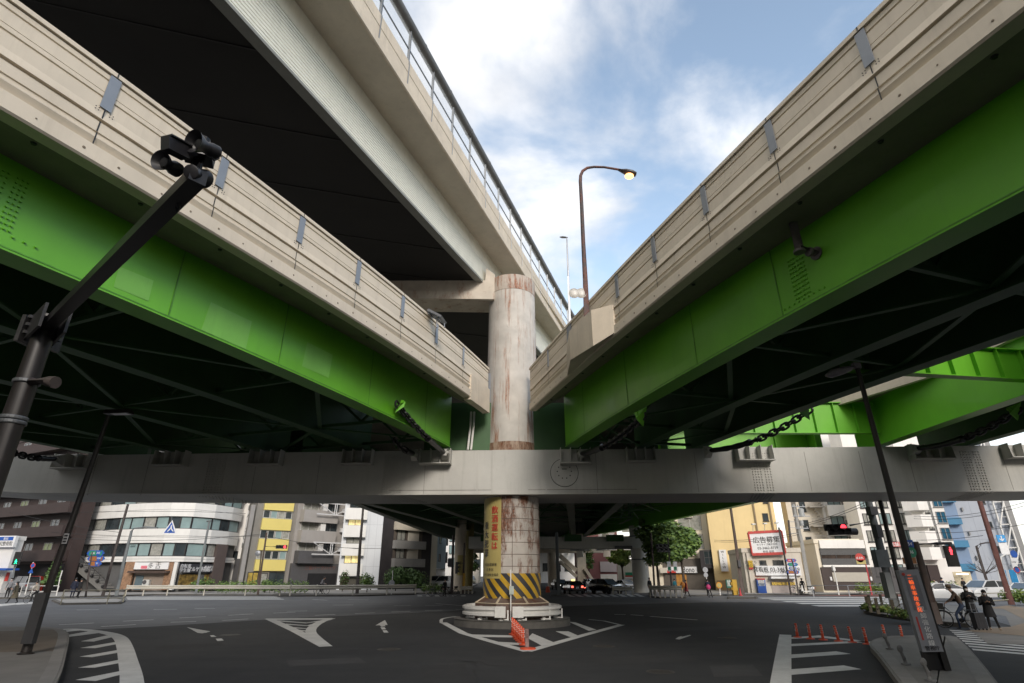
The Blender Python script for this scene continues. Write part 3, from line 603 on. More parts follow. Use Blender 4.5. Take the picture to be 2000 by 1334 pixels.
# ---------------------------------------------------------------- restraint chains from the girders to the crossbeam
def link(m, c, d, s, L_, wd, r):
    d = d.normalized(); P_ = []
    for k in range(14):
        t = 2 * math.pi * k / 14; P_.append(c + d * (L_ / 2 * (math.copysign(abs(math.cos(t)) ** .7, math.cos(t)))) + s * (wd / 2 * (math.copysign(abs(math.sin(t)) ** .7, math.sin(t)))))
    P_.append(P_[0]); m.tube(P_, r, 6, caps=False)
CHM = mat('black_chain_steel', (.018, .018, .018), .5, .3, 8)
def chain(label, p, q, sag, lug_n, bplate=True, sleeve=.45, green=True):
    p, q = Vector(p), Vector(q); t = thing('restraint_chain', label, 'chain', tuple(q), group='restraint chains between the girders and the crossbeam')
    def cv(s): return p + (q - p) * s - Vector((0, 0, sag * 4 * s * (1 - s)))
    L_ = (q - p).length; pitch = .27; n = max(4, int(L_ * (1 - sleeve) / pitch)); m = MB()
    for i in range(n + 1):
        s0 = (1 - sleeve) * i / n; c = cv(s0); d = cv(s0 + .01) - cv(s0 - .01 if s0 > .01 else 0); _, a, b = basis(d); link(m, c, d, a if i % 2 else b, .42, .25, .048)
    m.build('chain_links', CHM, t, smooth=True)
    m = MB(); pts = [cv(1 - sleeve + sleeve * k / 8) for k in range(9)]; m.tube(pts, [.13, .16, .12, .14, .115, .135, .115, .12, .09], 10); m.build('rubber_sleeve', BLACK, t, smooth=True)
    if bplate:
        e = Vector(lug_n); m = MB(); c = p + Vector((0, 0, .1)); s = Vector((-e.y, e.x, 0)).normalized()
        m.ext([c - e * .02 + s * .28 + Vector((0, 0, .18)), c + e * .32 + Vector((0, 0, .02)), c + e * .30 + Vector((0, 0, -.2)), c - e * .02 - s * .12 + Vector((0, 0, -.45))], s * .05 + Vector((0, 0, .02)))
        m.lathe(c + e * .24 - s * .08, [(.07, 0), (.07, .2)], 10, s); m.build('girder_lug', GREEN if green else GREEND, t)
    m = MB(); m.add([q + Vector((-.16, .34, -.3)), q + Vector((.16, .34, -.3)), q + Vector((.12, -.12, -.16)), q + Vector((-.12, -.12, -.16)), q + Vector((-.16, .34, .28)), q + Vector((.16, .34, .28)), q + Vector((.12, -.12, .14)), q + Vector((-.12, -.12, .14))],
        [(3, 2, 1, 0), (4, 5, 6, 7), (0, 1, 5, 4), (1, 2, 6, 5), (2, 3, 7, 6), (3, 0, 4, 7)]); m.lathe(q + Vector((-.2, 0, 0)), [(.08, 0), (.08, .4)], 10, (1, 0, 0)); m.build('anchor_block', GREY, t)
    return t
f = frm(LW, 21.6); pL = on_pl(768, 792, fpt(f, .05, 0), Vector((f[2], f[3], 0))); nL = Vector((f[2], f[3], 0))
chain('black chain from the bright green girder west of the pier', pL + nL * .2, at_y(868, 884, 27.05), .12, nL)
f = frm(RW, 21.4); pR = on_pl(1229, 806, fpt(f, -.05, 0), Vector((f[2], f[3], 0)))
chain('black chain from the bright green girder east of the pier', pR + Vector((.5, 0, -.15)), at_y(1135, 886, 27.0), .28, Vector((-f[2], -f[3], 0)))
chain('long black chain slung below the stepped cross girder by the gap', at_y(1578, 803, 22.6), at_y(1385, 880, 26.6), .35, Vector((-1, .3, 0)), sleeve=.5, green=False)
chain('thick sleeved chain beside the street lamp pole, under the far ramp', at_y(1985, 803, 21.5), at_y(1790, 876, 26.2), .3, Vector((-1, 0, 0)), sleeve=.55)
chain('dark chain hanging in the light slit at the far west end of the beam', at_y(-30, 862, 22.5), at_y(110, 896, 27.0), .2, Vector((0, 1, 0)), sleeve=.3, green=False)
chain('shaded chain behind the first western bracket', at_y(772, 862, 25.0), at_y(808, 886, 27.0), .1, Vector((0, 1, 0)), sleeve=.5, green=False)
# ---------------------------------------------------------------- distant twin-column pier
fp = thing('bridge_pier', 'distant pale pier of two round columns and a beam, behind the black cars', 'bridge pier', (4, 79, 0))
m = MB(); m.lathe((16.9, 79, 0), [(1.12, 0), (1.07, .5), (1.07, 8.2)], 32); m.m = 0; m.build('column', mat('pale_column', (.66, .64, .58), .8, .08, .8, streak=.3, grime=.2), fp, smooth=40)
m = MB(); m.lathe((-6.9, 79, 0), [(.78, 0), (.74, .4), (.74, 9)], 32); m.build('column', CREAM2, fp, smooth=40)
m = MB(); m.lathe((-6.05, 84, 0), [(.6, 0), (.6, 9)], 28); m.build('column', mat('olive_column', (.16, .13, .04), .7, .2, 1), fp, smooth=40)
zb_, zt_ = at_y(1150, 1071, 77.5).z, at_y(1150, 1048, 77.5).z
m = MB(); m.box((5.8, 79, (zb_ + zt_) / 2), (23, 2.6, zt_ - zb_)); m.build('crossbeam', MC['pale_column'], fp)
for z in (3.9, 5.3, 6.8): m = MB(); m.lathe((16.9, 79, z), [(1.08, 0), (1.12, .04), (1.12, .1), (1.08, .14)], 32); m.build('column_band', mat('grey_band', (.16, .16, .16), .6, .2, 2), fp)
m = MB(); m.box((14.6, 77.5, 5.4), (2.2, .5, .4)); m.build('side_bracket', MC['grey_band'], fp)
for x in (2, 8, 13.5, -3):
    m = MB(); m.box((x, 77.2, zt_ - .2), (2.2, .6, .8)); m.build('bearing_bracket', GREEND, fp)
# ---------------------------------------------------------------- ground, markings, pavements
def gs(*px): return [G(u, v) for u, v in px]
def smooth_path(P_, n=6):
    out = []
    for i in range(len(P_) - 1):
        p0, p1, p2, p3 = P_[max(i - 1, 0)], P_[i], P_[i + 1], P_[min(i + 2, len(P_) - 1)]
        for k in range(n):
            t = k / n; out.append(.5 * ((2 * p1) + (p2 - p0) * t + (2 * p0 - 5 * p1 + 4 * p2 - p3) * t * t + (3 * p1 - p0 - 3 * p2 + p3) * t ** 3))
    return out + [P_[-1]]
def asphalt(nm='asphalt', a0=.020, a1=.036, rg=.86):
    m = bpy.data.materials.new(nm); m.use_nodes = True; t = m.node_tree; b = t.nodes['Principled BSDF']; b.inputs['Roughness'].default_value = rg; b.inputs['Specular IOR Level'].default_value = .4
    g = N(t, 'ShaderNodeNewGeometry')
    def ns(sc, det, ro, lo, hi, c0, c1, mp=None):
        n = N(t, 'ShaderNodeTexNoise'); n.inputs['Scale'].default_value = sc; n.inputs['Detail'].default_value = det; n.inputs['Roughness'].default_value = ro
        if mp:
            q = N(t, 'ShaderNodeMapping'); q.inputs['Scale'].default_value = mp; q.inputs['Rotation'].default_value = (0, 0, R(14)); t.links.new(g.outputs['Position'], q.inputs[0]); t.links.new(q.outputs[0], n.inputs['Vector'])
        else: t.links.new(g.outputs['Position'], n.inputs['Vector'])
        r = N(t, 'ShaderNodeValToRGB'); r.color_ramp.elements[0].position = lo; r.color_ramp.elements[1].position = hi; r.color_ramp.elements[0].color = (c0 * .98, c0, c0 * 1.05, 1); r.color_ramp.elements[1].color = (c1, c1, c1 * .99, 1)
        t.links.new(n.outputs['Fac'], r.inputs[0]); return n, r.outputs[0]
    _, a = ns(.11, 5, .6, .35, .68, a0, a1); _, c = ns(1.4, 8, .7, .3, .72, .8, 1.22); n3, d = ns(55, 3, .7, .3, .75, .72, 1.35); _, e_ = ns(.5, 6, .6, .3, .7, .88, 1.14, (.12, 2.2, 1))
    cur = a
    for o in (c, d, e_):
        x = N(t, 'ShaderNodeMixRGB', blend_type='MULTIPLY'); x.inputs[0].default_value = 1; t.links.new(cur, x.inputs[1]); t.links.new(o, x.inputs[2]); cur = x.outputs[0]
    # sparse light grit
    n5 = N(t, 'ShaderNodeTexNoise'); n5.inputs['Scale'].default_value = 22; n5.inputs['Detail'].default_value = 2; t.links.new(g.outputs['Position'], n5.inputs['Vector'])
    r5 = N(t, 'ShaderNodeValToRGB'); r5.color_ramp.elements[0].position = .73; r5.color_ramp.elements[1].position = .76; t.links.new(n5.outputs['Fac'], r5.inputs[0])
    x = N(t, 'ShaderNodeMixRGB'); t.links.new(r5.outputs[0], x.inputs[0]); t.links.new(cur, x.inputs[1]); x.inputs[2].default_value = (.10, .10, .10, 1); cur = x.outputs[0]
    t.links.new(cur, b.inputs['Base Color'])
    bp = N(t, 'ShaderNodeBump'); bp.inputs['Strength'].default_value = .35; bp.inputs['Distance'].default_value = .01; t.links.new(n3.outputs['Fac'], bp.inputs['Height']); t.links.new(bp.outputs[0], b.inputs['Normal'])
    return m
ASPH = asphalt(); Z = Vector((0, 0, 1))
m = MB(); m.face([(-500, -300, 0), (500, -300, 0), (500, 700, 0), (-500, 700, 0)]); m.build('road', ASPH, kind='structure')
m = MB(); m.face([p + Vector((0, 0, .002)) for p in smooth_path(gs((-700, 1262), (-200, 1240), (100, 1233), (330, 1222), (560, 1208), (760, 1199), (980, 1189), (1200, 1181), (1450, 1176), (1700, 1184), (1850, 1192), (1950, 1215), (2100, 1260)), 3)] + [Vector((120, 18, .002)), Vector((160, 60, .002)), Vector((150, 90, .002)), Vector((-150, 90, .002)), Vector((-150, 20, .002))]); m.build('road', asphalt('old_grey_asphalt', .08, .125, .7), kind='structure')  # older asphalt past a seam; eastern edge paints where the deck shade ends
LANE = mat('road_paint_white', (.54, .54, .52), .7, .14, 1.2, grime=.6, stain=(.13, .13, .13), streak=.25)
CONC = mat('pavement_concrete', (.19, .18, .165), .9, .14, 1.1, grime=.4, bump=.25)
KERB = mat('kerb_concrete', (.22, .21, .195), .88, .16, 1.4, grime=.5, bump=.2)
KERBD = mat('dirty_kerb', (.085, .08, .072), .9, .25, 1.5, grime=.4, bump=.2)
PAVE = mat('pavement_slab', (.26, .25, .235), .9, .1, .7, grime=.3)
PAVEB = mat('brown_pavement', (.14, .11, .08), .9, .15, 1.2, grime=.4, bump=.2)
def mark(px, z=.005, mt=None):
    m = MB(); m.face([G(u, v, z) for u, v in px]); return m.build('road_marking', mt or LANE, kind='structure')
def stripe(pts, wd, z=.005):                      # polyline marking of constant width (ground points)
    P_ = [Vector((p[0], p[1], z)) for p in pts]; Lr = []; Rr = []
    for i, p in enumerate(P_):
        d = (P_[min(i + 1, len(P_) - 1)] - P_[max(i - 1, 0)]).normalized(); n = Vector((-d.y, d.x, 0)) * (wd / 2); Lr.append(p + n); Rr.append(p - n)
    m = MB()
    for i in range(len(P_) - 1): m.face([Rr[i], Rr[i + 1], Lr[i + 1], Lr[i]])
    return m.build('road_marking', LANE, kind='structure')
# corner hatching beside the western kerb
EDGE = [(258, 1340), (256, 1317), (250, 1290), (244, 1265), (236, 1248), (222, 1240), (200, 1235), (170, 1231), (135, 1229), (100, 1231)]
stripe(smooth_path(gs(*EDGE)), .45)
for (a, b, c, d) in [((147, 1328), (243, 1309), (246, 1315), (187, 1330)), ((152, 1304), (241, 1287), (243, 1293), (185, 1304)), ((155, 1282.5), (239, 1268), (241, 1273), (180, 1283.5)), ((156, 1265.5), (234, 1252.5), (238, 1256), (186, 1266)), ((158, 1252.5), (208, 1241), (221, 1244), (183, 1253)), ((132, 1240), (180, 1232), (196, 1236), (135, 1244)), ((117, 1232.5), (150, 1229.5), (160, 1231), (122, 1234.5))]:
    mark([a, d, c, b], .007)
# central triangle markings west of the pier
mark([(519, 1208), (650, 1207), (646, 1210), (530, 1211)])
stripe(gs((525, 1208.5), (575, 1231), (637, 1263)), .42, .006)
stripe(smooth_path(gs((648, 1208), (628, 1214), (612, 1224), (607, 1234), (615, 1245), (636, 1263))), .42, .007)
for (x0, y0, xm, ym, x1, y1) in ((538, 1212.5, 598, 1217, 641, 1211), (552, 1219, 602, 1222.5, 627, 1216), (566, 1226, 606, 1228.5, 615, 1223), (576, 1231, 600, 1233, 608, 1230)):
    stripe(gs((x0, y0), (xm, ym), (x1, y1)), .38, .008)
# arrows
mark([(365, 1225), (410, 1233), (402, 1236), (388, 1236)]); mark([(366, 1225), (411, 1233.5), (395, 1237), (386, 1236)], .006)
mark([(410, 1241), (417, 1240.5), (423, 1243.5), (413, 1244)]); mark([(421, 1247.5), (433, 1247), (437, 1251), (425, 1252)])
mark([(733, 1221.5), (752, 1211), (757, 1220.5)]); mark([(740, 1220), (751, 1220), (753, 1223), (745, 1224)]); mark([(743, 1225), (751, 1225), (754, 1229), (746, 1229.5)]); mark([(747, 1231), (755, 1231), (759, 1235.5), (750, 1235.5)])
mark([(1319, 1248), (1325, 1244), (1333, 1242), (1330, 1244), (1347, 1240), (1350, 1241), (1327, 1249)]);
# diamond round the pier island
ISL = [(866, 1219), (895, 1236), (940, 1250), (1030, 1273)]
stripe(gs((866, 1216), (905, 1237), (960, 1253), (1031, 1272.5)), .34); stripe(gs((1029, 1272.5), (1100, 1252), (1150, 1238), (1214, 1220.5)), .34, .006)
stripe(smooth_path(gs((862, 1217), (864, 1209), (885, 1205), (905, 1203))), .16)
stripe(gs((1214, 1221), (1180, 1213), (1150, 1210)), .16)
for p in (((915, 1239), (1000, 1241), (1003, 1245), (935, 1244)), ((966, 1253), (1020, 1256), (1025, 1260), (985, 1259)), ((1030, 1246), (1040, 1237), (1085, 1256), (1060, 1262)), ((1085, 1233), (1110, 1233), (1133, 1243), (1118, 1246)), ((1110, 1214), (1125, 1216), (1165, 1230), (1150, 1232))): mark(p, .007)
# hatched box near the eastern corner
stripe(gs((1534, 1240), (1529, 1290), (1524, 1345)), .42, .006)
for p in (((1539, 1245), (1600, 1241), (1715, 1255), (1712, 1257), (1600, 1245), (1540, 1248)), ((1537, 1258), (1690, 1251), (1700, 1254), (1537, 1262.5)), ((1536, 1279), (1633, 1272), (1662, 1277), (1536, 1286)), ((1533, 1308), (1648, 1299.5), (1683, 1307), (1533, 1319))): mark(p)
# lane dashes on the cross street
def dash(u0, v0, u1, v1, wd=.2): stripe(gs((u0, v0), (u1, v1)), wd)
for q in [(0, 1228, 45, 1225), (115, 1220.5, 183, 1217), (197, 1224, 265, 1220), (240, 1213.5, 300, 1210.5), (333, 1215.5, 383, 1214), (350, 1207, 402, 1204.5), (446, 1202, 495, 1199), (434, 1212, 485, 1209), (534, 1197.5, 577, 1196), (615, 1202, 655, 1200), (693, 1198.5, 732, 1197), (764, 1195.5, 801, 1194), (830, 1192.8, 864, 1192), (150, 1191.5, 193, 1191), (300, 1190.5, 346, 1190), (380, 1189, 420, 1188.6), (560, 1194, 600, 1193.3), (650, 1182, 690, 1181.6), (770, 1183, 803, 1182.6), (850, 1179, 905, 1183), (830, 1183, 865, 1182.6), (890, 1190.5, 912, 1190.2), (1200, 1200, 1222, 1200.5), (1232, 1200.8, 1256, 1202.5), (1270, 1204, 1362, 1211), (1180, 1177.5, 1242, 1178.2), (610, 1171, 640, 1172.5), (680, 1171.3, 720, 1171.8)]: dash(*q)
stripe(gs((-30, 1183), (75, 1179.5)), .4)
mark([(-10, 1180.5), (40, 1177), (75, 1176), (80, 1178), (40, 1180), (-10, 1185)])
# far crosswalks
def zebra(a, b, c, d, n, z=.005):                 # bars between edge a-b and edge c-d
    A, B, Cc, D = [G(*q, z) for q in (a, b, c, d)]
    for i in range(n):
        t0, t1 = i / n, (i + .5) / n; m = MB(); m.face([A + (B - A) * t0, Cc + (D - Cc) * t0, Cc + (D - Cc) * t1, A + (B - A) * t1]); m.build('road_marking', LANE, kind='structure')
zebra((1854, 1230), (1905, 1273), (2070, 1246), (2120, 1292), 9)
zebra((246, 1165.6), (250, 1172), (540, 1165.5), (560, 1172), 3)
zebra((1480, 1167.5), (1620, 1187), (1760, 1166), (1830, 1187.5), 5)
for i in range(6):
    u = 815 + i * 17; mark([(u, 1163), (u + 9, 1163), (u + 10, 1164.5), (u + 1, 1164.5)])
for i in range(9):
    u = 1100 + i * 17; mark([(u, 1160), (u + 9, 1160), (u + 24, 1165.5), (u + 14, 1165.5)])
# a raised kerbed area: polygon of ground points, kerb ring and top
def raised(name, pts, h=.15, kw=.25, top=None, kerb=None):
    P_ = [Vector((p[0], p[1], 0)) for p in pts]; n = len(P_); ar = sum(P_[i].x * P_[(i + 1) % n].y - P_[(i + 1) % n].x * P_[i].y for i in range(n))
    if ar < 0: P_ = P_[::-1]
    I_ = []
    for i in range(n):
        d0 = (P_[i] - P_[i - 1]).normalized(); d1 = (P_[(i + 1) % n] - P_[i]).normalized(); n0, n1 = Vector((-d0.y, d0.x, 0)), Vector((-d1.y, d1.x, 0)); b = (n0 + n1); b.normalize(); I_.append(P_[i] + b * (kw / max(.4, b.dot(n0))))
    hz = Vector((0, 0, h)); m = MB()
    for i in range(n):
        j = (i + 1) % n; m.face([P_[i], P_[j], P_[j] + hz * .85 + (I_[j] - P_[j]) * .08, P_[i] + hz * .85 + (I_[i] - P_[i]) * .08]); m.face([P_[i] + hz * .85 + (I_[i] - P_[i]) * .08, P_[j] + hz * .85 + (I_[j] - P_[j]) * .08, P_[j] + hz + (I_[j] - P_[j]) * .2, P_[i] + hz + (I_[i] - P_[i]) * .2])
        m.face([P_[i] + hz + (I_[i] - P_[i]) * .2, P_[j] + hz + (I_[j] - P_[j]) * .2, I_[j] + hz, I_[i] + hz])
    m.build('kerb', kerb or KERB, kind='structure')
    m = MB(); m.face([p + hz + Vector((0, 0, -.014)) for p in P_]); m.build(name, top or CONC, kind='structure')
    m = MB(); m.face([p + hz + Vector((0, 0, -.006)) for p in I_]); return m.build(name, top or CONC, kind='structure')
# western corner pavement (near), eastern corner islands
wk = smooth_path(gs((100, 1362), (118, 1322), (126, 1290), (132, 1262), (131, 1245), (118, 1236), (95, 1233)), 4)
raised('pavement', wk + [Vector((-26, 26.4, 0)), Vector((-26, 4, 0)), Vector((-9, 4, 0))], .16, .32, CONC)
m = MB(); m.face([p for p in gs((-200, 1248), (108, 1238), (118, 1252), (112, 1284), (-200, 1290))]); 
for v in m.v: v.z = .157
m.build('pavement', PAVEB, kind='structure')
ek = smooth_path(gs((1790, 1400), (1755, 1345), (1716, 1290), (1700, 1270), (1712, 1258), (1740, 1252)), 4) + smooth_path(gs((1800, 1251), (1862, 1252), (1880, 1262), (1915, 1300), (1990, 1400)), 3)
raised('pavement', ek, .17, .34, CONC)
# farther eastern island with flower bed, and the east pavements
ei = smooth_path(gs((1850, 1223), (1800, 1216), (1740, 1208), (1703, 1202), (1688, 1197), (1692, 1190), (1730, 1186)), 4) + gs((1800, 1184), (1880, 1188), (1900, 1205), (1895, 1226))
raised('pavement', ei, .17, .2, CONC, KERBD)
m = MB(); m.face([p + Vector((0, 0, .012)) for p in gs((1930, 1258), (2120, 1262), (2120, 1184), (1905, 1185), (1930, 1198), (1965, 1204), (1975, 1225), (1890, 1224), (1900, 1236))]); m.build('pavement', CONC, kind='structure')
m = MB(); m.face([p + Vector((0, 0, .02)) for p in gs((1885, 1233), (1975, 1225), (2010, 1215), (1960, 1190), (1925, 1188), (1970, 1183), (2080, 1200), (2080, 1250))]); m.build('pavement', mat('tan_pavement', (.25, .19, .13), .9, .12, 1.5), kind='structure')
# pier island
raised('traffic_island', [Vector((2.75 * math.cos(k * math.pi / 20), YC + .1 + 2.75 * math.sin(k * math.pi / 20), 0)) for k in range(40)], .30, .35, KERBD, KERBD)
# far pavements in front of the buildings
def strip(px, back, **k): return raised('pavement', gs(*px) + [Vector((x, y, 0)) for x, y in back], **k)
strip([(60, 1170), (240, 1165), (300, 1163), (560, 1164), (800, 1160), (905, 1160)], [(-8.5, 150), (-150, 150), (-150, 60)], top=PAVE, kerb=KERBD)
strip([(118, 1182), (236, 1180), (245, 1175), (232, 1172), (100, 1174)], [], top=PAVE, kerb=KERBD)
strip([(1268, 1167), (1290, 1169), (1340, 1169), (1345, 1165), (1475, 1163), (1600, 1163), (1760, 1161), (2100, 1158)], [(150, 70), (150, 160), (19.5, 160), (19.0, 84)], top=PAVE, kerb=KERBD)
strip([(1422, 1170), (1478, 1170), (1480, 1167.5), (1420, 1168)], [], top=CONC, kerb=KERBD)
m = MB(); m.face([p + Vector((0, 0, .008)) for p in gs((1540, 1161), (1800, 1160), (1950, 1162), (1950, 1164.5), (1700, 1165), (1540, 1163))]); m.build('pavement', mat('red_bus_lane', (.17, .065, .05), .9, .2, 1), kind='structure')
# raised median strip with the long guardrail, and the refuge west of the far pier
strip([(530, 1163), (540, 1165.5), (700, 1165), (810, 1162), (815, 1160.5), (700, 1162), (545, 1162)], [], top=KERBD, kerb=KERBD)
strip([(870, 1161), (925, 1160.5), (928, 1157), (872, 1156)], [], top=KERBD, kerb=KERBD)
# asphalt repairs, manhole covers and cracks
PAT = [mat('asphalt_patch_dark', (.022, .022, .023), .9, .2, 3, bump=.3), mat('asphalt_patch_grey', (.037, .037, .038), .9, .2, 3, bump=.3)]
for k, q in enumerate((((1150, 1285), (1330, 1276), (1370, 1290), (1180, 1302)), ((560, 1290), (700, 1284), (716, 1294), (566, 1302)), ((820, 1300), (905, 1297), (935, 1334), (828, 1334)), ((1260, 1228), (1440, 1222), (1452, 1228), (1268, 1234)), ((300, 1262), (430, 1255), (440, 1261), (306, 1269)), ((1385, 1300), (1470, 1298), (1490, 1320), (1395, 1322)))): mark(q, .0035, PAT[k % 2])
for u, v, r_ in ((760, 1268, .33), (1180, 1262, .33), (1420, 1246, .3), (450, 1240, .33), (1290, 1312, .3)):
    c = G(u, v, .0042); m = MB(); m.lathe(c, [(r_ + .04, 0), (r_ + .04, .002)], 24); m.m = 1; m.lathe(c + Vector((0, 0, .0022)), [(r_, 0), (r_, .003)], 24); [m.bar(c + Vector((-r_ * .7, y, .0055)), c + Vector((r_ * .7, y, .0055)), .03, .004) for y in (-.15, -.05, .05, .15)]; o = m.build('manhole_cover', [KERBD, mat('cast_iron', (.05, .046, .042), .6, .3, 9, metal=.4)], kind='structure')
rc = random.Random(5); CRK = mat('crack_filler', (.012, .012, .013), .8, .2, 5)
for u, v, n_, a_ in ((880, 1290, 16, .3), (1080, 1300, 14, 2.6), (640, 1278, 14, 1.2), (1400, 1270, 18, .1), (400, 1290, 12, .8)):
    p = G(u, v); pl = [p]
    for _ in range(n_): a_ += rc.gauss(0, .45); p = p + Vector((math.cos(a_), math.sin(a_), 0)) * rc.uniform(.15, .4); pl.append(p)
    m = MB()
    for a, b in zip(pl, pl[1:]): d = (b - a).normalized(); n = Vector((-d.y, d.x, 0)) * rc.uniform(.008, .02); m.face([a + n + Z * .0038, a - n + Z * .0038, b - n + Z * .0038, b + n + Z * .0038])
    m.build('road_crack', CRK, kind='structure')
# ---------------------------------------------------------------- lettering
TCACHE = {}
def glyphs(body, bold=0):
    k = (body, bold)
    if k not in TCACHE:
        cu = bpy.data.curves.new('lettering', 'FONT'); cu.body = body; cu.align_x = 'CENTER'; cu.align_y = 'CENTER'; cu.resolution_u = 2; cu.offset = bold
        o = bpy.data.objects.new('lettering', cu); C.objects.link(o); dg = bpy.context.evaluated_depsgraph_get()
        me = bpy.data.meshes.new_from_object(o.evaluated_get(dg)); V = [(v.co.x, v.co.y) for v in me.vertices]; P_ = [list(p.vertices) for p in me.polygons]
        bpy.data.objects.remove(o); bpy.data.curves.remove(cu); bpy.data.meshes.remove(me)
        if V:
            xm, ym = (min(v[0] for v in V) + max(v[0] for v in V)) / 2, (min(v[1] for v in V) + max(v[1] for v in V)) / 2; V = [(a - xm, b - ym) for a, b in V]
        TCACHE[k] = (V, P_)
    return TCACHE[k]
def letters(parent, mt, body, o, e, up, h, vertical=False, pitch=1.08, f=None, bold=.012, wmax=None, sq=1., name='lettering'):
    m = MB(); e, up = Vector(e).normalized(), Vector(up).normalized(); o = Vector(o) if f is None else None; f = f or (lambda x, y: o + e * x + up * y)
    if not vertical:
        V, P_ = glyphs(body); w_ = (max(x for x, _ in V) - min(x for x, _ in V)) * h; s = min(1, (wmax or 1e9) / w_) * sq
    for k, dx in enumerate((0, bold * 2) if bold else (0,)):     # heavier strokes: a second, slightly shifted layer
        w3 = Vector((0, -.0015 * k, 0))
        if vertical:
            n = len(body)
            for i, ch in enumerate(body):
                V, P_ = glyphs(ch); m.add([f((x + dx) * h * sq, y * h - (i - (n - 1) / 2) * h * pitch) + w3 for x, y in V], P_)
        else: m.add([f((x + dx) * h * s, y * h) + w3 for x, y in V], P_)
    return m.build(name, mt, parent)
RED = mat('sign_red', (.48, .045, .035), .5, .1, 3); INK = mat('sign_black', (.02, .02, .022), .5, .1, 3); WHT = mat('sign_white', (.72, .72, .72), .5, .04, 3); BLUE = mat('sign_blue', (.02, .09, .38), .45, .1, 3)
YEL = mat('sign_yellow', (.43, .35, .125), .55, .08, 1.5, grime=.25); ORG = mat('orange_plastic', (.62, .075, .022), .5, .15, 6, grime=.25); GRN = mat('sign_green', (.02, .22, .12), .5, .1, 3); BRN = mat('sign_brown', (.32, .12, .03), .5, .1, 3)
# ---------------------------------------------------------------- yellow sign wrapped on the pier
sg = thing('warning_sign', 'tall yellow sign with red and black Japanese lettering wrapped round the rusty pier', 'sign', (-.9, YC - 1.2, 1.8))
def cyl(a, z, r=1.40): return Vector((r * math.sin(a), YC - r * math.cos(a), z))
m = MB(); za, zb = at_y(955, 1130, YC - 1.1).z, 5.63; A0, A1 = R(-93), R(-22)
for i in range(14):
    a, b = A0 + (A1 - A0) * i / 14, A0 + (A1 - A0) * (i + 1) / 14
    m.add([cyl(a, za), cyl(b, za), cyl(b, zb), cyl(a, zb), cyl(a, za, 1.37), cyl(b, za, 1.37), cyl(b, zb, 1.37), cyl(a, zb, 1.37)], [(0, 1, 2, 3), (7, 6, 5, 4), (0, 4, 5, 1), (3, 2, 6, 7)] + ([(0, 3, 7, 4)] if i == 0 else []) + ([(1, 5, 6, 2)] if i == 13 else []))
m.build('sign_panel', YEL, sg)
def onp(ac, zc): return lambda x, y: cyl(ac + x / 1.41, zc + y, 1.428)
letters(sg, RED, '飲酒運転は', 0, (1, 0, 0), (0, 0, 1), .385, True, 1.06, onp(R(-36), 4.22), .03)
letters(sg, INK, '重大犯罪', 0, (1, 0, 0), (0, 0, 1), .38, True, 1.1, onp(R(-60), 3.72), .045)
letters(sg, INK, '世田谷警察署', 0, (1, 0, 0), (0, 0, 1), .14, False, 1, onp(R(-47), 2.58), .008)
letters(sg, INK, '目 黒 区', 0, (1, 0, 0), (0, 0, 1), .14, False, 1, onp(R(-47), 2.36), .008)
letters(sg, INK, '池尻交通安全協会', 0, (1, 0, 0), (0, 0, 1), .13, False, 1, onp(R(-47), 2.14), .008)
# thin post with a small plate in front of the stripes
t = thing('marker_post', 'thin white post with a small pale plate in front of the striped pier foot', 'post', (-.05, 27.18, .2))
m = MB(); m.tube([(-.05, 27.18, .2), (-.06, 27.2, 2.35)], .025, 8); m.build('pole', WHITEP, t, smooth=True)
m = MB(); m.box((-.02, 27.13, 1.5), (.2, .02, .34)); m.build('plate', mat('pale_plate', (.38, .42, .38), .5, .15, 4, grime=.4), t)
# ---------------------------------------------------------------- guardrails
def wbeam(fr_, zc, hh, mt, parent, name='rail', th=.06):
    k = hh / 2; P_ = [(0, zc - k), (th, zc - k * .8), (th, zc - k * .35), (.01, zc - k * .1), (.01, zc + k * .1), (th, zc + k * .35), (th, zc + k * .8), (0, zc + k), (-.02, zc + k), (-.02, zc - k)]
    m = MB(); m.sweep(fr_, P_); return m.build(name, mt, parent, smooth=50)
GRW = mat('white_guardrail_paint', (.62, .61, .58), .45, .08, 2, grime=.35, stain=(.28, .23, .18)); GRO = mat('old_guardrail_paint', (.50, .47, .40), .55, .15, .6, grime=.5, stain=(.25, .17, .11))
for lab, a0, a1, ae in (('white guardrail curving round the west half of the pier island, ending at the gap', -150, -17, -10), ('white guardrail curving round the east half of the pier island, behind the orange posts', 150, 12, 1.5)):
    t = thing('guardrail', lab, 'guardrail', (2.0 * (1 if a0 > 0 else -1), YC - 1, .2), group='guardrails round the pier island'); fr_ = []
    for i in range(19):
        a = R(a0 + (a1 - a0) * i / 18); fr_.append((2.22 * math.sin(a), YC - 2.2 * math.cos(a), math.sin(a), -math.cos(a)))
    wbeam(fr_, .64, .42, GRW, t, th=.12)
    a = R((a1 + ae) / 2); d = Vector((math.cos(a), math.sin(a), 0)); c = Vector((2.22 * math.sin(a), YC - 2.2 * math.cos(a), .64)); m = MB(); m.box(c + Vector((0, -.13, 0)), (.48, .035, .44), math.atan2(d.y, d.x) * .6); m.bolts([c + Vector((q, -.15, .15)) for q in (-.12, .12)], (0, -1, 0), .02, .015); m.build('end_plate', GRW, t)
    for q in (a0 * .8, a0 * .5, a0 * .28, a1 * .75):
        a = R(q); c = Vector((2.1 * math.sin(a), YC - 2.08 * math.cos(a), 0)); m = MB(); m.tube([c + Vector((0, 0, .2)), c + Vector((0, 0, .85))], .08, 12); m.tube([c + Vector((.28, 0, .2)), c + Vector((.28, 0, .7))], .035, 8); m.bar(c + Vector((-.12, 0, .33)), c + Vector((.32, 0, .33)), .05); m.build('post', GRW, t, smooth=True)
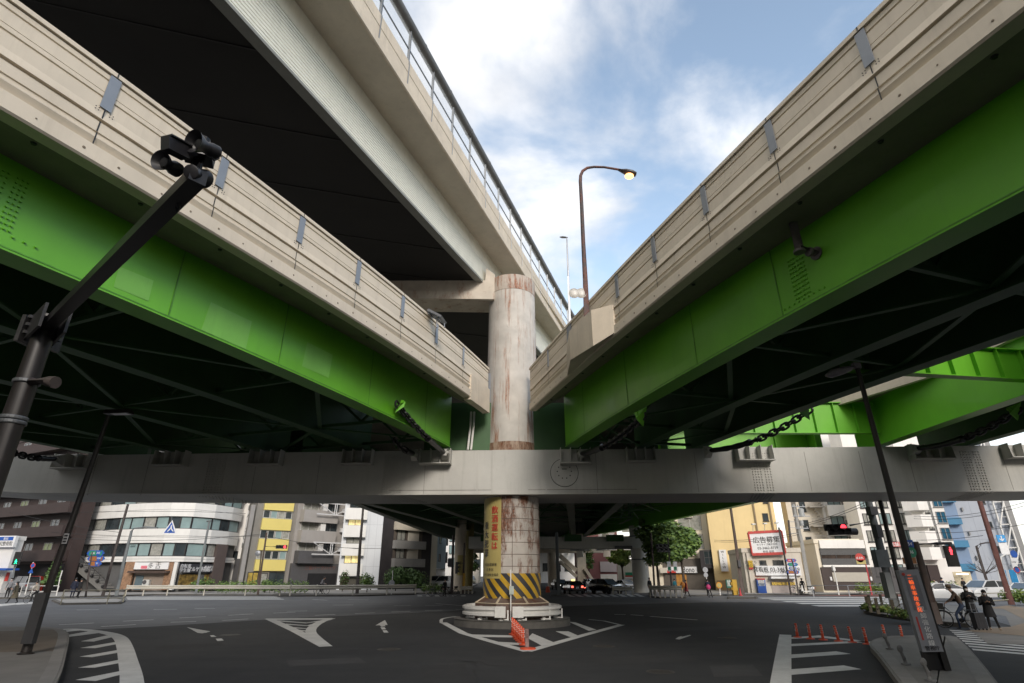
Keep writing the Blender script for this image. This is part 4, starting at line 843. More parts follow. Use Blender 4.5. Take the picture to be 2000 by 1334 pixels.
def guard(label, px, hgt=.75, mt=GRO, n=None, group='guardrails along the far kerb', zb=.15):
    P_ = [G(u, v, zb) for u, v in px]; t = thing('guardrail', label, 'guardrail', tuple(P_[len(P_) // 2]), group=group); fr_ = []
    for i, p in enumerate(P_):
        d = (P_[min(i + 1, len(P_) - 1)] - P_[max(i - 1, 0)]).normalized(); fr_.append((p.x, p.y, d.y, -d.x))
    wbeam(fr_, zb + hgt - .2, .36, mt, t, th=.08)
    L_ = sum((a - b).length for a, b in zip(P_, P_[1:])); k = n or max(2, int(L_ / 3)); 
    for i in range(k + 1):
        q = i / k * (len(P_) - 1); j = min(int(q), len(P_) - 2); p = P_[j].lerp(P_[j + 1], q - j); m = MB(); m.tube([p + Vector((0, .1, 0)), p + Vector((0, .1, hgt + .03))], .07, 8); m.build('post', mt, t, smooth=True)
    return t
guard('pale guardrail with red reflectors in front of the hedge by the white office', [(243, 1164), (300, 1163.5), (420, 1163), (565, 1164)], 1.0)
guard('long rusty-ended guardrail on the raised median in front of the grey apartments', [(545, 1163.5), (640, 1163), (735, 1162), (811, 1160.5)], 1.0)
guard('short guardrail beside the standing cyclist left of the far column', [(832, 1160), (868, 1159.5)], .9, n=3)
guard('short rail at the foot of the yellow-signed distant column', [(900, 1160), (922, 1160)], .8, n=3)
guard('guardrail on the kerb island in front of the orange doorway and the red-coated walker', [(1271, 1167), (1300, 1168), (1333, 1168)], 1.05, n=6)
guard('low guardrail in front of the silver car beside the distant column', [(1198, 1161.5), (1236, 1162)], .8, n=3)
def fence(label, px, hgt=.85, rails=(.35, .85), sp=2.0, mt=WHITEP, group='pipe fences along the pavements', zb=.15, hoop=False):
    P_ = [G(u, v, zb) for u, v in px]; t = thing('pipe_fence', label, 'fence', tuple(P_[0]), group=group); L_ = sum((a - b).length for a, b in zip(P_, P_[1:])); k = max(2, int(L_ / sp))
    for r_ in rails: m = MB(); m.tube([p + Vector((0, 0, hgt * r_ / .85)) for p in P_], .03, 8); m.build('rail', mt, t, smooth=True)
    for i in range(k + 1):
        q = i / k * (len(P_) - 1); j = min(int(q), len(P_) - 2); p = P_[j].lerp(P_[j + 1], q - j); m = MB(); m.tube([p, p + Vector((0, 0, hgt))], .04, 8)
        if hoop: m.tube([p + Vector((.12 * math.cos(s), 0, hgt * .55 + .14 * math.sin(s))) for s in [x * math.pi / 5 for x in range(11)]], .015, 6)
        m.build('post', mt, t, smooth=True)
    return t
YF = mat('cream_fence_paint', (.42, .38, .27), .55, .15, 2, grime=.4)
fence('cream pipe fence on the kerb tip in front of the people in dark coats', [(118, 1181), (180, 1181), (236, 1179), (240, 1176)], .95, sp=2.4, mt=YF, hoop=True)
fence('white pipe fence behind the folding-bike rider', [(38, 1163), (60, 1163), (110, 1162.5)], .9, sp=2.5)
fence('grey pipe fence in front of the brown two-storey shop', [(1590, 1166), (1660, 1165.5), (1735, 1164)], 1.0, sp=3.2, mt=GALV)
fence('pipe fence under the red street pole by the hedge', [(1880, 1186), (1925, 1185), (1975, 1181)], .8, sp=2.6, mt=YF)
# fence of brown posts and hoops on the eastern flower island
t = thing('island_fence', 'low brown post fence with wire hoops round the flower island beside the utility pole', 'fence', tuple(G(1730, 1207, .17)))
pp = smooth_path(gs((1838, 1219), (1770, 1213), (1718, 1206), (1700, 1201), (1703, 1195), (1740, 1191), (1790, 1190)), 3); BRP = mat('brown_fence_post', (.09, .075, .05), .7, .25, 5, grime=.4)
for i in range(0, len(pp), 2):
    p = pp[i]; m = MB(); m.tube([p + Vector((0, 0, .17)), p + Vector((0, 0, .95))], .085, 8); m.build('post', BRP, t, smooth=True)
m = MB()
for a, b in zip(pp[::2], pp[2::2]):
    m.tube([a.lerp(b, s) + Vector((0, 0, .35 + .45 * math.sin(math.pi * s))) for s in [k / 8 for k in range(9)]], .018, 6); m.tube([a + Vector((0, 0, .6)), b + Vector((0, 0, .6))], .012, 6)
m.build('hoop', YF, t, smooth=True)
# ---------------------------------------------------------------- orange posts
def tubepost(loc, h, tone, label, group, lean=0, bent=False):
    t = thing('delineator_post', label, 'traffic post', tuple(loc), group=group); x, y, z = loc; L_ = Vector((lean, 0, 0)); q = lambda s: Vector((x, y, z + .03 + s * h)) + L_ * s * h
    m = MB(); m.lathe((x, y, z), [(.15, 0), (.14, .025), (.06, .04)], 16); m.build('base', tone, t, smooth=30)
    m = MB(); m.tube([q(0), q(.12), q(.5), q(.97), q(1)], [.06, .047, .045, .042, .03], 14); m.build('tube', tone, t, smooth=40)
    for s in (.42, .70):
        m = MB(); m.tube([q(s), q(s + .17)], .0505, 14); m.build('reflective_band', mat('reflective_white', (.62, .61, .58), .35, .1, 8, grime=.15, stain=(.4, .12, .06)), t, smooth=40)
    return t
OGR = 'orange posts along the hatched box'
POST = [(1558, 1245, 0.44, 'orange post at the west end of the hatched-box row', 0), (1583, 1248, .46, 'orange post second from the west end of the hatched-box row', 0), (1608, 1250, .46, 'orange post with clean white bands, third in the hatched-box row', 0), (1638, 1252.5, .46, 'dark-stained orange post fourth in the hatched-box row', -.12), (1665, 1255, .46, 'faded orange post fifth in the hatched-box row', -.08), (1694, 1258.5, .48, 'orange post beside the kerb corner, sixth in the hatched-box row', -.06)]
for u, v, h, lb, ln in POST: tubepost(G(u, v), h, ORG, lb, OGR, ln)
tubepost(G(1732, 1255, .0), .52, ORG, 'banded orange post standing behind the kerb corner of the concrete island', OGR, -.05)
tubepost(G(1764, 1253, .0), .48, ORG, 'damaged orange post behind the concrete island, next to the light board', OGR, .02)
ORG2 = mat('faded_red_plastic', (.50, .10, .055), .6, .2, 6, grime=.5)
cp = [G(1001, 1238.5), G(1004.5, 1241.5), G(1008, 1245), G(1011, 1248.5), G(1014.5, 1252), G(1018, 1255.5), G(1022, 1259.5)]
nm = ['first from the kerb', 'second from the kerb', 'third from the kerb', 'fourth from the kerb', 'fifth from the kerb', 'sixth from the kerb', 'seventh from the kerb']
for i, p in enumerate(cp): tubepost(p, .56 - .015 * i, ORG, 'red-orange post %s in the row leading from the pier island' % nm[i], 'orange posts in the diamond before the pier')
t = thing('delineator_post', 'worn grey and red post on a red disc at the tip of the diamond marking', 'traffic post', tuple(G(1031, 1268)), group='orange posts in the diamond before the pier'); b0 = G(1031, 1268)
m = MB(); m.lathe(b0, [(.26, 0), (.24, .04), (.08, .06)], 20); m.build('base', ORG, t, smooth=30)
m = MB(); m.tube([b0 + Vector((-.02, 0, .05)), b0 + Vector((-.03, .0, .56))], .06, 14); m.build('tube', mat('worn_post', (.20, .12, .11), .6, .3, 9, grime=.6, stain=(.45, .43, .40)), t, smooth=40)
# ---------------------------------------------------------------- street lights under the roads
def at_zc(u, v, zc): d = Vector(ray(u, v)); return Vector((0, 0, H)) + d * zc
b0 = G(50, 1277, .16); tp = at_y(212, 812, b0.y)
t = thing('street_lamp', 'dark street lamp post with a flat lamp head and a box at its foot', 'street lamp', tuple(b0))
m = MB(); m.tube([b0, b0.lerp(tp, .3), tp], [.11, .1, .06], 14); m.lathe(b0, [(.2, 0), (.2, .03), (.13, .05), (.12, .3)], 14); m.build('pole', BROWNP, t, smooth=35)
hp = at_y(268, 815, b0.y - .1); m = MB(); e = (hp - tp); e.z = 0; e.normalize(); n = Vector((-e.y, e.x, 0)); q = tp + Vector((0, 0, .05))
m.add([q - e * .12 - n * .12, q - e * .12 + n * .12, q + e * .75 + n * .16, q + e * .75 - n * .16, q - e * .12 - n * .08 + Vector((0, 0, .14)), q - e * .12 + n * .08 + Vector((0, 0, .14)), q + e * .7 + n * .1 + Vector((0, 0, .12)), q + e * .7 - n * .1 + Vector((0, 0, .12))], [(3, 2, 1, 0), (4, 5, 6, 7), (0, 1, 5, 4), (1, 2, 6, 5), (2, 3, 7, 6), (3, 0, 4, 7)]); lh = m.build('lamp_head', BROWNP, t)
m = MB(); m.face([q + e * .12 - n * .11 - Vector((0, 0, .01)), q + e * .12 + n * .11 - Vector((0, 0, .01)), q + e * .68 + n * .13 - Vector((0, 0, .01)), q + e * .68 - n * .13 - Vector((0, 0, .01))]); m.build('lens', mat('pale_lens', (.55, .55, .55), .3, .05, 3), lh)
c = at_y(66, 1215, b0.y - .2); m = MB(); m.box((c.x + .02, c.y, 1.05), (.3, .16, 1.25)); m.build('control_box', mat('dark_box', (.035, .035, .037), .5, .2, 4, grime=.3), t)
c = at_y(128, 1052, b0.y - .14); m = MB(); m.box(c, (.14, .02, .28)); m.m = 1
for k in range(3): m.box(c + Vector((0, -.015, .08 - k * .08)), (.1, .006, .05))
m.build('notice_plate', [mat('notice_grey', (.35, .35, .36), .5, .1, 4), INK], t)
b1 = G(1830, 1305, .17); tp = at_y(1674, 716, b1.y)
t = thing('street_lamp', 'dark street lamp post behind the grey light board with drooping drop-shaped head', 'street lamp', tuple(b1))
m = MB(); m.tube([b1, b1.lerp(tp, .3), tp], [.105, .085, .06], 14); m.lathe(b1, [(.18, 0), (.18, .03), (.13, .05), (.12, .3)], 14); m.build('pole', BROWNP, t, smooth=35)
e = (at_y(1614, 733, b1.y) - tp); m = MB(); m.box(tp + Vector((-.02, 0, .02)), (.2, .14, .16)); m.tube([tp + e * .1, tp + e * .25, tp + e * .5, tp + e * .8, tp + e], [.09, .15, .21, .22, .08], 12, sq=.5); m.build('lamp_head', mat('lamp_head_grey', (.22, .20, .21), .5, .2, 5), t, smooth=50)
# roadside light board
bb = G(1816, 1306, .17); bb.y -= .25; t = thing('message_board', 'slim grey roadside board with orange lit characters and white lettering, on two legs', 'sign', tuple(bb)); fa = math.atan2(-bb.x * .9, bb.y) * .55
e = Vector((math.cos(fa), math.sin(fa), 0)); n = Vector((e.y, -e.x, 0)); top = at_y(1757, 1113, bb.y).z; W2 = .205; z0 = at_y(1815, 1272, bb.y).z
BOARD = mat('board_grey', (.25, .26, .285), .45, .1, 2, grime=.25)
m = MB(); m.fr(bb * 1., e, n, -W2, W2, -.14, .1, z0 - bb.z, top - bb.z); m.build('casing', BOARD, t)
m = MB(); m.fr(bb * 1., e, n, W2, W2 + .05, -.2, .06, -.0, top - bb.z - .05); m.fr(bb * 1., e, n, -W2, -W2 + .07, -.12, .06, 0, z0 - bb.z); m.fr(bb * 1., e, n, W2 - .07, W2 - .001, -.12, .06, 0, z0 - bb.z); m.build('leg', DARK, t)
m = MB(); m.fr(bb * 1., e, n, -W2 + .08, W2 - .08, -.1, -.05, .0, z0 - bb.z); m.build('back_plate', BLACK, t)
hz_ = lambda f: top - bb.z - (top - z0) * f
m = MB(); m.fr(bb * 1., e, n, -W2 + .07, W2 - .07, .1, .108, hz_(.50), hz_(.07)); m.build('display_window', mat('display_grey', (.17, .178, .20), .3, .15, 4), t)
LED = mat('orange_lit_characters', (1, .15, .035), .5, .1, 5, emit=.5)
mk = lambda x0, zf: (lambda x, y: bb + e * (x0 + x) + n * .113 + Vector((0, 0, hz_(zf) + y)))
letters(t, LED, '二輪車事故多発', 0, (1, 0, 0), (0, 0, 1), .108, True, 1.08, mk(-.02, .29), .02, name='lit_characters')
letters(t, WHT, '取締強化路線', 0, (1, 0, 0), (0, 0, 1), .128, True, 1.08, mk(.015, .69), .02)
letters(t, INK, '警視庁', 0, (1, 0, 0), (0, 0, 1), .098, False, 1, mk(0, .955), .02)
m = MB(); m.fr(bb * 1., e, n, -W2 + .06, -W2 + .095, .101, .108, hz_(.86), hz_(.58)); m.m = 0; m.build('red_bar', RED, t)
m = MB(); m.lathe(bb + e * -.13 + n * .11 + Vector((0, 0, hz_(.05))), [(.035, 0), (.03, .02)], 12, n); m.build('red_lamp', RED, t); t.rotation_euler = (0, R(-3.2), 0)
# bent little posts left on the concrete island
GP = mat('worn_grey_post', (.16, .155, .15), .7, .3, 8, grime=.5)
for (u, v, lb) in ((1738, 1268, 'stub of a broken grey post near the island tip'), (1770, 1298, 'bent grey flexible post leaning on the concrete island'), (1818, 1330, 'grey post stub at the bottom edge before the light board')):
    p = G(u, v, .17); t = thing('broken_post', lb, 'post', tuple(p), group='worn posts on the concrete island'); m = MB(); m.lathe(p, [(.11, 0), (.1, .03)], 12); m.build('base', GP, t)
    m = MB(); m.tube([p + Vector((0, 0, .02)), p + Vector((-.02, 0, .15)), p + Vector((-.06, 0, .3))], [.035, .04, .03], 10); m.ball(p + Vector((-.06, 0, .33)), .075, 10, 6, (1, .5, 1.1)); m.build('tube', GP, t, smooth=True)
# ---------------------------------------------------------------- loudspeaker pole
P0 = at_zc(90, 640, 6.75); P0g = Vector((P0.x, P0.y, 0)); AZ = P0.z - .02; TIP = G(388, 343, AZ)
t = thing('loudspeaker_pole', 'thick dark steel pole with a square arm carrying horn loudspeakers and a camera', 'pole', tuple(P0g))
m = MB(); m.tube([P0g, P0g + Vector((0, 0, 2)), Vector((P0.x, P0.y, AZ + .12))], [.135, .125, .108], 22); m.lathe(Vector((P0.x, P0.y, AZ + .12)), [(.13, 0), (.13, .04)], 22); m.build('pole', BROWNP, t, smooth=35)
d = (TIP - P0); d.z = 0; d.normalize(); s = Vector((-d.y, d.x, 0))
m = MB(); m.bar(P0 + d * .05, TIP, .122, .122); m.build('arm', mat('arm_dark_steel', (.017, .015, .015), .4, .3, 3), t)
m = MB()
for k in (-1, 1):
    m.bar(P0 + s * (.14 * k) - d * .2 + Vector((0, 0, .14)), P0 + s * (.14 * k) - d * .2 + Vector((0, 0, -.2)), .05, .2); m.bar(P0 + s * (.13 * k) - d * .18, P0 + s * (.12 * k) + d * .45, .03, .3)
m.bolts([P0 - d * .1 + s * (.16 * k) + Vector((0, 0, z)) for k in (-1, 1) for z in (-.1, 0, .1)], (0, 0, 1), .03, .04); m.build('arm_clamp', mat('clamp_steel', (.028, .026, .026), .45, .3, 8, grime=.4), t)
for z in (P0.z - .72, P0.z - 1.15, P0.z - 1.2):
    m = MB(); m.lathe(Vector((P0.x, P0.y, z)), [(.13, 0), (.134, .01), (.134, .03), (.13, .04)], 22); m.build('steel_band', mat('dull_band', (.13, .135, .14), .5, .2, 6, metal=.5), t)
c = at_zc(95, 745, 6.3); m = MB(); m.tube([Vector((P0.x + .1, P0.y - .05, c.z + .04)), c, c + Vector((.1, -.02, -.02))], [.05, .06, .07], 10); m.build('sensor', mat('sensor_brown', (.07, .055, .05), .5, .2, 5), t, smooth=True)
c = Vector((TIP.x, TIP.y, AZ)) - d * .12
m = MB(); m.tube([c, c + Vector((0, 0, .42))], .05, 10); m.box(c + Vector((0, 0, .28)), (.2, .16, .12), .4); m.build('mast', BLACK, t)
HB = mat('black_horn', (.02, .019, .021), .4, .2, 5)
def horn(a, b, r):
    ax = (b - a); L_ = ax.length; m = MB(); pr = [(.045, 0), (.055, L_ * .02), (.055, L_ * .3), (.05, L_ * .34), (r * .5, L_ * .55), (r * .8, L_ * .8), (r, L_), (r * .97, L_ * .99), (r * .45, L_ * .6), (.02, L_ * .55)]
    m.lathe(a, pr, 26, ax); m.lathe(a + ax * .5, [(.04, 0), (.035, L_ * .3), (0, L_ * .32)], 14, ax); return m.build('horn_speaker', HB, t, smooth=40)
horn(at_zc(424, 299, 4.28), at_zc(377, 275, 4.08), .088); horn(at_zc(348, 333, 4.2), at_zc(312, 312, 4.03), .078); horn(at_zc(372, 335, 4.1), at_zc(398, 349, 4.3), .075)
a, b = at_zc(322, 279, 3.95), at_zc(362, 300, 4.12); m = MB(); m.bar(a, b, .075, .095); m.bar(a - (b - a) * .02 + Vector((0, 0, .062)), b + Vector((0, 0, .062)), .10, .012); m.lathe(a, [(.035, -.012), (.03, -.005)], 12, a - b); m.bar(b, c + Vector((0, 0, .3)), .05); m.build('camera', mat('camera_housing', (.022, .021, .024), .35, .2, 4), t)
m = MB(); lp = [at_zc(338, 388, 4.45), at_zc(344, 400, 4.42), at_zc(347, 411, 4.4), at_zc(349, 405, 4.38), at_zc(347, 393, 4.36), at_zc(350, 380, 4.36)]; m.tube(lp, .013, 8); m.tube([at_zc(413, 307, 4.2), at_zc(418, 314, 4.2), at_zc(428, 309, 4.25)], .006, 6); m.build('cable', BLACK, t, smooth=True)
# ---------------------------------------------------------------- lamps on the roads
f = frm(RB, 17.9); lb_ = fpt(f, -.25 * -1 * -1, ZB + .9); lb_ = at_y(1146, 636, 19.5); y_ = lb_.y
t = thing('street_lamp', 'rusty street lamp with curved arm and glowing orange lens', 'street lamp', tuple(lb_))
def ay(u, v): return at_y(u, v, y_)
RP = rust_mat('rusty_lamp_pole', (.055, .045, .045), (.13, .045, .03), .44, .6, 3, .4); pts = [ay(1147.5, 652), ay(1143, 545), ay(1139, 470), ay(1136, 400), ay(1133.5, 355), ay(1134, 343), ay(1138, 334), ay(1147, 328), ay(1160, 326), ay(1180, 326.5), ay(1213, 332)]
m = MB(); m.tube(pts, [.125, .10, .085, .08, .075, .07, .065, .06, .055, .05, .05], 14); m.build('pole', RP, t, smooth=True)
a, b = ay(1208, 332), ay(1243, 341); e = b - a; m = MB(); m.tube([a, a + e * .15, a + e * .4, a + e * .75, a + e * .98, b], [.06, .1, .17, .19, .13, .03], 14, sq=.6); m.build('lamp_head', mat('dark_lamp_hood', (.035, .03, .03), .4, .2, 4), t, smooth=True)
m = MB(); m.ball(ay(1229, 344), .17, 14, 8, (1.15, .9, .75)); m.build('lamp_lens', mat('glowing_lens', (1, .42, .14), .4, .02, 1, emit=2.6), t, smooth=True)
m = MB(); c = ay(1129, 573)
for k in (-1, 1): m.ball(c + Vector((.14 * k - .02, 0, 0)), .2, 16, 8, (1, .3, 1)); m.tube([c + Vector((.14 * k - .02 + .2 * math.cos(a), -.02, .2 * math.sin(a))) for a in [i * math.pi / 10 for i in range(21)]], .018, 5)
m.bar(c + Vector((.05, .03, .0)), ay(1142, 560) + Vector((0, 0, .0)), .05); mir = m.build('round_mirror', mat('clear_mirror_back', (.52, .50, .46), .35, .1, 3), t)
m = MB(); m.tube([ay(1187, 590), ay(1180, 590), ay(1172, 600), ay(1164, 620)], .02, 8); m.build('cable', BLACK, t, smooth=True)
y2 = 40.; t = thing('street_lamp', 'slim grey street lamp far behind the rusty one, on the far deck', 'street lamp', tuple(at_y(1112, 610, y2)))
m = MB(); m.tube([at_y(1113, 640, y2), at_y(1110, 540, y2), at_y(1107, 463, y2)], [.1, .08, .05], 10); m.build('pole', GALV, t, smooth=True)
m = MB(); a, b = at_y(1109, 464, y2), at_y(1093, 463, y2); m.tube([a, a.lerp(b, .3), a.lerp(b, .7), b], [.05, .12, .14, .05], 10, sq=.5); m.build('lamp_head', mat('grey_lamp_head', (.16, .165, .17), .4, .1, 3), t, smooth=True)
y3 = frm(LB, 19.5)[1]; t = thing('floodlight', 'square floodlight tilted on top of the cream barrier west of the pier', 'floodlight', tuple(at_y(855, 632, 20.3)))
a = at_y(853, 618, 20.6); M_ = Matrix.Rotation(R(38), 3, 'Y') @ Matrix.Rotation(R(-25), 3, 'Z'); m = MB(); m.box(a, (.85, .5, .1), 0, M_); m.build('housing', GALV, t)
m = MB(); m.box(a + M_ @ Vector((0, -.03, -.056)), (.72, .4, .015), 0, M_); m.build('glass', mat('flood_glass', (.10, .12, .15), .1, .3, 4), t)
m = MB(); m.bar(a + M_ @ Vector((.4, .2, -.04)), at_y(868, 640, 20.4), .04); m.bar(a + M_ @ Vector((-.4, .2, -.04)), at_y(836, 612, 20.4) , .04); m.bar(a, at_y(853, 640, 20.4), .05); m.build('bracket', GALV, t)
# ---------------------------------------------------------------- buildings
GL_D = mat('dark_window_glass', (.035, .045, .05), .08, .5, .5, spec=.8); GL_B = mat('pale_window_glass', (.24, .33, .33), .12, .12, .8, spec=.7); GL_C = mat('curtained_glass', (.30, .30, .27), .2, .3, 3, spec=.6); GL_W = mat('lit_window', (.85, .62, .28), .4, .4, 3, emit=.35)
FRM = mat('dark_window_frame', (.03, .03, .032), .45, .1, 3); FRW = mat('pale_window_frame', (.50, .50, .48), .5, .08, 3); FRG = mat('grey_window_frame', (.22, .22, .22), .5, .1, 3)
VOID = mat('dark_interior', (.010, .010, .012), .9, .3, 1)
Z = Vector((0, 0, 1))
class Fac:
    def __init__(s, p0, p1): s.o = Vector((p0[0], p0[1], 0)); d = Vector((p1[0], p1[1], 0)) - s.o; s.L = d.length; s.e = d / s.L; s.n = Vector((s.e.y, -s.e.x, 0))
    def px(s, u, v): q = on_pl(u, v, s.o, s.n) - s.o; return q.dot(s.e), q.z
    def r(s, u0, v0, u1, v1):
        vm = (v0 + v1) / 2; um = (u0 + u1) / 2; return s.px(u0, vm)[0], s.px(u1, vm)[0], s.px(um, v1)[1], s.px(um, v0)[1]
    def box(s, m, s0, s1, z0, z1, d0, d1): return m.fr(s.o, s.e, s.n, s0, s1, d0, d1, z0, z1)
    def pt(s, x, d, z): return s.o + s.e * x + s.n * d + Z * z
def base(u, Y): return ((u - 1000) / F * (Y * CT - H * ST), Y)
def bld(label, a, b, h, dep, wm, cat='building', name='building', z0=0, group=None):
    f = Fac(base(*a), base(*b)); t = thing(name, label, cat, tuple(f.o + f.e * (f.L / 2)), group=group); m = MB(); f.box(m, 0, f.L, z0, h, -dep, 0); m.build('wall', wm, t)
    m = MB(); f.box(m, -.1, f.L + .1, h, h + .5, -dep - .1, .1); m.build('roof', wm, t); return f, t
def win(f, t, s0, s1, z0, z1, gl=None, fm=None, n=2, sill=True, d=0, rows=1, fw=.07):
    m = MB(); f.box(m, s0, s1, z0, z1, d + .004, d + .02); m.m = 1
    for i in range(n + 1): x = s0 + (s1 - s0) * i / n; f.box(m, x - fw / 2, x + fw / 2, z0, z1, d + .003, d + .08)
    for i in range(rows + 1): z = z0 + (z1 - z0) * i / rows; f.box(m, s0 - fw / 2, s1 + fw / 2, z - fw / 2, z + fw / 2, d + .005, d + .075)
    if sill: f.box(m, s0 - .1, s1 + .1, z0 - .12, z0 - .05, d + .002, d + .16)
    return m.build('window', [gl or GL_D, fm or FRM], t)
def wpx(f, t, u0, v0, u1, v1, **k): s0, s1, z0, z1 = f.r(u0, v0, u1, v1); return win(f, t, s0, s1, z0, z1, **k)
def blk_px(f, t, nm, mt, u0, v0, u1, v1, d0=.0, d1=.1): s0, s1, z0, z1 = f.r(u0, v0, u1, v1); m = MB(); f.box(m, s0, s1, z0, z1, d0, d1); return m.build(nm, mt, t)
def balc(f, t, s0, s1, z0, hp, dep, mt, rail=False, d=0):
    m = MB(); f.box(m, s0, s1, z0 - .18, z0, d + .002, d + dep)
    if not rail:
        f.box(m, s0, s1, z0 + .001, z0 + hp, d + dep - .12, d + dep); f.box(m, s0, s0 + .12, z0 + .001, z0 + hp, d + .003, d + dep - .121); f.box(m, s1 - .12, s1, z0 + .001, z0 + hp, d + .003, d + dep - .121)
    else:
        k = max(3, int((s1 - s0) / .3)); f.box(m, s0, s1, z0 + hp - .05, z0 + hp, d + dep - .06, d + dep)
        for i in range(k + 1): x = s0 + (s1 - s0 - .03) * i / k; f.box(m, x, x + .03, z0 + .001, z0 + hp - .051, d + dep - .05, d + dep - .02)
    return m.build('balcony', mt, t)
def txt(f, t, body, mt, u, v, h, vert=False, d=.12, **k): s, z = f.px(u, v); return letters(t, mt, body, f.pt(s, d, z), f.e, Z, h, vert, **k)
OFFW = mat('white_office_tile', (.70, .69, .66), .55, .05, .6, streak=.2, stain=(.35, .34, .32)); WALLW = mat('white_render', (.78, .76, .72), .75, .06, .5, streak=.25, stain=(.42, .40, .37)); WALLC = mat('cream_render', (.72, .65, .52), .8, .06, .5, streak=.22, stain=(.36, .31, .24))
WALLY = mat('yellow_render', (.72, .56, .29), .8, .06, .4, streak=.18, stain=(.38, .27, .13)); BEIGE = mat('beige_render', (.60, .55, .47), .8, .08, .5, streak=.3, stain=(.28, .25, .21)); GREYW = mat('grey_tile_wall', (.32, .30, .28), .7, .07, .6, streak=.2)
GREYD = mat('dark_grey_wall', (.075, .073, .076), .7, .1, .8); BRK = mat('brown_tile_wall', (.038, .024, .022), .7, .14, .9, streak=.2); DKB = mat('dark_brown_wall', (.032, .028, .030), .65, .15, .7); BANDY = mat('yellow_band_panel', (.66, .55, .17), .5, .04, .6, streak=.12, stain=(.45, .36, .12)); BLUW = mat('pale_blue_wall', (.36, .45, .52), .7, .05, .4, streak=.15); MAR = mat('maroon_tile_wall', (.16, .055, .05), .7, .14, .8); PINKW = mat('pinkish_panel', (.36, .30, .28), .7, .08, .6)
# --- brown apartments, far west
f, t = bld('dark brown apartment block with long brown balconies at the far west', (-150, 92), (112, 76), 21, 1.5, BRK)
for k in range(6):
    zf = 3.9 + k * 2.95; balc(f, t, 1, f.L - .3, zf, 1.15, 1.4, BRK)
    for j in range(7): s = 1.5 + j * (f.L - 3) / 7; win(f, t, s, s + 1.9, zf + .1, zf + 2.1, gl=GL_D if (j + k) % 3 else mat('green_curtain_glass', (.16, .20, .08), .3, .4, 2), fm=FRG, sill=False)
m = MB(); f.box(m, 1, f.L - .2, .1, 3.4, .002, .03); m.build('garage_opening', VOID, t)
# --- white office with curved ribbon front
ctl = [(106, 83), (150, 79.5), (200, 77.3), (250, 75.8), (300, 75), (345, 75.6), (385, 77.5), (420, 80.5), (440, 83)]; cpts = [Vector((*base(u, Y), 0)) for u, Y in ctl]
t = thing('building', 'white office with curved bands and ribbon windows above the brick restaurant and plant shop', 'building', tuple(cpts[4]))
m = MB(); back = [cpts[-1] + Vector((-7, 12, 0)), cpts[0] + Vector((-3, 12, 0))]; m.prism([p + Vector((0, .35, 0)) for p in cpts] + back, 0, 22); m.build('wall', mat('office_core_dark', (.10, .10, .10), .8, .1, 1), t)
zv = lambda v: at_y(300, v, 75).z
bands = [(zv(1097), zv(1086.5)), (zv(1060), zv(1032.5)), (zv(1008.5), zv(982))]; pit = bands[2][0] - bands[1][0]; bands += [(bands[2][0] + pit * k, bands[2][1] + pit * k) for k in (1, 2)]
def nrm(i):
    d = (cpts[min(i + 1, 8)] - cpts[max(i - 1, 0)]).normalized(); return Vector((d.y, -d.x, 0))
for (z0, z1) in bands:
    m = MB()
    for i in range(8):
        a, b = cpts[i], cpts[i + 1]; na, nb = nrm(i) * .45, nrm(i + 1) * .45
        m.add([a + Z * z0, b + Z * z0, b + Z * z1, a + Z * z1, a + na + Z * z0, b + nb + Z * z0, b + nb + Z * z1, a + na + Z * z1], [(4, 5, 6, 7), (0, 4, 7, 3), (1, 2, 6, 5), (0, 1, 5, 4), (3, 7, 6, 2)])
    m.build('wall_band', OFFW, t)
    m = MB()
    for i in range(8):
        na, nb = nrm(i) * .452, nrm(i + 1) * .452; zz = (z0 + z1) / 2; m.face([cpts[i] + na + Z * (zz - .015), cpts[i + 1] + nb + Z * (zz - .015), cpts[i + 1] + nb + Z * (zz + .015), cpts[i] + na + Z * (zz + .015)])
    m.build('band_joint', GREYD, t)
for bi in range(4):
    z0, z1 = bands[bi][1], bands[bi + 1][0]
    for i in range(8):
        ff = Fac(cpts[i] + nrm(i) * .12, cpts[i + 1] + nrm(i + 1) * .12); n_ = 2 if ff.L > 2.6 else 1
        if bi == 0 and i == 7: continue
        for j in range(n_): win(ff, t, ff.L * j / n_ + .06, ff.L * (j + 1) / n_ - .06, z0 + .05, z1 - .05, gl=[GL_B, GL_B, GL_C, GL_B, GL_D][(i * 2 + j + bi) % 5] if i > 1 else [GL_D, GL_C][(i + j) % 2], n=1, sill=False)
gf = Fac(cpts[3] + nrm(4) * .3, cpts[5] + nrm(4) * .3); gf2 = Fac(cpts[5] + nrm(5) * .3, cpts[7] + nrm(6) * .3)
def poster(f_, body, u, v, h, **k): txt(f_, t, body, mat('poster_ink', (.06, .10, .11), .5, .1, 3), u, v, h, d=-.05, **k)
fw_ = Fac(cpts[4] + nrm(4) * .12, cpts[5] + nrm(5) * .12); poster(fw_, '大切な方の\nセミナー', 340, 1066.5, .48); poster(fw_, '池尻クリニック', 338, 1078, .2)
fw_ = Fac(cpts[5] + nrm(5) * .12, cpts[6] + nrm(6) * .12); poster(fw_, '受付中', 392, 1067, .4)
fw_ = Fac(cpts[3] + nrm(3) * .12, cpts[4] + nrm(4) * .12); poster(fw_, '相続相談室', 262, 1067, .26)
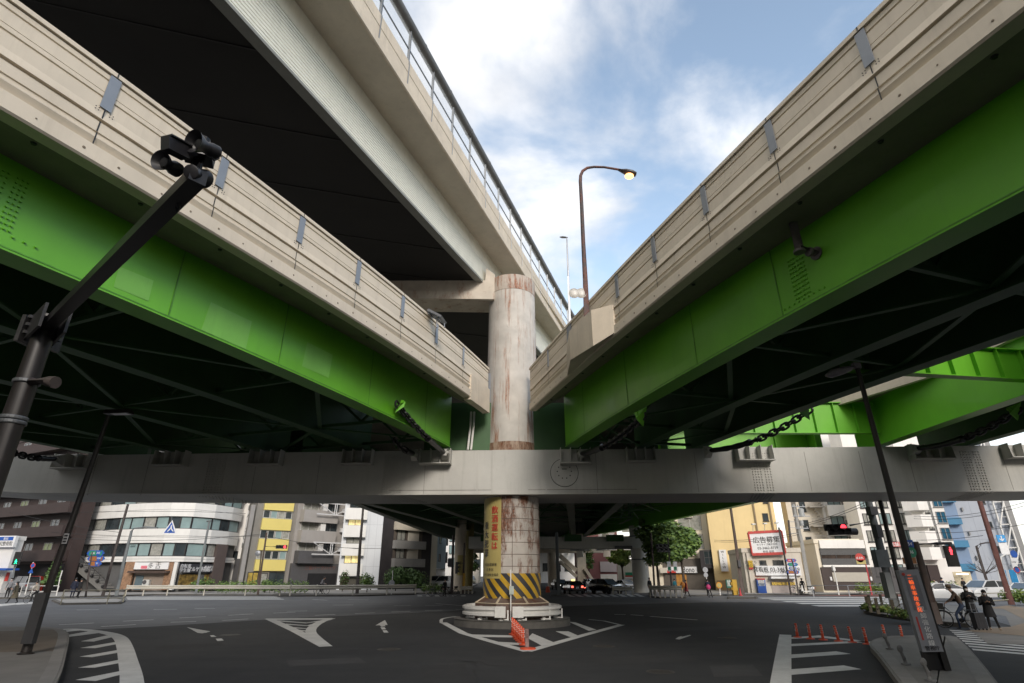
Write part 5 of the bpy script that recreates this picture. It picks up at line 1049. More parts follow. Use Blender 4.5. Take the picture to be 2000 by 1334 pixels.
# brick restaurant and plant shop at street level
BRICK = mat('brick_cladding', (.27, .16, .095), .85, .35, 5, grime=.5, stain=(.10, .06, .04))
blk_px(gf, t, 'brick_pier', BRICK, 244, 1097.5, 262, 1152, .1, .4); blk_px(gf, t, 'brick_pier', BRICK, 324, 1098, 338, 1152, .1, .4); blk_px(gf, t, 'shop_recess', mat('tan_shutter', (.26, .21, .17), .7, .08, 2), 262, 1112, 324, 1153, .0, .05)
sb = blk_px(gf, t, 'shop_sign', WHT, 268, 1098.5, 334, 1112, .41, .55); txt(gf, t, '多 古', INK, 307, 1105, .75, d=.56, bold=.0); blk_px(gf, t, 'sign_flower', mat('pink_flower_paint', (.62, .16, .2), .5, .3, 5), 281, 1105, 293, 1111, .56, .57)
blk_px(gf, t, 'awning', mat('brown_awning', (.07, .045, .035), .7, .2, 2), 260, 1115, 336, 1119, .41, 1.1); blk_px(gf, t, 'shop_door', mat('grey_blue_door', (.10, .14, .16), .4, .1, 2), 264, 1124, 279, 1152, .06, .12)
blk_px(gf, t, 'air_conditioner', mat('air_conditioner_white', (.55, .55, .52), .5, .06, 4), 283, 1132, 296, 1143, .06, .5); s, z = gf.px(287, 1137); m = MB(); m.lathe(gf.pt(s, .505, z), [(.26, 0), (.22, .02), (.05, .02)], 16, gf.n); m.build('fan_grille', GREYD, t)
blk_px(gf, t, 'white_pier', OFFW, 339, 1098, 346, 1152, .1, .42)
blk_px(gf2, t, 'shop_sign', mat('charcoal_sign', (.035, .035, .042), .5, .1, 2), 347, 1101.5, 415, 1118, .3, .5); txt(gf2, t, 'マルヤ種苗店', WHT, 384, 1111.5, .62, d=.51, sq=.85, bold=.03); txt(gf2, t, '自転車\n学生服', WHT, 357, 1109.5, .5, d=.51, bold=.02); txt(gf2, t, '植木鉢 肥料\n園芸用品', WHT, 406, 1110, .34, d=.51, bold=.01)
blk_px(gf2, t, 'shop_display', mat('flower_display', (.20, .13, .03), .7, .9, 2.4, grime=.6, stain=(.015, .02, .01)), 348, 1122, 410, 1150, .0, .06); blk_px(gf2, t, 'brown_pier', mat('brown_pier_wall', (.085, .065, .06), .7, .08, 1), 411, 1063, 431, 1152, .05, .7)
# stairs on the west side of the office
fs = Fac(cpts[0] + nrm(1) * 1.4, cpts[3] + nrm(2) * 1.4); m = MB(); s0, z0 = fs.px(140, 1082); s1, z1 = fs.px(212, 1150)
for i in range(14): q = i / 14; fs.box(m, s0 + (s1 - s0) * q, s0 + (s1 - s0) * (q + .075), z0 + (z1 - z0) * q - .25, z0 + (z1 - z0) * q, -.6, .5)
m.ext([fs.pt(s0, .55, z0 + .1), fs.pt(s1, .55, z1 + .1), fs.pt(s1, .55, z1 - .5), fs.pt(s0, .55, z0 - .9)], fs.n * .06); m.build('outside_stair', mat('stair_concrete', (.17, .165, .155), .85, .1, 1), t)
m = MB(); m.bar(fs.pt(s0, .6, z0 + 1), fs.pt(s1, .6, z1 + 1), .05)
for i in range(8): q = i / 7; m.bar(fs.pt(s0 + (s1 - s0) * q, .6, z0 + (z1 - z0) * q), fs.pt(s0 + (s1 - s0) * q, .6, z0 + (z1 - z0) * q + 1), .04); m.ball(fs.pt(s0 + (s1 - s0) * q, .75, z0 + (z1 - z0) * q + .3), .22, 7, 5)
m.build('stair_railing', DARK, t); blk_px(fs, t, 'landing', mat('landing_grey', (.19, .18, .17), .8, .1, 1), 128, 1086, 158, 1112, -.3, .5)
# --- white slab block with the vertical sign
f, t = bld('white slab block with a vertical grey sign, between the curved office and the yellow-banded building', (428, 84.5), (480, 84), 20, 12, WALLW)
m = MB(); f.box(m, 1.6, f.L, .0, 4.2, .003, .12); m.build('dark_base_wall', GREYD, t)
blk_px(f, t, 'brown_panel', mat('tan_panel', (.33, .19, .11), .7, .06, 1), 428, 1086, 450, 1114, .01, 1.0)
for (a, b, c, d_) in ((442, 1019, 456, 1035), (440, 1065, 452, 1084), (455, 1077, 464, 1092), (446, 985, 458, 993)): wpx(f, t, a, b, c, d_, gl=GL_D, n=2)
for v in (1028, 1056): s0, s1, z0, z1 = f.r(428, v, 461, v + 16); balc(f, t, s0, s1, z0, z1 - z0, .8, OFFW)
blk_px(f, t, 'sign_strip', mat('sign_strip_white', (.50, .50, .50), .6, .05, 2), 481, 998, 489, 1062, .05, .3); txt(f, t, 'MAISON', mat('sign_strip_ink', (.16, .17, .17), .6, .1, 2), 485, 1028, .95, True, d=.31)
# --- yellow banded building
f, t = bld('building with four bright yellow bands and glazed floors', (474, 81), (557, 84.5), 19, 12, mat('yellow_building_core', (.20, .19, .17), .7, .1, 1))
yb = [(1115, 1093), (1075, 1052.5), (1035, 1012.5), (996, 975)]; sl_, sr_ = .9, f.L - .6
for i, (v0, v1) in enumerate(yb):
    z0, z1 = f.px(520, v0)[1], f.px(520, v1)[1]; m = MB(); f.box(m, sl_, sr_, z0, z1, .002, .35); m.build('yellow_band', BANDY, t)
    if i < 3:
        zz = f.px(520, yb[i + 1][0])[1]
        for j in range(4): s = sl_ + (sr_ - sl_) * j / 4; win(f, t, s + .08, s + (sr_ - sl_) / 4 - .08, z1 + .08, zz - .08, gl=[GL_C, GL_D, GL_D, GL_B][(i + j) % 4], fm=FRW, n=1, sill=False, d=.05)
zt_ = f.px(520, 975)[1]
for k in range(2): m = MB(); f.box(m, sl_, sr_, zt_ + 1.6 + k * 3, zt_ + 3 + k * 3, .002, .35); m.build('yellow_band', BANDY, t)
blk_px(f, t, 'side_pilaster', mat('pilaster_grey', (.27, .26, .25), .7, .08, 1), 476, 985, 484, 1150, .002, .4)
s0, s1, z0, z1 = f.r(482, 1118, 502, 1150); win(f, t, s0, s1, z0 - 0, z1, gl=mat('yellow_shop_interior', (.36, .26, .05), .5, .5, 1.5), n=2, sill=False); s0, s1, z0, z1 = f.r(506, 1120, 520, 1150); win(f, t, s0, s1, z0, z1, gl=GL_C, n=1, sill=False); s0, s1, z0, z1 = f.r(524, 1118, 553, 1152); win(f, t, s0, s1, z0, z1, gl=GL_D, n=2, sill=False)
# --- grey tiled apartments with white truss frame
f, t = bld('grey tiled apartments with balconies and a white steel truss frame', (559, 84), (662, 90), 20, 12, GREYW)
zc_ = [f.px(600, v)[1] for v in (1098, 1058, 1018, 978)]; 
for k, zf in enumerate(zc_ + [zc_[3] + 3, zc_[3] + 6]):
    hp = 1.5; balc(f, t, .4, f.L * .72, zf, hp, 1.3, GREYW if k else GREYD)
    win(f, t, .8, 3.2, zf + hp + .05, zf + 2.75, gl=GL_C, fm=FRW, sill=False); win(f, t, 4.4, 6.6, zf + hp + .05, zf + 2.75, gl=GL_D, fm=FRG, sill=False); m = MB(); f.box(m, 3.4, 4.2, zf + .2, zf + 2.8, .003, 1.0); m.build('partition', OFFW, t); m = MB(); f.box(m, 7.0, 7.8, zf + hp + .02, zf + hp + .6, .3, .7); m.build('air_conditioner', WHT, t)
m = MB(); f.box(m, 0, f.L, 0, zc_[0] - .18, .004, .5); m.build('dark_base_wall', GREYD, t); m = MB(); s0, s1, z0, z1 = f.r(596, 1120, 652, 1152); f.box(m, s0, s1, .1, z1, .501, .53); m.build('garage_opening', VOID, t); txt(f, t, '三宿パークハイツ', mat('rust_lettering', (.16, .06, .05), .5, .1, 2), 622, 1109, .62, d=.52)
WT = mat('white_truss_steel', (.58, .58, .58), .5, .06, 3); m = MB(); sa, sb_ = f.L * .25, f.L * .98
for zt_ in (f.px(630, 1061)[1], f.px(630, 985)[1]):
    zl_ = zt_ - 1.6; m.bar(f.pt(sa, 1.9, zt_), f.pt(sb_, 1.9, zt_), .14); m.bar(f.pt(sa, 1.9, zl_), f.pt(sb_, 1.9, zl_), .14); md = (sa + sb_) / 2
    for x in (md - .15, md + .15): m.bar(f.pt(x, 1.9, zl_), f.pt(x, 1.9, zt_), .1)
    m.bar(f.pt(sa, 1.9, zt_), f.pt(md, 1.9, zl_), .1); m.bar(f.pt(sb_, 1.9, zt_), f.pt(md, 1.9, zl_), .1); m.bar(f.pt(sb_, 0, zt_), f.pt(sb_, 1.9, zt_), .1)
for x in (f.L * .86, f.L * .98): m.bar(f.pt(x, 1.85, 3.4), f.pt(x, 1.85, 17), .2)
m.build('truss_frame', WT, t)
# --- white panelled block
f, t = bld('white panelled block with small lit corner windows and half-width balconies', (656, 86), (737, 87.5), 21, 12, mat('cool_white_panel', (.60, .62, .64), .6, .04, .6, streak=.25, stain=(.42, .44, .46)))
for k, v in enumerate((1122, 1083, 1047, 1013, 978)):
    z0 = f.px(690, v)[1]; balc(f, t, .2, f.L * .58, z0, 1.45, .9, OFFW); win(f, t, .7, 2.6, z0 + 1.5, z0 + 2.75, gl=[GL_W, GL_C, GL_W, GL_D, GL_D][k], fm=FRM, sill=False)
m = MB(); f.box(m, .4, f.L * .6, .1, f.px(690, 1124)[1] - .2, .003, .03); m.build('entrance_opening', mat('entrance_shade', (.07, .065, .05), .7, .3, 1), t)
m = MB()
for s in (f.L * .66, f.L * .85): f.box(m, s, s + .03, .3, 20, .002, .01)
for k in range(6): f.box(m, f.L * .6, f.L, 3.2 + k * 2.9, 3.23 + k * 2.9, .002, .012)
m.build('panel_joint', mat('joint_grey', (.40, .42, .44), .7, .05, 1), t)
# --- dark brown block with recessed balconies
f, t = bld('dark brown block with deep pale balconies beside the light blue building', (737, 88), (838, 96), 19, 13, DKB)
s0, s1 = f.r(768, 1060, 824, 1061)[:2]
for k, v in enumerate((1105, 1070, 1034, 1000)):
    z0 = f.px(795, v)[1]; m = MB(); f.box(m, s0, s1, z0 + .02, z0 + 2.6, .002, .03); m.build('balcony_recess', mat('recess_brown', (.11, .09, .075), .8, .2, 1), t); balc(f, t, s0 - .1, s1 + .3, z0, 1.0, .7, mat('grey_balcony', (.28, .27, .255), .7, .08, 1) if k != 2 else mat('cream_balcony', (.52, .47, .38), .6, .08, 1)); win(f, t, s0 + .6, s0 + 2.2, z0 + 1.05, z0 + 2.5, gl=GL_C, n=2, sill=False, d=.04); m = MB(); f.box(m, s0 + 2.8, s0 + 5, z0 + .05, z0 + 2.55, .035, .2); m.build('pale_panel', BEIGE, t)
s0_, s1_, z0_, z1_ = f.r(762, 1122, 824, 1152); m = MB(); f.box(m, s0_, s1_, .1, z1_, .004, .04); m.build('entrance_opening', VOID, t)
# --- light blue block with sawtooth balconies, and the small towers down the side street
f, t = bld('light blue block with dark triangular side balconies', (838, 104), (868, 116), 21, 10, BLUW); m = MB(); f.box(m, 0, f.L * .35, .2, 21.5, .002, .1); m.build('cream_corner', WALLC, t)
for k in range(6):
    z0 = 4.2 + k * 3.2; m = MB(); m.ext([f.pt(f.L, .1, z0), f.pt(f.L, -1.6, z0), f.pt(f.L, .1, z0 + 2.0)], f.e * 1.3); m.build('balcony', GREYD, t); win(f, t, f.L * .5, f.L * .62, z0 + .2, z0 + 1.4, n=1)
m = MB(); f.box(m, 0, f.L, .1, 3.2, .003, .03); m.build('shop_front', GL_D, t)
f, t = bld('small white tower far down the side street west of the pier', (868, 150), (886, 152), 16, 10, WALLW); 
for k in range(4): win(f, t, 1, 3.4, 4 + k * 3, 6 + k * 3, gl=GL_B, n=3)
f, t = bld('low pale building far behind the yellow-signed column', (900, 165), (935, 165), 11, 10, BEIGE)
for k in range(3): win(f, t, 1 + k * 2.5, 2.6 + k * 2.5, 4, 6)
# --- corner phone shop on the far left edge
f, t = bld('small white corner shop with a blue awning at the left edge', (-90, 73), (-2, 72), 6.0, 1.0, OFFW, name='shop'); blk_px(f, t, 'awning', BLUE, -30, 1110, 38, 1114, .01, 1.6); blk_px(f, t, 'sign_panel', WHT, -4, 1047, 36, 1069, .1, .5); blk_px(f, t, 'sign_band', BLUE, 5, 1049, 34, 1056, .501, .52); txt(f, t, '池尻整骨院', INK, 16, 1062, .55, d=.51, bold=.02, wmax=2.3); txt(f, t, '駅前', WHT, 20, 1052.5, .34, d=.53); blk_px(f, t, 'red_poster', RED, 12, 1118, 18, 1135, .02, .1)
# ================= east side =================
f, t = bld('dark maroon building with pale panels seen under the far pier beam', (1136, 126), (1212, 126), 17, 12, MAR)
s0, s1, z0, z1 = f.r(1172, 1097, 1204, 1117); m = MB(); f.box(m, s0, s1, z0, z1, .002, .3); m.build('pale_panel', PINKW, t); m = MB(); f.box(m, s0, s1, z1 + 2, z1 + 6, .002, .1); m.build('pale_panel', PINKW, t); win(f, t, s0 + .4, s1 - .4, z1 + 2.6, z1 + 5.4, gl=GL_C, fm=FRW, n=5, sill=False, d=.11); m = MB(); f.box(m, s0, s1, .2, 2.2, .002, .05); m.build('shutter', BEIGE, t)
f, t = bld('pale low house with a red and green sign behind the right distant column', (1208, 108), (1262, 106), 4.2, 8, BEIGE); blk_px(f, t, 'sign_panel', GRN, 1222, 1118, 1248, 1124, .01, .3); blk_px(f, t, 'sign_panel', RED, 1222, 1124, 1248, 1127, .01, .3); blk_px(f, t, 'sign_panel', WHT, 1222, 1127, 1248, 1130, .01, .3)
f, t = bld('long white hall far behind the pier, beyond the footbridge stairs', (1050, 165), (1128, 165), 8, 10, WALLW)
for k in range(4): win(f, t, 1.5 + k * 3, 3.4 + k * 3, 3, 5, gl=GL_D)
# cream hotel wing and yellow wing
f, t = bld('cream apartment wing with recessed windows behind the big tree', (1258, 90), (1398, 86), 21, 12, WALLC)
for k, (v, ) in enumerate(((1064,), (1027,), (990,), (953,))):
    zz = f.px(1370, v)[1]
    for j in range(5):
        s1 = f.L - .8 - j * 4.3; s0 = s1 - 3.3; m = MB(); f.box(m, s0, s1, zz - .6, zz + 1.5, .002, .03); m.build('window_recess', mat('recess_tan', (.20, .16, .10), .8, .2, 1), t); win(f, t, s0 + .1, s1 - .1, zz - .5, zz + 1.4, gl=GL_D if j % 2 else GL_C, fm=FRW, n=2, d=.03, sill=False); m = MB(); f.box(m, s0 + 1.2, s0 + 2.2, zz - 1.5, zz - .62, .002, .45); m.build('planter_box', BEIGE, t)
m = MB(); f.box(m, f.L * .3, f.L, .1, 4.3, .003, .06); m.build('dark_entrance', mat('entrance_brown', (.10, .085, .07), .7, .2, 1), t)
blk_px(f, t, 'bay_window', DKB, 1370, 1075, 1410, 1110, .01, 1.6); s0, s1, z0, z1 = f.r(1378, 1077, 1404, 1102); win(f, t, s0, s1, z0, z1, gl=GL_D, fm=GREYD, n=3, rows=2, d=1.6, sill=False)
blk_px(f, t, 'shop_sign', BEIGE, 1291, 1109, 1304, 1119, .07, .9); s = blk_px(f, t, 'shop_sign', WHT, 1304, 1107, 1362, 1119, .07, .5); txt(f, t, '3ono', INK, 1346, 1112.5, 1.1, d=.52, sq=.7); blk_px(f, t, 'red_lettering_panel', RED, 1304, 1114, 1321, 1119, .51, .53); m = MB(); s0, s1, z0, z1 = f.r(1322, 1121, 1342, 1152); f.box(m, s0, s1, .15, z1, .07, .1); m.build('orange_door', mat('orange_door', (.42, .20, .04), .6, .35, 2), t)
f, t = bld('mustard yellow building wing carrying the white advertising board', (1400, 84), (1540, 81.5), 20, 12, WALLY)
blk_px(f, t, 'banner_sign', WHT, 1406, 1074, 1420, 1116, .05, .4); txt(f, t, 'WILLOW', INK, 1412.5, 1093, .42, True, d=.41, pitch=.95)
for v in (975, 1010): wpx(f, t, 1490, v - 7, 1500, v + 7, n=1, gl=GL_D); s0, s1, z0, z1 = f.r(1488, v - 10, 1504, v + 9); 
m = MB(); f.box(m, f.L * .70, f.L * .72, .2, 20, .002, .25); f.box(m, f.L * .93, f.L * .95, .2, 20, .002, .25); m.build('downpipe', mat('brown_downpipe', (.24, .18, .11), .7, .1, 1), t); m = MB(); f.box(m, .2, f.L * .45, .15, 1.4, .003, 1.2); m.build('planter_wall', mat('orange_planter', (.45, .30, .15), .8, .08, 1), t)
# low beige building in front
f, t = bld('low beige building with the white estate sign, beside the drinks machine', (1462, 72), (1578, 71), 4.6, 8, BEIGE)
blk_px(f, t, 'sign_panel', WHT, 1474, 1105, 1562, 1124, .02, .4); txt(f, t, '貸看板 03-3462-8759', INK, 1514, 1112, .62, d=.42, sq=.95); txt(f, t, '〒154 セリタイズ株式会社', INK, 1516, 1117.5, .28, d=.42)
wpx(f, t, 1484, 1095, 1496, 1103, n=2); wpx(f, t, 1510, 1094.5, 1530, 1103.5, n=2); blk_px(f, t, 'yellow_sign', mat('yellow_lightbox', (.66, .42, .02), .5, .05, 2), 1460, 1095, 1468.5, 1108, .02, .5); txt(f, t, 'まいにち\n肉の日', INK, 1464.3, 1101.5, .36, d=.51); blk_px(f, t, 'red_sign', RED, 1461, 1108.5, 1469, 1112, .02, .5)
blk_px(f, t, 'shutter', mat('pinkish_shutter', (.38, .33, .31), .6, .06, 2), 1507, 1134, 1552, 1158, .02, .05); blk_px(f, t, 'awning', WHT, 1502, 1126, 1552, 1130, .02, .9); blk_px(f, t, 'yellow_strip', mat('yellow_strip_sign', (.66, .45, .06), .5, .08, 2), 1507, 1137, 1552, 1143, .06, .12); txt(f, t, 'まいにち酒の店', INK, 1527, 1140, .4, d=.13)
blk_px(f, t, 'side_pier', BEIGE, 1462, 1080, 1472, 1158, .01, .3)
bb_ = thing('billboard', 'white advertising board with a red edge and Japanese phone-number lettering above the low beige building', 'billboard', tuple(f.pt(f.L * .5, 0, 5.1))); c1, c2, c3, c4 = [on_pl(u, v, f.o + f.n * .6, f.n) for u, v in ((1469, 1083), (1534, 1080.5), (1526, 1037), (1461, 1040.5))]
m = MB(); m.ext([c1, c2, c3, c4], -f.n * .25); m.build('board', WHT, bb_); m = MB(); [m.bar(a, b, .14, .3) for a, b in ((c1, c2), (c2, c3), (c3, c4), (c4, c1))]; m.build('red_frame', RED, bb_)
e_ = (c2 - c1).normalized(); uu = ((c4 - c1)).normalized(); cc_ = (c1 + c2 + c3 + c4) / 4 + f.n * .02
letters(bb_, INK, '広告募集', cc_ + uu * .35, e_, uu, .78); letters(bb_, INK, 'セリタイズ株式会社', cc_ - uu * .18, e_, uu, .27); letters(bb_, INK, '03-3462-8759', cc_ - uu * .58, e_, uu, .42); letters(bb_, INK, '担当 会田', cc_ - uu * .98, e_, uu, .3)
m = MB()
for s in (.15, .5, .85): p = c4.lerp(c3, s); m.bar(p, p + Z * .9 + f.n * .6, .05); m.box(p + Z * .9 + f.n * .75, (.4, .4, .15))
m.build('floodlight_arm', WHITEP, bb_)
# beige apartments with outside stairs
f, t = bld('tall beige apartments with outside stairs and white balconies behind the brown shop', (1566, 84), (1706, 82.5), 22, 2.5, BEIGE)
m = MB(); f.box(m, f.L * .52, f.L, .2, 22.3, .002, .15); m.build('white_bay_wall', WALLW, t)
for k, v in enumerate((1078, 1044, 1006, 968, 930)):
    z0 = f.px(1650, v)[1]; balc(f, t, f.L * .56, f.L * .88, z0, 1.3, 1.1, WALLW, d=.15); m = MB(); f.box(m, f.L * .82, f.L * .87, z0 + .02, z0 + 1.9, .2, .7); m.build('air_conditioner', GREYW, t); win(f, t, f.L * .62, f.L * .8, z0 + 1.35, z0 + 2.6, gl=GL_B, fm=FRM, n=2, d=.15, sill=False); win(f, t, f.L * .2, f.L * .28, z0 + .6, z0 + 2, gl=GL_D, n=1); m = MB(); f.box(m, f.L * .08, f.L * .15, z0 - .2, z0 + 2.2, .002, .03); m.build('door_recess', mat('recess_grey', (.16, .15, .14), .8, .15, 1), t)
    m = MB(); f.box(m, f.L * .30, f.L * .52, z0 + 1, z0 + 1.15, .01, 1.4)
    for i in range(9): f.box(m, f.L * (.36 + .016 * i), f.L * (.376 + .016 * i), z0 + 1 - i * .3, z0 + 1.12 - i * .3, .2, 1.2)
    f.box(m, f.L * .30, f.L * .52, z0 + 2.1, z0 + 2.16, 1.34, 1.4)
    for i in range(12): x = f.L * (.30 + .22 * i / 12); f.box(m, x, x + .04, z0 + 1.16, z0 + 2.09, 1.35, 1.39)
    m.build('outside_stair', mat('stair_steel', (.32, .30, .27), .7, .1, 1), t)
# brown two-storey shop
f, t = bld('brown two-storey shop with a dark glazed upper floor and closed beige shutter', (1610, 73), (1700, 72.6), 5.7, 9, WALLC, name='shop'); 
blk_px(f, t, 'fascia', WALLW, 1599, 1055, 1686, 1071, .01, .3); blk_px(f, t, 'ground_floor_wall', mat('brown_shop_wall', (.045, .030, .026), .6, .12, 2), 1606, 1108, 1703, 1152, .01, .2); s0, s1, z0, z1 = f.r(1603, 1072, 1692, 1103); win(f, t, s0, s1, z0, z1, gl=mat('restaurant_glass', (.05, .035, .028), .1, .7, .7, spec=.8), fm=FRM, n=3, d=.05, sill=False)
m = MB(); f.box(m, s0, s1, z0, z0 + .7, .14, .16); f.box(m, s0, s1, z1 - .7, z1, .14, .16); m.build('lattice_panel', mat('dark_lattice', (.07, .07, .07), .5, .4, 14), t); blk_px(f, t, 'white_band', WALLW, 1606, 1103.5, 1698, 1107.5, .01, .3); blk_px(f, t, 'shutter', mat('beige_shutter', (.42, .39, .33), .6, .05, 2), 1625, 1118, 1694, 1136, .21, .28)
m = MB(); [m.box(f.pt(f.px(u, 1130)[0], .25, f.px(u, 1130)[1]), (.2, .15, .4)) for u in (1621, 1699)]; m.build('wall_lamp', WHT, t)
# white building with wide windows behind the poles
f, t = bld('white building with wide curtained windows behind the utility poles', (1712, 75), (1818, 74), 22, 4, WALLW)
for k, v in enumerate((1130, 1095, 1062, 1028, 995, 962)):
    z0 = f.px(1760, v)[1]
    for j in range(3): s = f.L * (.08 + .31 * j); win(f, t, s, s + f.L * .22, z0 + .3, z0 + 1.6, gl=[GL_C, GL_B, GL_C][(j + k) % 3], n=3, fm=FRM)
m = MB(); f.box(m, 0, f.L, .15, 3, .003, .08); m.build('shop_front', GREYD, t); blk_px(f, t, 'red_sign', RED, 1742, 1059, 1764, 1068, .05, .4); txt(f, t, '店舗募集', WHT, 1753, 1063.5, .5, d=.41)
# white apartments with slanted side balconies
f, t = bld('white apartments with grey balcony vents and a lit street-level shop', (1822, 72.5), (1892, 72), 22, 10, WALLW)
for k, v in enumerate((1090, 1058, 1026, 994, 962)):
    z0 = f.px(1850, v)[1]; m = MB(); m.prism([tuple(f.pt(x, d_, 0)[:2]) for x, d_ in ((-.9, .1), (1.6, .1), (1.6, 1.1), (.3, 1.3))], z0 - .2, z0 + 1.2); m.build('balcony', WALLW, t); m = MB(); f.box(m, 1.62, 1.72, z0 + .1, z0 + 1.5, .1, 1.1); m.build('balcony_vent', FRG, t); win(f, t, f.L * .42, f.L * .62, z0 + .2, z0 + 1.9, gl=GL_C, n=2, fm=FRG); win(f, t, f.L * .72, f.L * .98, z0 + .3, z0 + 1.6, gl=mat('blue_shade_glass', (.01, .08, .14), .15, .4, 2), n=2, fm=FRG); 
m = MB(); s0, s1, z0, z1 = f.r(1864, 1117, 1898, 1145); f.box(m, s0, s1, .15, z1, .01, .06); m.build('lit_shop_front', mat('lit_shop_interior', (.42, .36, .24), .6, .5, 1.2, emit=.25), t); m = MB(); f.box(m, s0 + .3, s1 - .3, z1 - .3, z1 - .2, .07, .15); m.build('strip_light', mat('strip_light', (1, .95, .85), .5, 0, 1, emit=1.5), t); m = MB(); f.box(m, 0, f.L * .3, .15, 3.2, .01, .4); m.build('dark_canopy', BRK, t)
# grey-white tower with a blue stair strip
f, t = bld('tall pale grey tower with a bright blue stair strip and a white fire escape', (1916, 82), (2012, 80.5), 26, 12, mat('pale_grey_wall', (.36, .39, .44), .7, .05, .4, streak=.15)); m = MB(); f.box(m, -2.2, .0, .15, 26, -3, .05); m.build('blue_stair_strip', mat('blue_strip_wall', (.19, .27, .40), .7, .08, .6), t)
for k in range(8): m = MB(); f.box(m, -2.1, -.1, 2.6 + k * 3.0, 3.5 + k * 3.0, .06, .9); m.build('blue_balcony', mat('bright_blue_panel', (.03, .17, .31), .5, .1, 1), t)
m = MB(); s0 = f.L * .78
for k in range(8):
    z = 2.5 + k * 3; m.bar(f.pt(s0, .5, z), f.pt(f.L, .5, z), .12); m.bar(f.pt(s0, .5, z + 1), f.pt(f.L, .5, z + 1), .06); m.bar(f.pt(s0, .8, z), f.pt(f.L, .8, z + 3), .14)
for x in (s0, f.L): m.bar(f.pt(x, .6, .2), f.pt(x, .6, 26), .18)
m.build('fire_escape', WHITEP, t); m = MB(); f.box(m, f.L, f.L + .9, .2, 26, -4, .3); m.build('grey_edge_fin', FRG, t)
m = MB(); [f.box(m, .05, f.L * .76, z, z + .03, .002, .012) for z in (3.4, 6.6, 9.8, 13, 16.2, 19.4)]; [f.box(m, x, x + .03, .2, 25.5, .0025, .011) for x in (f.L * .3, f.L * .55)]; m.build('panel_joint', mat('tower_joint', (.26, .28, .32), .7, .1, 1), t)
for k in range(6): win(f, t, f.L * .56, f.L * .66, 5 + k * 3.2, 5.7 + k * 3.2, n=1); m = MB(); f.box(m, f.L * .1, f.L * .13, 4 + k * 3.2, 4.5 + k * 3.2, .01, .3); m.build('vent_hood', FRG, t)
f, t = bld('white block beyond the right edge with small dark windows', (2070, 95), (2200, 90), 22, 12, WALLW)
for k in range(5): win(f, t, 1, 3, 5 + k * 3, 6.6 + k * 3); win(f, t, 5, 7, 5 + k * 3, 6.6 + k * 3)
f, t = bld('low building with a red roof band at the right edge behind the road signs', (1990, 92), (2080, 90), 5.4, 8, BEIGE); blk_px(f, t, 'red_band', RED, 1990, 1100, 2060, 1110, .01, .3)
# pedestrian footbridge with stairs, far behind the pier
t = thing('footbridge', 'pale footbridge with stairs crossing far behind the black cars', 'footbridge', (10, 112, 0)); fb = Fac(base(1060, 112), base(1220, 112)); m = MB(); m.bar(fb.pt(-14, 0, 6.2), fb.pt(fb.L * .95, 0, 6.2), 2, .6); m.build('walkway', CREAM2, t)
m = MB(); s0, z0 = fb.px(1092, 1097); s1, z1 = fb.px(1124, 1126); m.bar(fb.pt(s0, 1.5, z0), fb.pt(s1, 1.5, z1), 1.6, .5); m.bar(fb.pt(s0, 1.9, z0 + 1), fb.pt(s1, 1.9, z1 + 1), .1, .8); m.build('stairs', CREAM2, t)
m = MB(); s0, z0 = fb.px(1140, 1110); s1, z1 = fb.px(1156, 1135); m.bar(fb.pt(s0, 1.5, z0), fb.pt(s1, 1.5, z1), 1.2, .5); m.build('stairs', CREAM2, t)
m = MB(); [m.lathe(fb.pt(fb.px(u, 1120)[0], .2, 0), [(.9, 0), (.9, 6)], 14) for u in (1079,)]; [m.box(fb.pt(fb.px(u, 1120)[0], .2, 4.5), (1.6, 1.6, 9)) for u in (1136,)]; m.build('pier', CREAM2, t)
m = MB()
for i in range(24): m.bar(fb.pt(fb.L * .45 + i * .4, .9, 6.6), fb.pt(fb.L * .45 + i * .4, .9, 7.8), .05)
m.bar(fb.pt(fb.L * .45, .9, 7.8), fb.pt(fb.L * .95, .9, 7.8), .08); m.build('railing', WHITEP, t)
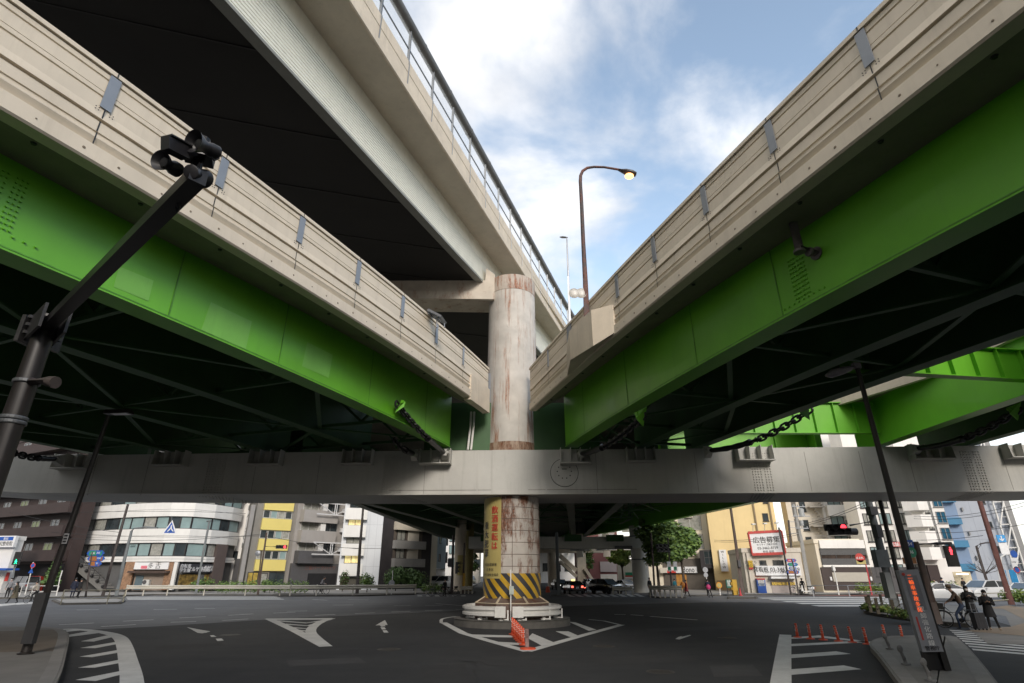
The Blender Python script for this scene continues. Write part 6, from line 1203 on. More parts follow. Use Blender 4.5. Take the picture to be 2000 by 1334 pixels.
# ---------------------------------------------------------------- vehicles
TYRE = mat('tyre_rubber', (.015, .015, .015), .85, .2, 6); RIM = mat('wheel_rim', (.32, .32, .33), .3, .1, 5, metal=.7); CGL = mat('car_glass', (.02, .026, .03), .05, .3, 1, spec=.9); CGS = mat('windscreen_sky_glass', (.10, .13, .16), .06, .2, .6, spec=.9)
HLM = mat('headlight_glass', (.65, .66, .68), .1, .1, 8, spec=.8); TLM = mat('tail_light_red', (.45, .01, .01), .2, .1, 8); TLL = mat('lit_tail_light', (1, .12, .08), .2, .1, 8, emit=2.2); HLL = mat('lit_headlight', (1, .96, .88), .2, 0, 8, emit=2.5)
def car(label, loc, rz, paint, kind='sedan', lights=0, tail=0, group=None, roof_lamp=False, cat='car', name='car'):
    # local frame: +x forward; (x, half width, z of sill/belt, roof) sections
    S = {'sedan': ([(-2.2, .45, .95), (-2.1, .35, 1.0), (-1.3, .28, 1.02), (-.9, .28, 1.03), (.9, .28, .98), (1.6, .28, .92), (2.1, .34, .78), (2.24, .42, .62)], [(-1.75, 1.0), (-.85, 1.42), (.1, 1.47), (.55, 1.42), (1.4, .96)], .87),
         'suv': ([(-2.25, .5, 1.0), (-2.18, .38, 1.12), (-1.4, .32, 1.14), (.9, .32, 1.12), (1.5, .34, 1.06), (2.1, .38, .95), (2.28, .48, .72)], [(-2.12, 1.13), (-1.75, 1.62), (-.4, 1.7), (.35, 1.64), (1.2, 1.1)], .92),
         'van': ([(-2.2, .42, 1.1), (-2.15, .32, 1.2), (1.2, .32, 1.15), (1.9, .35, 1.0), (2.1, .45, .7)], [(-2.14, 1.2), (-2.05, 1.92), (.6, 1.95), (1.1, 1.85), (1.8, 1.06)], .85)}[kind]
    lo, up, hw = S; t = thing(name, label, cat, loc, rz, group)
    def ring(x, z0, z1, w): return [(x, -w * .93, z0), (x, -w, z0 + (z1 - z0) * .35), (x, -w, z0 + (z1 - z0) * .7), (x, -w * .94, z1), (x, w * .94, z1), (x, w, z0 + (z1 - z0) * .7), (x, w, z0 + (z1 - z0) * .35), (x, w * .93, z0)]
    m = MB(); n = len(lo); vs = []
    for i, (x, z0, z1) in enumerate(lo): vs += ring(x, z0, z1, hw * (.86 if i in (0, n - 1) else .97 if i in (1, n - 2) else 1))
    fs = []
    for i in range(n - 1):
        for j in range(8): fs.append((i * 8 + j, (i + 1) * 8 + j, (i + 1) * 8 + (j + 1) % 8, i * 8 + (j + 1) % 8))
    fs += [tuple(range(7, -1, -1)), tuple((n - 1) * 8 + j for j in range(8))]; m.add(vs, fs)
    # roof panel and pillars
    R_ = [(x, z, hw * (.93 if i in (0, len(up) - 1) else .74)) for i, (x, z) in enumerate(up)]
    for (xa, za, wa), (xb, zb, wb) in list(zip(R_, R_[1:]))[1:-1]: m.add([(xa, -wa, za), (xb, -wb, zb), (xb, wb, zb), (xa, wa, za), (xa, -wa, za - .04), (xb, -wb, zb - .04), (xb, wb, zb - .04), (xa, wa, za - .04)], [(0, 1, 2, 3), (0, 4, 5, 1), (2, 6, 7, 3)])
    for k in (-1, 1):
        for (xa, za, wa), (xb, zb, wb) in ((R_[0], R_[1]), (R_[-2], R_[-1])): m.bar((xa, wa * k, za), (xb, wb * k, zb), .07, .07)
        xm = (R_[1][0] + R_[-2][0]) / 2; m.bar((xm, hw * .94 * k, 1.0), (xm, hw * .75 * k, R_[2][1] - .03), .08, .06)
    body = m.build('body', paint, t, smooth=35, local=True)
    m = MB(); i_ = .985
    for k in (-1, 1): m.face([(x, w * k * i_ + 0, z - .015) for x, z, w in R_] )
    m.build('side_window', CGL, t, local=True)
    for nm, a, b, gl in (('rear_window', R_[0], R_[1], CGL), ('windscreen', R_[-1], R_[-2], CGS)): m = MB(); m.face([(a[0], -a[2] * .97, a[1]), (a[0], a[2] * .97, a[1]), (b[0], b[2] * .97, b[1] - .01), (b[0], -b[2] * .97, b[1] - .01)]); m.build(nm, gl, t, local=True)
    rr = .33 if kind != 'suv' else .37
    for x in (-1.35, 1.38):
        for k in (-1, 1):
            m = MB(); m.lathe((x, k * (hw - .2), rr), [(rr * .6, 0), (rr, .02), (rr, .2), (rr * .66, .225)], 22, (0, k, 0)); m.m = 1; m.lathe((x, k * (hw - .2), rr), [(rr * .64, .19), (rr * .5, .2), (rr * .15, .225), (.01, .225)], 14, (0, k, 0)); m.build('wheel', [TYRE, RIM], t, smooth=40, local=True)
    xf, xr = lo[-1][0], lo[0][0]; zf = (lo[-2][2] + lo[-1][1]) / 2 + .08; zr = (lo[0][1] + lo[0][2]) / 2 + .12
    for k in (-1, 1):
        m = MB(); m.box((xf - .08, k * hw * .66, zf), (.16, .34, .14)); m.build('headlight', HLL if lights else HLM, t, local=True); m = MB(); m.box((xr + .03, k * hw * .68, zr), (.1, .26, .2)); m.build('tail_light', TLL if tail else TLM, t, local=True)
        m = MB(); m.box((.95, k * (hw + .09), 1.02), (.12, .18, .12)); m.build('mirror', paint, t, local=True)
    m = MB(); m.box((xf + .0, 0, zf - .06), (.04, hw * .8, .12)); m.box((xf - .03, 0, .4), (.1, hw * 1.5, .14)); m.build('grille', BLACK, t, local=True)
    m = MB(); m.box((xf + .04, 0, .46), (.02, .33, .16)); m.build('number_plate', WHT, t, local=True); m = MB(); m.box((xr - .02, 0, .72), (.02, .33, .16)); m.build('number_plate', WHT, t, local=True)
    if roof_lamp: m = MB(); m.box((-.1, 0, up[2][1] + .07), (.22, .4, .14)); m.build('roof_lamp', mat('lit_roof_lamp', (1, .72, .25), .4, .05, 4, emit=1.6), t, local=True)
    return t
CW = mat('white_car_paint', (.68, .68, .67), .25, .03, 2, coat=.5); CB = mat('black_car_paint', (.012, .012, .016), .2, .1, 2, coat=.6); CS = mat('silver_car_paint', (.40, .40, .40), .3, .05, 2, metal=.4, coat=.4); CD = mat('dark_blue_car_paint', (.02, .03, .05), .25, .1, 2, coat=.5)
gx = lambda u, Y, z=0: Vector((base(u, Y)[0], Y, z))
car('white sedan waiting behind the brown signal pole, side on', gx(1840, 53), R(180 - 8), CW)
car('white sport utility car by the blue banners, nose toward the sedan', gx(1928, 54), R(180 + 16), CW, 'suv')
car('white car cut by the right edge of the view, beyond the hedge', gx(2012, 56), R(180 + 30), CW)
car('black taxi seen from behind with lit red tail lights and a yellow roof lamp', gx(1120, 73), R(97), CB, 'sedan', tail=1, roof_lamp=True)
car('large black sport utility car turning toward the viewer near the distant column', gx(1185, 73), R(-58), CB, 'suv')
car('dark car with one bright headlight showing behind the thin dark pole', gx(1093, 92), R(-80), CD, 'sedan', lights=1)
car('silver car behind the low guardrail right of the large black one', gx(1222, 86), R(-75), CS)
car('small white car between the taxi and the large black one, far back', gx(1156, 104), R(-70), CW)
car('white van by the foot of the pale distant column', gx(872, 100), R(168), CW, 'van', cat='van', name='van')
car('white delivery van parked at the side-street corner under the light blue block', gx(848, 106), R(200), CW, 'van', cat='van', name='van')
car('pale van far down the avenue west of the striped pier foot', gx(920, 140), R(-80), mat('cream_van_paint', (.5, .47, .35), .3, .05, 2), 'van', cat='van', name='van')
car('silver car parked in the brown apartment garage behind the folding bike', gx(42, 77), R(150), CS, 'van')
m = MB(); c = gx(66, 77); m.box(c + Vector((0, 0, 1.0)), (1.2, .8, 1.9)); m.m = 1; m.box(c + Vector((0, -.42, 1.2)), (.9, .03, 1.0)); m.solo('vending_machine', [RED, mat('vending_window', (.30, .30, .30), .2, .4, 6)], 'red drinks machine in the shadow of the brown apartments', 'vending machine')
c = Vector((0, 0, 0)); f = Fac(base(1462, 72), base(1578, 71)); s0, s1, z0, z1 = f.r(1476, 1130, 1492, 1157); t = thing('vending_machine', 'blue drinks machine with pale display windows against the low beige building', 'vending machine', tuple(f.pt((s0 + s1) / 2, .5, .15)))
m = MB(); f.box(m, s0, s1, .15, z1, .12, .9); m.build('cabinet', BLUE, t); m = MB(); f.box(m, s0 + .1, s1 - .1, z1 - .75, z1 - .15, .905, .93); m.m = 0; m.build('display_window', mat('vending_display', (.5, .5, .5), .2, .5, 7), t); m = MB(); f.box(m, s0 + .1, s1 - .1, z0 + .7, z0 + 1.0, .905, .93); m.build('lower_window', mat('vending_label', (.35, .42, .55), .3, .4, 5), t); m = MB(); f.box(m, s0, s1, z1 - .12, z1 + .02, .12, .95); m.build('red_header', RED, t)
# ---------------------------------------------------------------- people
SKIN = mat('skin', (.42, .26, .19), .6, .08, 8); HAIR = mat('black_hair', (.012, .010, .009), .5, .3, 20); SHOE = mat('dark_shoe', (.02, .018, .016), .5, .2, 8); MASK = mat('white_face_mask', (.62, .62, .62), .8, .05, 8)
def cl(name, c): return mat(name, c, .85, .15, 7, bump=.1)
def skin_mesh(J, E_, mats_of):                    # joints {name: (pos, r)}, edges; one continuous grown surface, faces coloured by nearest bone
    names = list(J); ix = {n: i for i, n in enumerate(names)}; me = bpy.data.meshes.new('body'); me.from_pydata([tuple(J[n][0]) for n in names], [(ix[a], ix[b]) for a, b in E_], [])
    o = bpy.data.objects.new('body', me); C.objects.link(o); o.modifiers.new('skin', 'SKIN'); sv = me.skin_vertices[0].data
    for i, n in enumerate(names):
        r = J[n][1]; sv[i].radius = r if isinstance(r, tuple) else (r, r); sv[i].use_root = (n == 'pelvis')
    s = o.modifiers.new('sub', 'SUBSURF'); s.levels = 1; s.render_levels = 1
    dg = bpy.context.evaluated_depsgraph_get(); out = bpy.data.meshes.new_from_object(o.evaluated_get(dg)); bpy.data.objects.remove(o)
    segs = [(Vector(J[a][0]), Vector(J[b][0]), mats_of(a, b)) for a, b in E_]
    mi = []
    for p in out.polygons:
        c = p.center; best = (1e9, 0)
        for a, b, k in segs:
            d = b - a; q = max(0, min(1, (c - a).dot(d) / max(d.dot(d), 1e-9))); e = (a + d * q - c).length
            if e < best[0]: best = (e, k)
        mi.append(best[1])
    out.polygons.foreach_set('material_index', mi); out.polygons.foreach_set('use_smooth', [True] * len(mi)); return out
def person(label, loc, rz, h=1.62, feet=((.1, 0), (-.1, 0)), hands=None, lean=0, top=None, bottom=None, coat=None, hair=HAIR, hat=None, mask=False, group=None, hip=None, head=(0, 0), bag=None, shoe=SHOE, longhair=False, seat=None, footz=None):
    # faces -y; x to its own left is +x
    k = h / 1.62; t = thing('person', label, 'person', loc, rz, group); V = lambda x, y, z: Vector((x * k, y * k, z * k)); ph = hip or .84
    pel = V(0, lean * .1 if not seat else seat[0], ph if not seat else seat[1]); ch = pel + V(0, -lean * .42, .36); nk = ch + V(0, -lean * .18, .15); hd = nk + V(head[0] * .05, -.03 - head[1] * .06 - lean * .08, .1); tp_ = hd + V(head[0] * .03, -head[1] * .02, .11)
    J = {'pelvis': (pel, .125 * k), 'waist': (pel.lerp(ch, .45), .115 * k), 'chest': (ch, (.15 * k, .115 * k)), 'neck': (nk, .052 * k), 'head': (hd, .082 * k), 'crown': (tp_, .068 * k)}; E_ = [('pelvis', 'waist'), ('waist', 'chest'), ('chest', 'neck'), ('neck', 'head'), ('head', 'crown')]
    hands = hands or ((.24, -.03, .78), (-.24, -.03, .78))
    for s, nm in ((1, 'l'), (-1, 'r')):
        fx, fy = feet[0 if s > 0 else 1]; fz = (footz[0 if s > 0 else 1] if footz else 0); hp_ = pel + V(.085 * s, 0, -.05); an = V(fx, fy, .08 + fz); kn = hp_.lerp(an, .5) + V(0, -.05 if not seat else -.16, .02 if not seat else .1)
        J['hip' + nm] = (hp_, .092 * k); J['knee' + nm] = (kn, .06 * k); J['ankle' + nm] = (an, .042 * k); J['toe' + nm] = (an + V(0, -.15, -.05), .036 * k); E_ += [('pelvis', 'hip' + nm), ('hip' + nm, 'knee' + nm), ('knee' + nm, 'ankle' + nm), ('ankle' + nm, 'toe' + nm)]
        sh = ch + V(.17 * s, 0, .08); ha = V(*hands[0 if s > 0 else 1]); mid = sh.lerp(ha, .5); dl = (ha - sh).length; bend = math.sqrt(max(.0, (.27 * k) ** 2 - (dl / 2) ** 2)) if dl < .54 * k else .03; el = mid + Vector((.5 * s, .35, -.8)).normalized() * bend
        J['shoulder' + nm] = (sh, .062 * k); J['elbow' + nm] = (el, .046 * k); J['wrist' + nm] = (ha, .028 * k); d = (ha - el).normalized(); _, a, b = basis(d); pal = ha + d * .06 * k; J['palm' + nm] = (pal, (.034 * k, .02 * k)); E_ += [('chest', 'shoulder' + nm), ('shoulder' + nm, 'elbow' + nm), ('elbow' + nm, 'wrist' + nm), ('wrist' + nm, 'palm' + nm)]
        for i, (off, ln) in enumerate(((-.027, .05), (-.009, .062), (.009, .058), (.026, .045))):
            p1 = pal + d * .035 * k + a * off * k; p2 = p1 + (d * .8 - b * .4 * s) * ln * k; J['f%d%s' % (i, nm)] = (p1, .0085 * k); J['g%d%s' % (i, nm)] = (p2, .0075 * k); E_ += [('palm' + nm, 'f%d%s' % (i, nm)), ('f%d%s' % (i, nm), 'g%d%s' % (i, nm))]
        th_ = ha + d * .03 * k + a * (-.035) * k; J['th' + nm] = (th_, .010 * k); J['ti' + nm] = (th_ + (d * .7 - a * .6) * .05 * k, .0085 * k); E_ += [('wrist' + nm, 'th' + nm), ('th' + nm, 'ti' + nm)]
    def mo(a, b):
        q = a + ' ' + b
        if any(w_ in q for w_ in ('palm', 'f0', 'f1', 'f2', 'f3', 'g0', 'g1', 'th', 'neck', 'head', 'crown')): return 0 if 'chest' not in q else 1
        if 'toe' in q: return 3
        if 'knee' in q or 'hip' in q or 'ankle' in q: return 2
        return 1
    me = skin_mesh(J, E_, mo); [me.materials.append(x) for x in (SKIN, top, bottom, shoe)]; o = bpy.data.objects.new('body', me); C.objects.link(o); o.parent = t
    fw = Vector((head[0] * .3, -1, -.25 * head[1])).normalized(); m = MB(); hc = (hd + tp_) / 2
    m.ball(hc + V(0, .018, .022), .103 * k, 12, 8, (.92, 1.0, 1.0)); 
    if longhair: m.tube([hc + V(0, .06, 0), hc + V(0, .075, -.12), hc + V(0, .06, -.24)], [.09 * k, .085 * k, .05 * k], 10)
    # trim the front of the hair so that the face shows
    for i, q in enumerate(m.v):
        r_ = q - hc
        if r_.dot(fw) > .02 * k and r_.z < .045 * k: m.v[i] = hc + r_ * .72
    m.build('hair', hair, t, smooth=True, local=True)
    m = MB(); sd = fw.cross(Z).normalized()
    for s in (-1, 1): m.ball(hc + fw * .088 * k + sd * .032 * s * k + V(0, 0, .0), .011 * k, 6, 4)
    m.build('eyes', INK, t, local=True)
    m = MB(); m.ball(hc + fw * .092 * k + V(0, 0, -.028), .016 * k, 6, 4, (.7, 1, 1.3)); m.build('nose', SKIN, t, local=True)
    if mask: m = MB(); m.ball(hc + fw * .045 * k + V(0, 0, -.055), .062 * k, 10, 6, (1, .9, .8)); m.build('face_mask', MASK, t, smooth=True, local=True)
    if hat: m = MB(); m.ball(hc + V(0, .01, .05), .115 * k, 12, 6, (1, 1.05, .75)); m.lathe(hc + V(0, -.03, .045), [(.16 * k, 0), (.15 * k, .012)], 14); m.build('hat', hat, t, smooth=True, local=True)
    if coat:
        cm, zb_, fl = coat; m = MB(); lv = [(nk + V(0, 0, .0), .075, .07), (ch + V(0, 0, .1), .185, .115), (ch, .19, .13), (pel.lerp(ch, .4), .165, .13), (pel, .18, .145), (Vector((pel.x, pel.y, zb_ * k)), .18 + fl, .15 + fl)]
        vs = []; nn = 16
        for p, rx, ry in lv: vs += [p + V(rx * math.cos(2 * math.pi * j / nn), ry * math.sin(2 * math.pi * j / nn), 0) for j in range(nn)]
        m.add(vs, [(i * nn + j, i * nn + (j + 1) % nn, (i + 1) * nn + (j + 1) % nn, (i + 1) * nn + j) for i in range(len(lv) - 1) for j in range(nn)])
        for s, nm in ((1, 'l'), (-1, 'r')): m.tube([J['shoulder' + nm][0], J['elbow' + nm][0], J['wrist' + nm][0]], [.082 * k, .066 * k, .05 * k], 10)
        m.build('coat', cm, t, smooth=True, local=True)
    return t
BLKC = cl('black_wool', (.010, .010, .012)); GRYC = cl('grey_cotton', (.20, .20, .21)); BRNC = cl('brown_jacket', (.085, .055, .038)); JEAN = cl('blue_jeans', (.04, .06, .11)); OLV = cl('olive_coat', (.10, .085, .055)); BEI = cl('beige_coat', (.36, .32, .26)); NAVY = cl('navy_suit', (.012, .016, .035)); REDC = cl('dark_red_coat', (.20, .02, .025)); WHC = cl('white_shirt', (.55, .55, .53))
def at(u, v, z=0.): return G(u, v, z)
pA = at(1942, 1231, .01); person('woman in a knee-length black coat looking down at her phone, legs apart', tuple(pA), R(-28), 1.55, ((.22, .02), (-.12, -.02)), ((.07, -.26, 1.12), (-.08, -.27, 1.11)), .04, BLKC, BLKC, (BLKC, .52, .06), mask=True, head=(0, 1.2), shoe=mat('tan_shoe', (.30, .22, .15), .6, .1, 5))
m = MB(); M_ = Matrix.Rotation(R(-28), 3, 'Z'); m.box(pA + M_ @ Vector((0, -.33, 1.13)), (.08, .015, .15), R(-28)); m.solo('phone', [BLACK], 'dark phone held up by the woman in the knee-length coat', 'phone')
pB = at(1906, 1219, .01); person('taller woman in black with long hair standing behind the bicycle, holding a phone', tuple(pB), R(-30), 1.66, ((.1, 0), (-.1, .03)), ((.06, -.25, 1.16), (-.07, -.25, 1.14)), .03, BLKC, BLKC, (BLKC, .45, .05), mask=True, head=(-.3, .9), longhair=True)
m = MB(); M_ = Matrix.Rotation(R(-30), 3, 'Z'); m.box(pB + M_ @ Vector((0, -.32, 1.17)), (.08, .015, .15), R(-30)); m.solo('phone', [BLACK], 'phone in the hands of the taller woman behind the bicycle', 'phone')
# suitcase
sp_ = at(1917, 1231, .01); t = thing('suitcase', 'black upright suitcase with a raised handle between the bicycle and the short woman', 'suitcase', tuple(sp_)); SC = mat('black_suitcase', (.022, .023, .028), .45, .2, 5)
m = MB(); m.box((0, 0, .37), (.42, .26, .6)); [m.box((x, -.135, .37), (.02, .012, .56)) for x in (-.12, 0, .12)]; m.build('shell', SC, t, local=True); m = MB(); [m.tube([(x, .1, .66), (x, .1, 1.02)], .012, 6) for x in (-.1, .1)]; m.tube([(-.12, .1, 1.02), (.12, .1, 1.02)], .018, 8); m.build('handle', GALV, t, local=True)
for x in (-.16, .16):
    for y in (-.1, .1): m = MB(); m.lathe((x - .015, y, .045), [(.04, 0), (.04, .03)], 10, (1, 0, 0)); m.build('wheel', TYRE, t, local=True)
# bicycles
def bicycle(label, loc, rz, r=.33, wb=1.08, basket=True, paint=None, group=None, cat='bicycle'):
    t = thing('bicycle', label, cat, loc, rz, group); p = paint or BLACK; k = wb / 1.08         # +x forward
    for x in (-wb / 2, wb / 2):
        m = MB(); m.tube([(x + r * math.cos(a), 0, r + r * math.sin(a)) for a in [i * math.pi / 16 for i in range(33)]], .019, 6, caps=False); m.m = 1; m.tube([(x + r * .93 * math.cos(a), 0, r + r * .93 * math.sin(a)) for a in [i * math.pi / 16 for i in range(33)]], .009, 5, caps=False)
        for i in range(9): a = i * 2 * math.pi / 9; m.tube([(x, .0, r), (x + r * .92 * math.cos(a), 0, r + r * .92 * math.sin(a))], .003, 3, caps=False)
        m.lathe((x, -.03, r), [(.03, 0), (.03, .06)], 8, (0, 1, 0)); m.build('wheel', [TYRE, RIM], t, smooth=True, local=True)
    bb_, hd_, st_ = (-.08 * k, 0, .30), (.40 * k, 0, .82), (-.22 * k, 0, .78); m = MB()
    for a, b in ((bb_, hd_), (bb_, st_), (bb_, (-wb / 2, 0, r)), (st_, (-wb / 2, 0, r)), (hd_, (wb / 2, 0, r)), ((.30 * k, 0, .60), (-.19 * k, 0, .62))): m.tube([a, b], .02, 8)
    m.tube([hd_, (.36 * k, 0, .98)], .015, 8); m.lathe((-.08 * k, -.06, .3), [(.09, 0), (.09, .012)], 14, (0, 1, 0)); m.bar((-.08 * k, .1, .3), (-.0, .1, .16), .02); m.bar((-.08 * k, -.1, .3), (-.16, -.1, .44), .02); m.tube([(-wb / 2, .03, r), (-wb / 2 - .05, .05, .02)], .01, 5)
    for x in (-wb / 2, wb / 2): m.tube([(x + (r + .035) * math.cos(a), 0, r + (r + .035) * math.sin(a)) for a in [R(30) + i * R(12) for i in range(11)]], .016, 5)
    m.build('frame', p, t, smooth=True, local=True)
    m = MB(); m.tube([(.26 * k, .27, .98), (.36 * k, .12, 1.0), (.36 * k, -.12, 1.0), (.26 * k, -.27, .98)], .014, 8); m.build('handlebar', GALV, t, smooth=True, local=True); m = MB(); m.ball((-.24 * k, 0, .86), .12, 10, 6, (1.1, .7, .4)); m.tube([(-.22 * k, 0, .76), (-.23 * k, 0, .85)], .016, 6); m.build('saddle', BLACK, t, smooth=True, local=True)
    if basket: m = MB(); m.add([(.44, -.16, .72), (.70, -.16, .74), (.70, .16, .74), (.44, .16, .72), (.42, -.2, .96), (.76, -.2, .98), (.76, .2, .98), (.42, .2, .96)], [(0, 3, 2, 1), (0, 1, 5, 4), (1, 2, 6, 5), (2, 3, 7, 6), (3, 0, 4, 7)]); m.build('basket', mat('dark_basket', (.03, .028, .026), .7, .3, 20), t, local=True); m = MB(); [m.bar((-.3 - i * .1, -.12, .72), (-.3 - i * .1, .12, .72), .015) for i in range(4)]; m.tube([(-.25, 0, .72), (-.66, 0, .72)], .02, 6); m.build('rear_rack', GALV, t, local=True)
    return t
bk = (at(1853, 1226, .01) + at(1903, 1228, .01)) / 2; bk.z = .01; bd = at(1853, 1226) - at(1903, 1228); brz = math.atan2(bd.y, bd.x)
bicycle('black bicycle with a front basket carrying the brown-jacketed rider at the crossing', tuple(bk), brz)
def rider(label, bike_loc, rz, off, **k):         # a rider: faces the bicycle's +x
    M_ = Matrix.Rotation(rz, 3, 'Z'); q = Vector(bike_loc) + M_ @ Vector((off, 0, 0)); return person(label, tuple(q), rz + R(90), **k)
rider('cyclist in a brown jacket, scarf and cap astride the black basket bicycle', bk, brz, -.22, h=1.64, feet=((.13, -.25), (-.13, -.02)), footz=(-.06, .22), hands=((.24, -.5, 1.0), (-.24, -.5, 1.0)), lean=.36, seat=(.02, .92), top=BRNC, bottom=JEAN, hat=mat('tan_cap', (.16, .11, .07), .8, .1, 6), mask=True, head=(0, .5))
# west-side pedestrians
pc = at(24, 1178.5, .01); person('woman in a long olive coat striding across the far-left crossing', tuple(pc), R(-75), 1.62, ((.06, -.34), (-.06, .3)), None, .08, OLV, BLKC, (OLV, .40, .10), longhair=True)
bl = at(62, 1178, .01); bicycle('black folding bicycle with small wheels on the far-left crossing', tuple(bl), R(180), .26, .95, basket=False)
rider('cyclist in a beige coat riding the small folding bicycle', bl, R(180), -.18, h=1.62, feet=((.1, -.22), (-.1, -.02)), footz=(.1, .28), hands=((.22, -.42, 1.0), (-.22, -.42, 1.0)), lean=.3, seat=(.0, .88), top=BEI, bottom=BLKC, head=(0, .2))
pd = gx(11, 56, .15); person('man in a grey sweater and dark trousers standing by the corner shop', tuple(pd), R(20), 1.72, top=GRYC, bottom=BLKC, mask=True)
for u, lb, h_, c_ in ((138, 'person in a navy suit standing behind the cream fence, left of the pair', 1.72, NAVY), (149, 'person in a black coat with white sleeves behind the cream fence, right of the pair', 1.66, BLKC)):
    q = gx(u, 56, .15); person(lb, tuple(q), R(190 if u < 140 else 150), h_, top=c_, bottom=c_, coat=(c_, .5, .05))
q = gx(868, 64.5, .02); person('dark standing figure beside the parked bicycles near the distant column', tuple(q), R(40), 1.68, top=BLKC, bottom=BLKC)
bicycle('bicycle parked beside the dark figure near the distant column', tuple(q + Vector((.6, .3, 0))), R(15), group='bicycles parked near the distant column'); bicycle('bicycle parked left of the dark figure near the distant column', tuple(q + Vector((-.9, .4, 0))), R(5), group='bicycles parked near the distant column')
q = gx(627, 67.5, .16); bicycle('bicycle ridden along the far pavement behind the rusty guardrail', tuple(q), R(0)); rider('hunched grey-jacketed cyclist in front of the dark garage opening', q, R(0), -.2, h=1.68, feet=((.1, -.2), (-.1, 0)), footz=(.0, .22), hands=((.22, -.46, 1.0), (-.22, -.46, 1.0)), lean=.5, seat=(0, .92), top=GRYC, bottom=BLKC)
# east-side pedestrians
q = gx(1342, 62, .02); person('walker in a dark red coat passing the end of the guardrail', tuple(q), R(80), 1.64, ((.05, -.28), (-.05, .25)), top=REDC, bottom=BLKC, coat=(REDC, .55, .06)); m = MB(); m.ball(q + Vector((-.35, -.15, 1.15)), .3, 10, 6, (.8, .6, 1)); m.solo('shoulder_bag', [mat('orange_bag', (.55, .20, .03), .6, .1, 5)], 'orange bag on the red-coated walker', 'bag', smooth=True)
q = gx(1271, 62.5, .16); person('person in black standing at the end of the kerb guardrail by the distant column', tuple(q), R(30), 1.7, top=BLKC, bottom=BLKC)
q = gx(1320, 68, .16); person('person in a teal jacket behind the guardrail by the orange door', tuple(q), R(200), 1.55, top=cl('teal_jacket', (.02, .16, .20)), bottom=NAVY)
q = gx(1385, 62, .02); bicycle('loaded bicycle with a child seat ridden away past the yellow signal box', tuple(q), R(75)); rider('rider in dark clothes with a pink bag on the loaded bicycle', q, R(75), -.25, h=1.64, feet=((.12, -.1), (-.3, .25)), footz=(.1, -.02), hands=((.22, -.46, 1.0), (-.22, -.46, 1.0)), lean=.3, seat=(0, .9), top=NAVY, bottom=BLKC); m = MB(); m.ball(q + Vector((-.1, -.5, .95)), .22, 10, 6, (1, .6, 1.2)); m.solo('shoulder_bag', [mat('pink_bag', (.50, .04, .16), .6, .1, 5)], 'pink bag slung on the back of the rider', 'bag', smooth=True)
q = gx(1848, 63, .16); person('police-style figure in a dark cap and jacket behind the far hedge', tuple(q), R(10), 1.7, top=NAVY, bottom=NAVY, hat=NAVY); q = gx(1889, 64, .16); person('dark figure standing before the lit shop front', tuple(q), R(0), 1.65, top=BLKC, bottom=BLKC)
q = gx(1836, 62, .16); person('figure in a white shirt bending by the brown pole', tuple(q), R(-60), 1.6, top=WHC, bottom=GRYC, lean=.5, hands=((.2, -.4, .8), (-.2, -.4, .8)))
# scooter rider on the avenue, parked scooter by the fence
def scooter(label, loc, rz, paint, lit=False):
    t = thing('motor_scooter', label, 'scooter', loc, rz)
    for x in (-.6, .62): m = MB(); m.lathe((x, -.06, .25), [(.12, 0), (.25, .01), (.25, .11), (.12, .12)], 16, (0, 1, 0)); m.build('wheel', TYRE, t, local=True)
    m = MB(); m.add([(.55, -.12, .3), (.55, .12, .3), (.45, .14, .9), (.45, -.14, .9), (.35, -.16, .3), (.35, .16, .3), (.36, .1, .9), (.36, -.1, .9)], [(0, 1, 2, 3), (5, 4, 7, 6), (1, 5, 6, 2), (4, 0, 3, 7), (3, 2, 6, 7)]); m.box((0, 0, .28), (.75, .3, .1)); m.tube([(-.2, 0, .5), (-.5, 0, .55), (-.85, 0, .62)], [.14, .18, .1], 10, sq=1.1); m.build('body', paint, t, smooth=40, local=True)
    m = MB(); m.ball((-.4, 0, .76), .2, 10, 6, (1.7, .7, .4)); m.build('seat', BLACK, t, smooth=True, local=True); m = MB(); m.tube([(.3, .3, .98), (.42, 0, 1.0), (.3, -.3, .98)], .02, 6); m.tube([(.42, 0, .9), (.42, 0, 1.0)], .03, 6); m.build('handlebar', BLACK, t, local=True); m = MB(); m.box((-.9, 0, .62), (.06, .18, .1)); m.build('tail_light', TLL if lit else TLM, t, local=True); return t
q = gx(1142, 77, 0); scooter('scooter with a lit red tail light between the taxi and the large black car', tuple(q), R(85), BLACK, True); rider('helmeted scooter rider waiting between the black cars', q, R(85), -.35, h=1.66, feet=((.25, -.2), (-.25, -.2)), hands=((.25, -.5, 1.0), (-.25, -.5, 1.0)), lean=.15, seat=(0, .8), top=NAVY, bottom=BLKC, hat=BLACK)
scooter('white scooter parked in front of the low beige building, by the utility pole', tuple(gx(1577, 67, .16)), R(170), CW); q = gx(1571, 68, .16); person('dark helmeted figure beside the parked white scooter', tuple(q), R(150), 1.6, top=BLKC, bottom=BLKC, hat=BLACK); bicycle('bicycle leaning by the pinkish shutter of the beige building', tuple(gx(1560, 68.5, .16)), R(8)); 
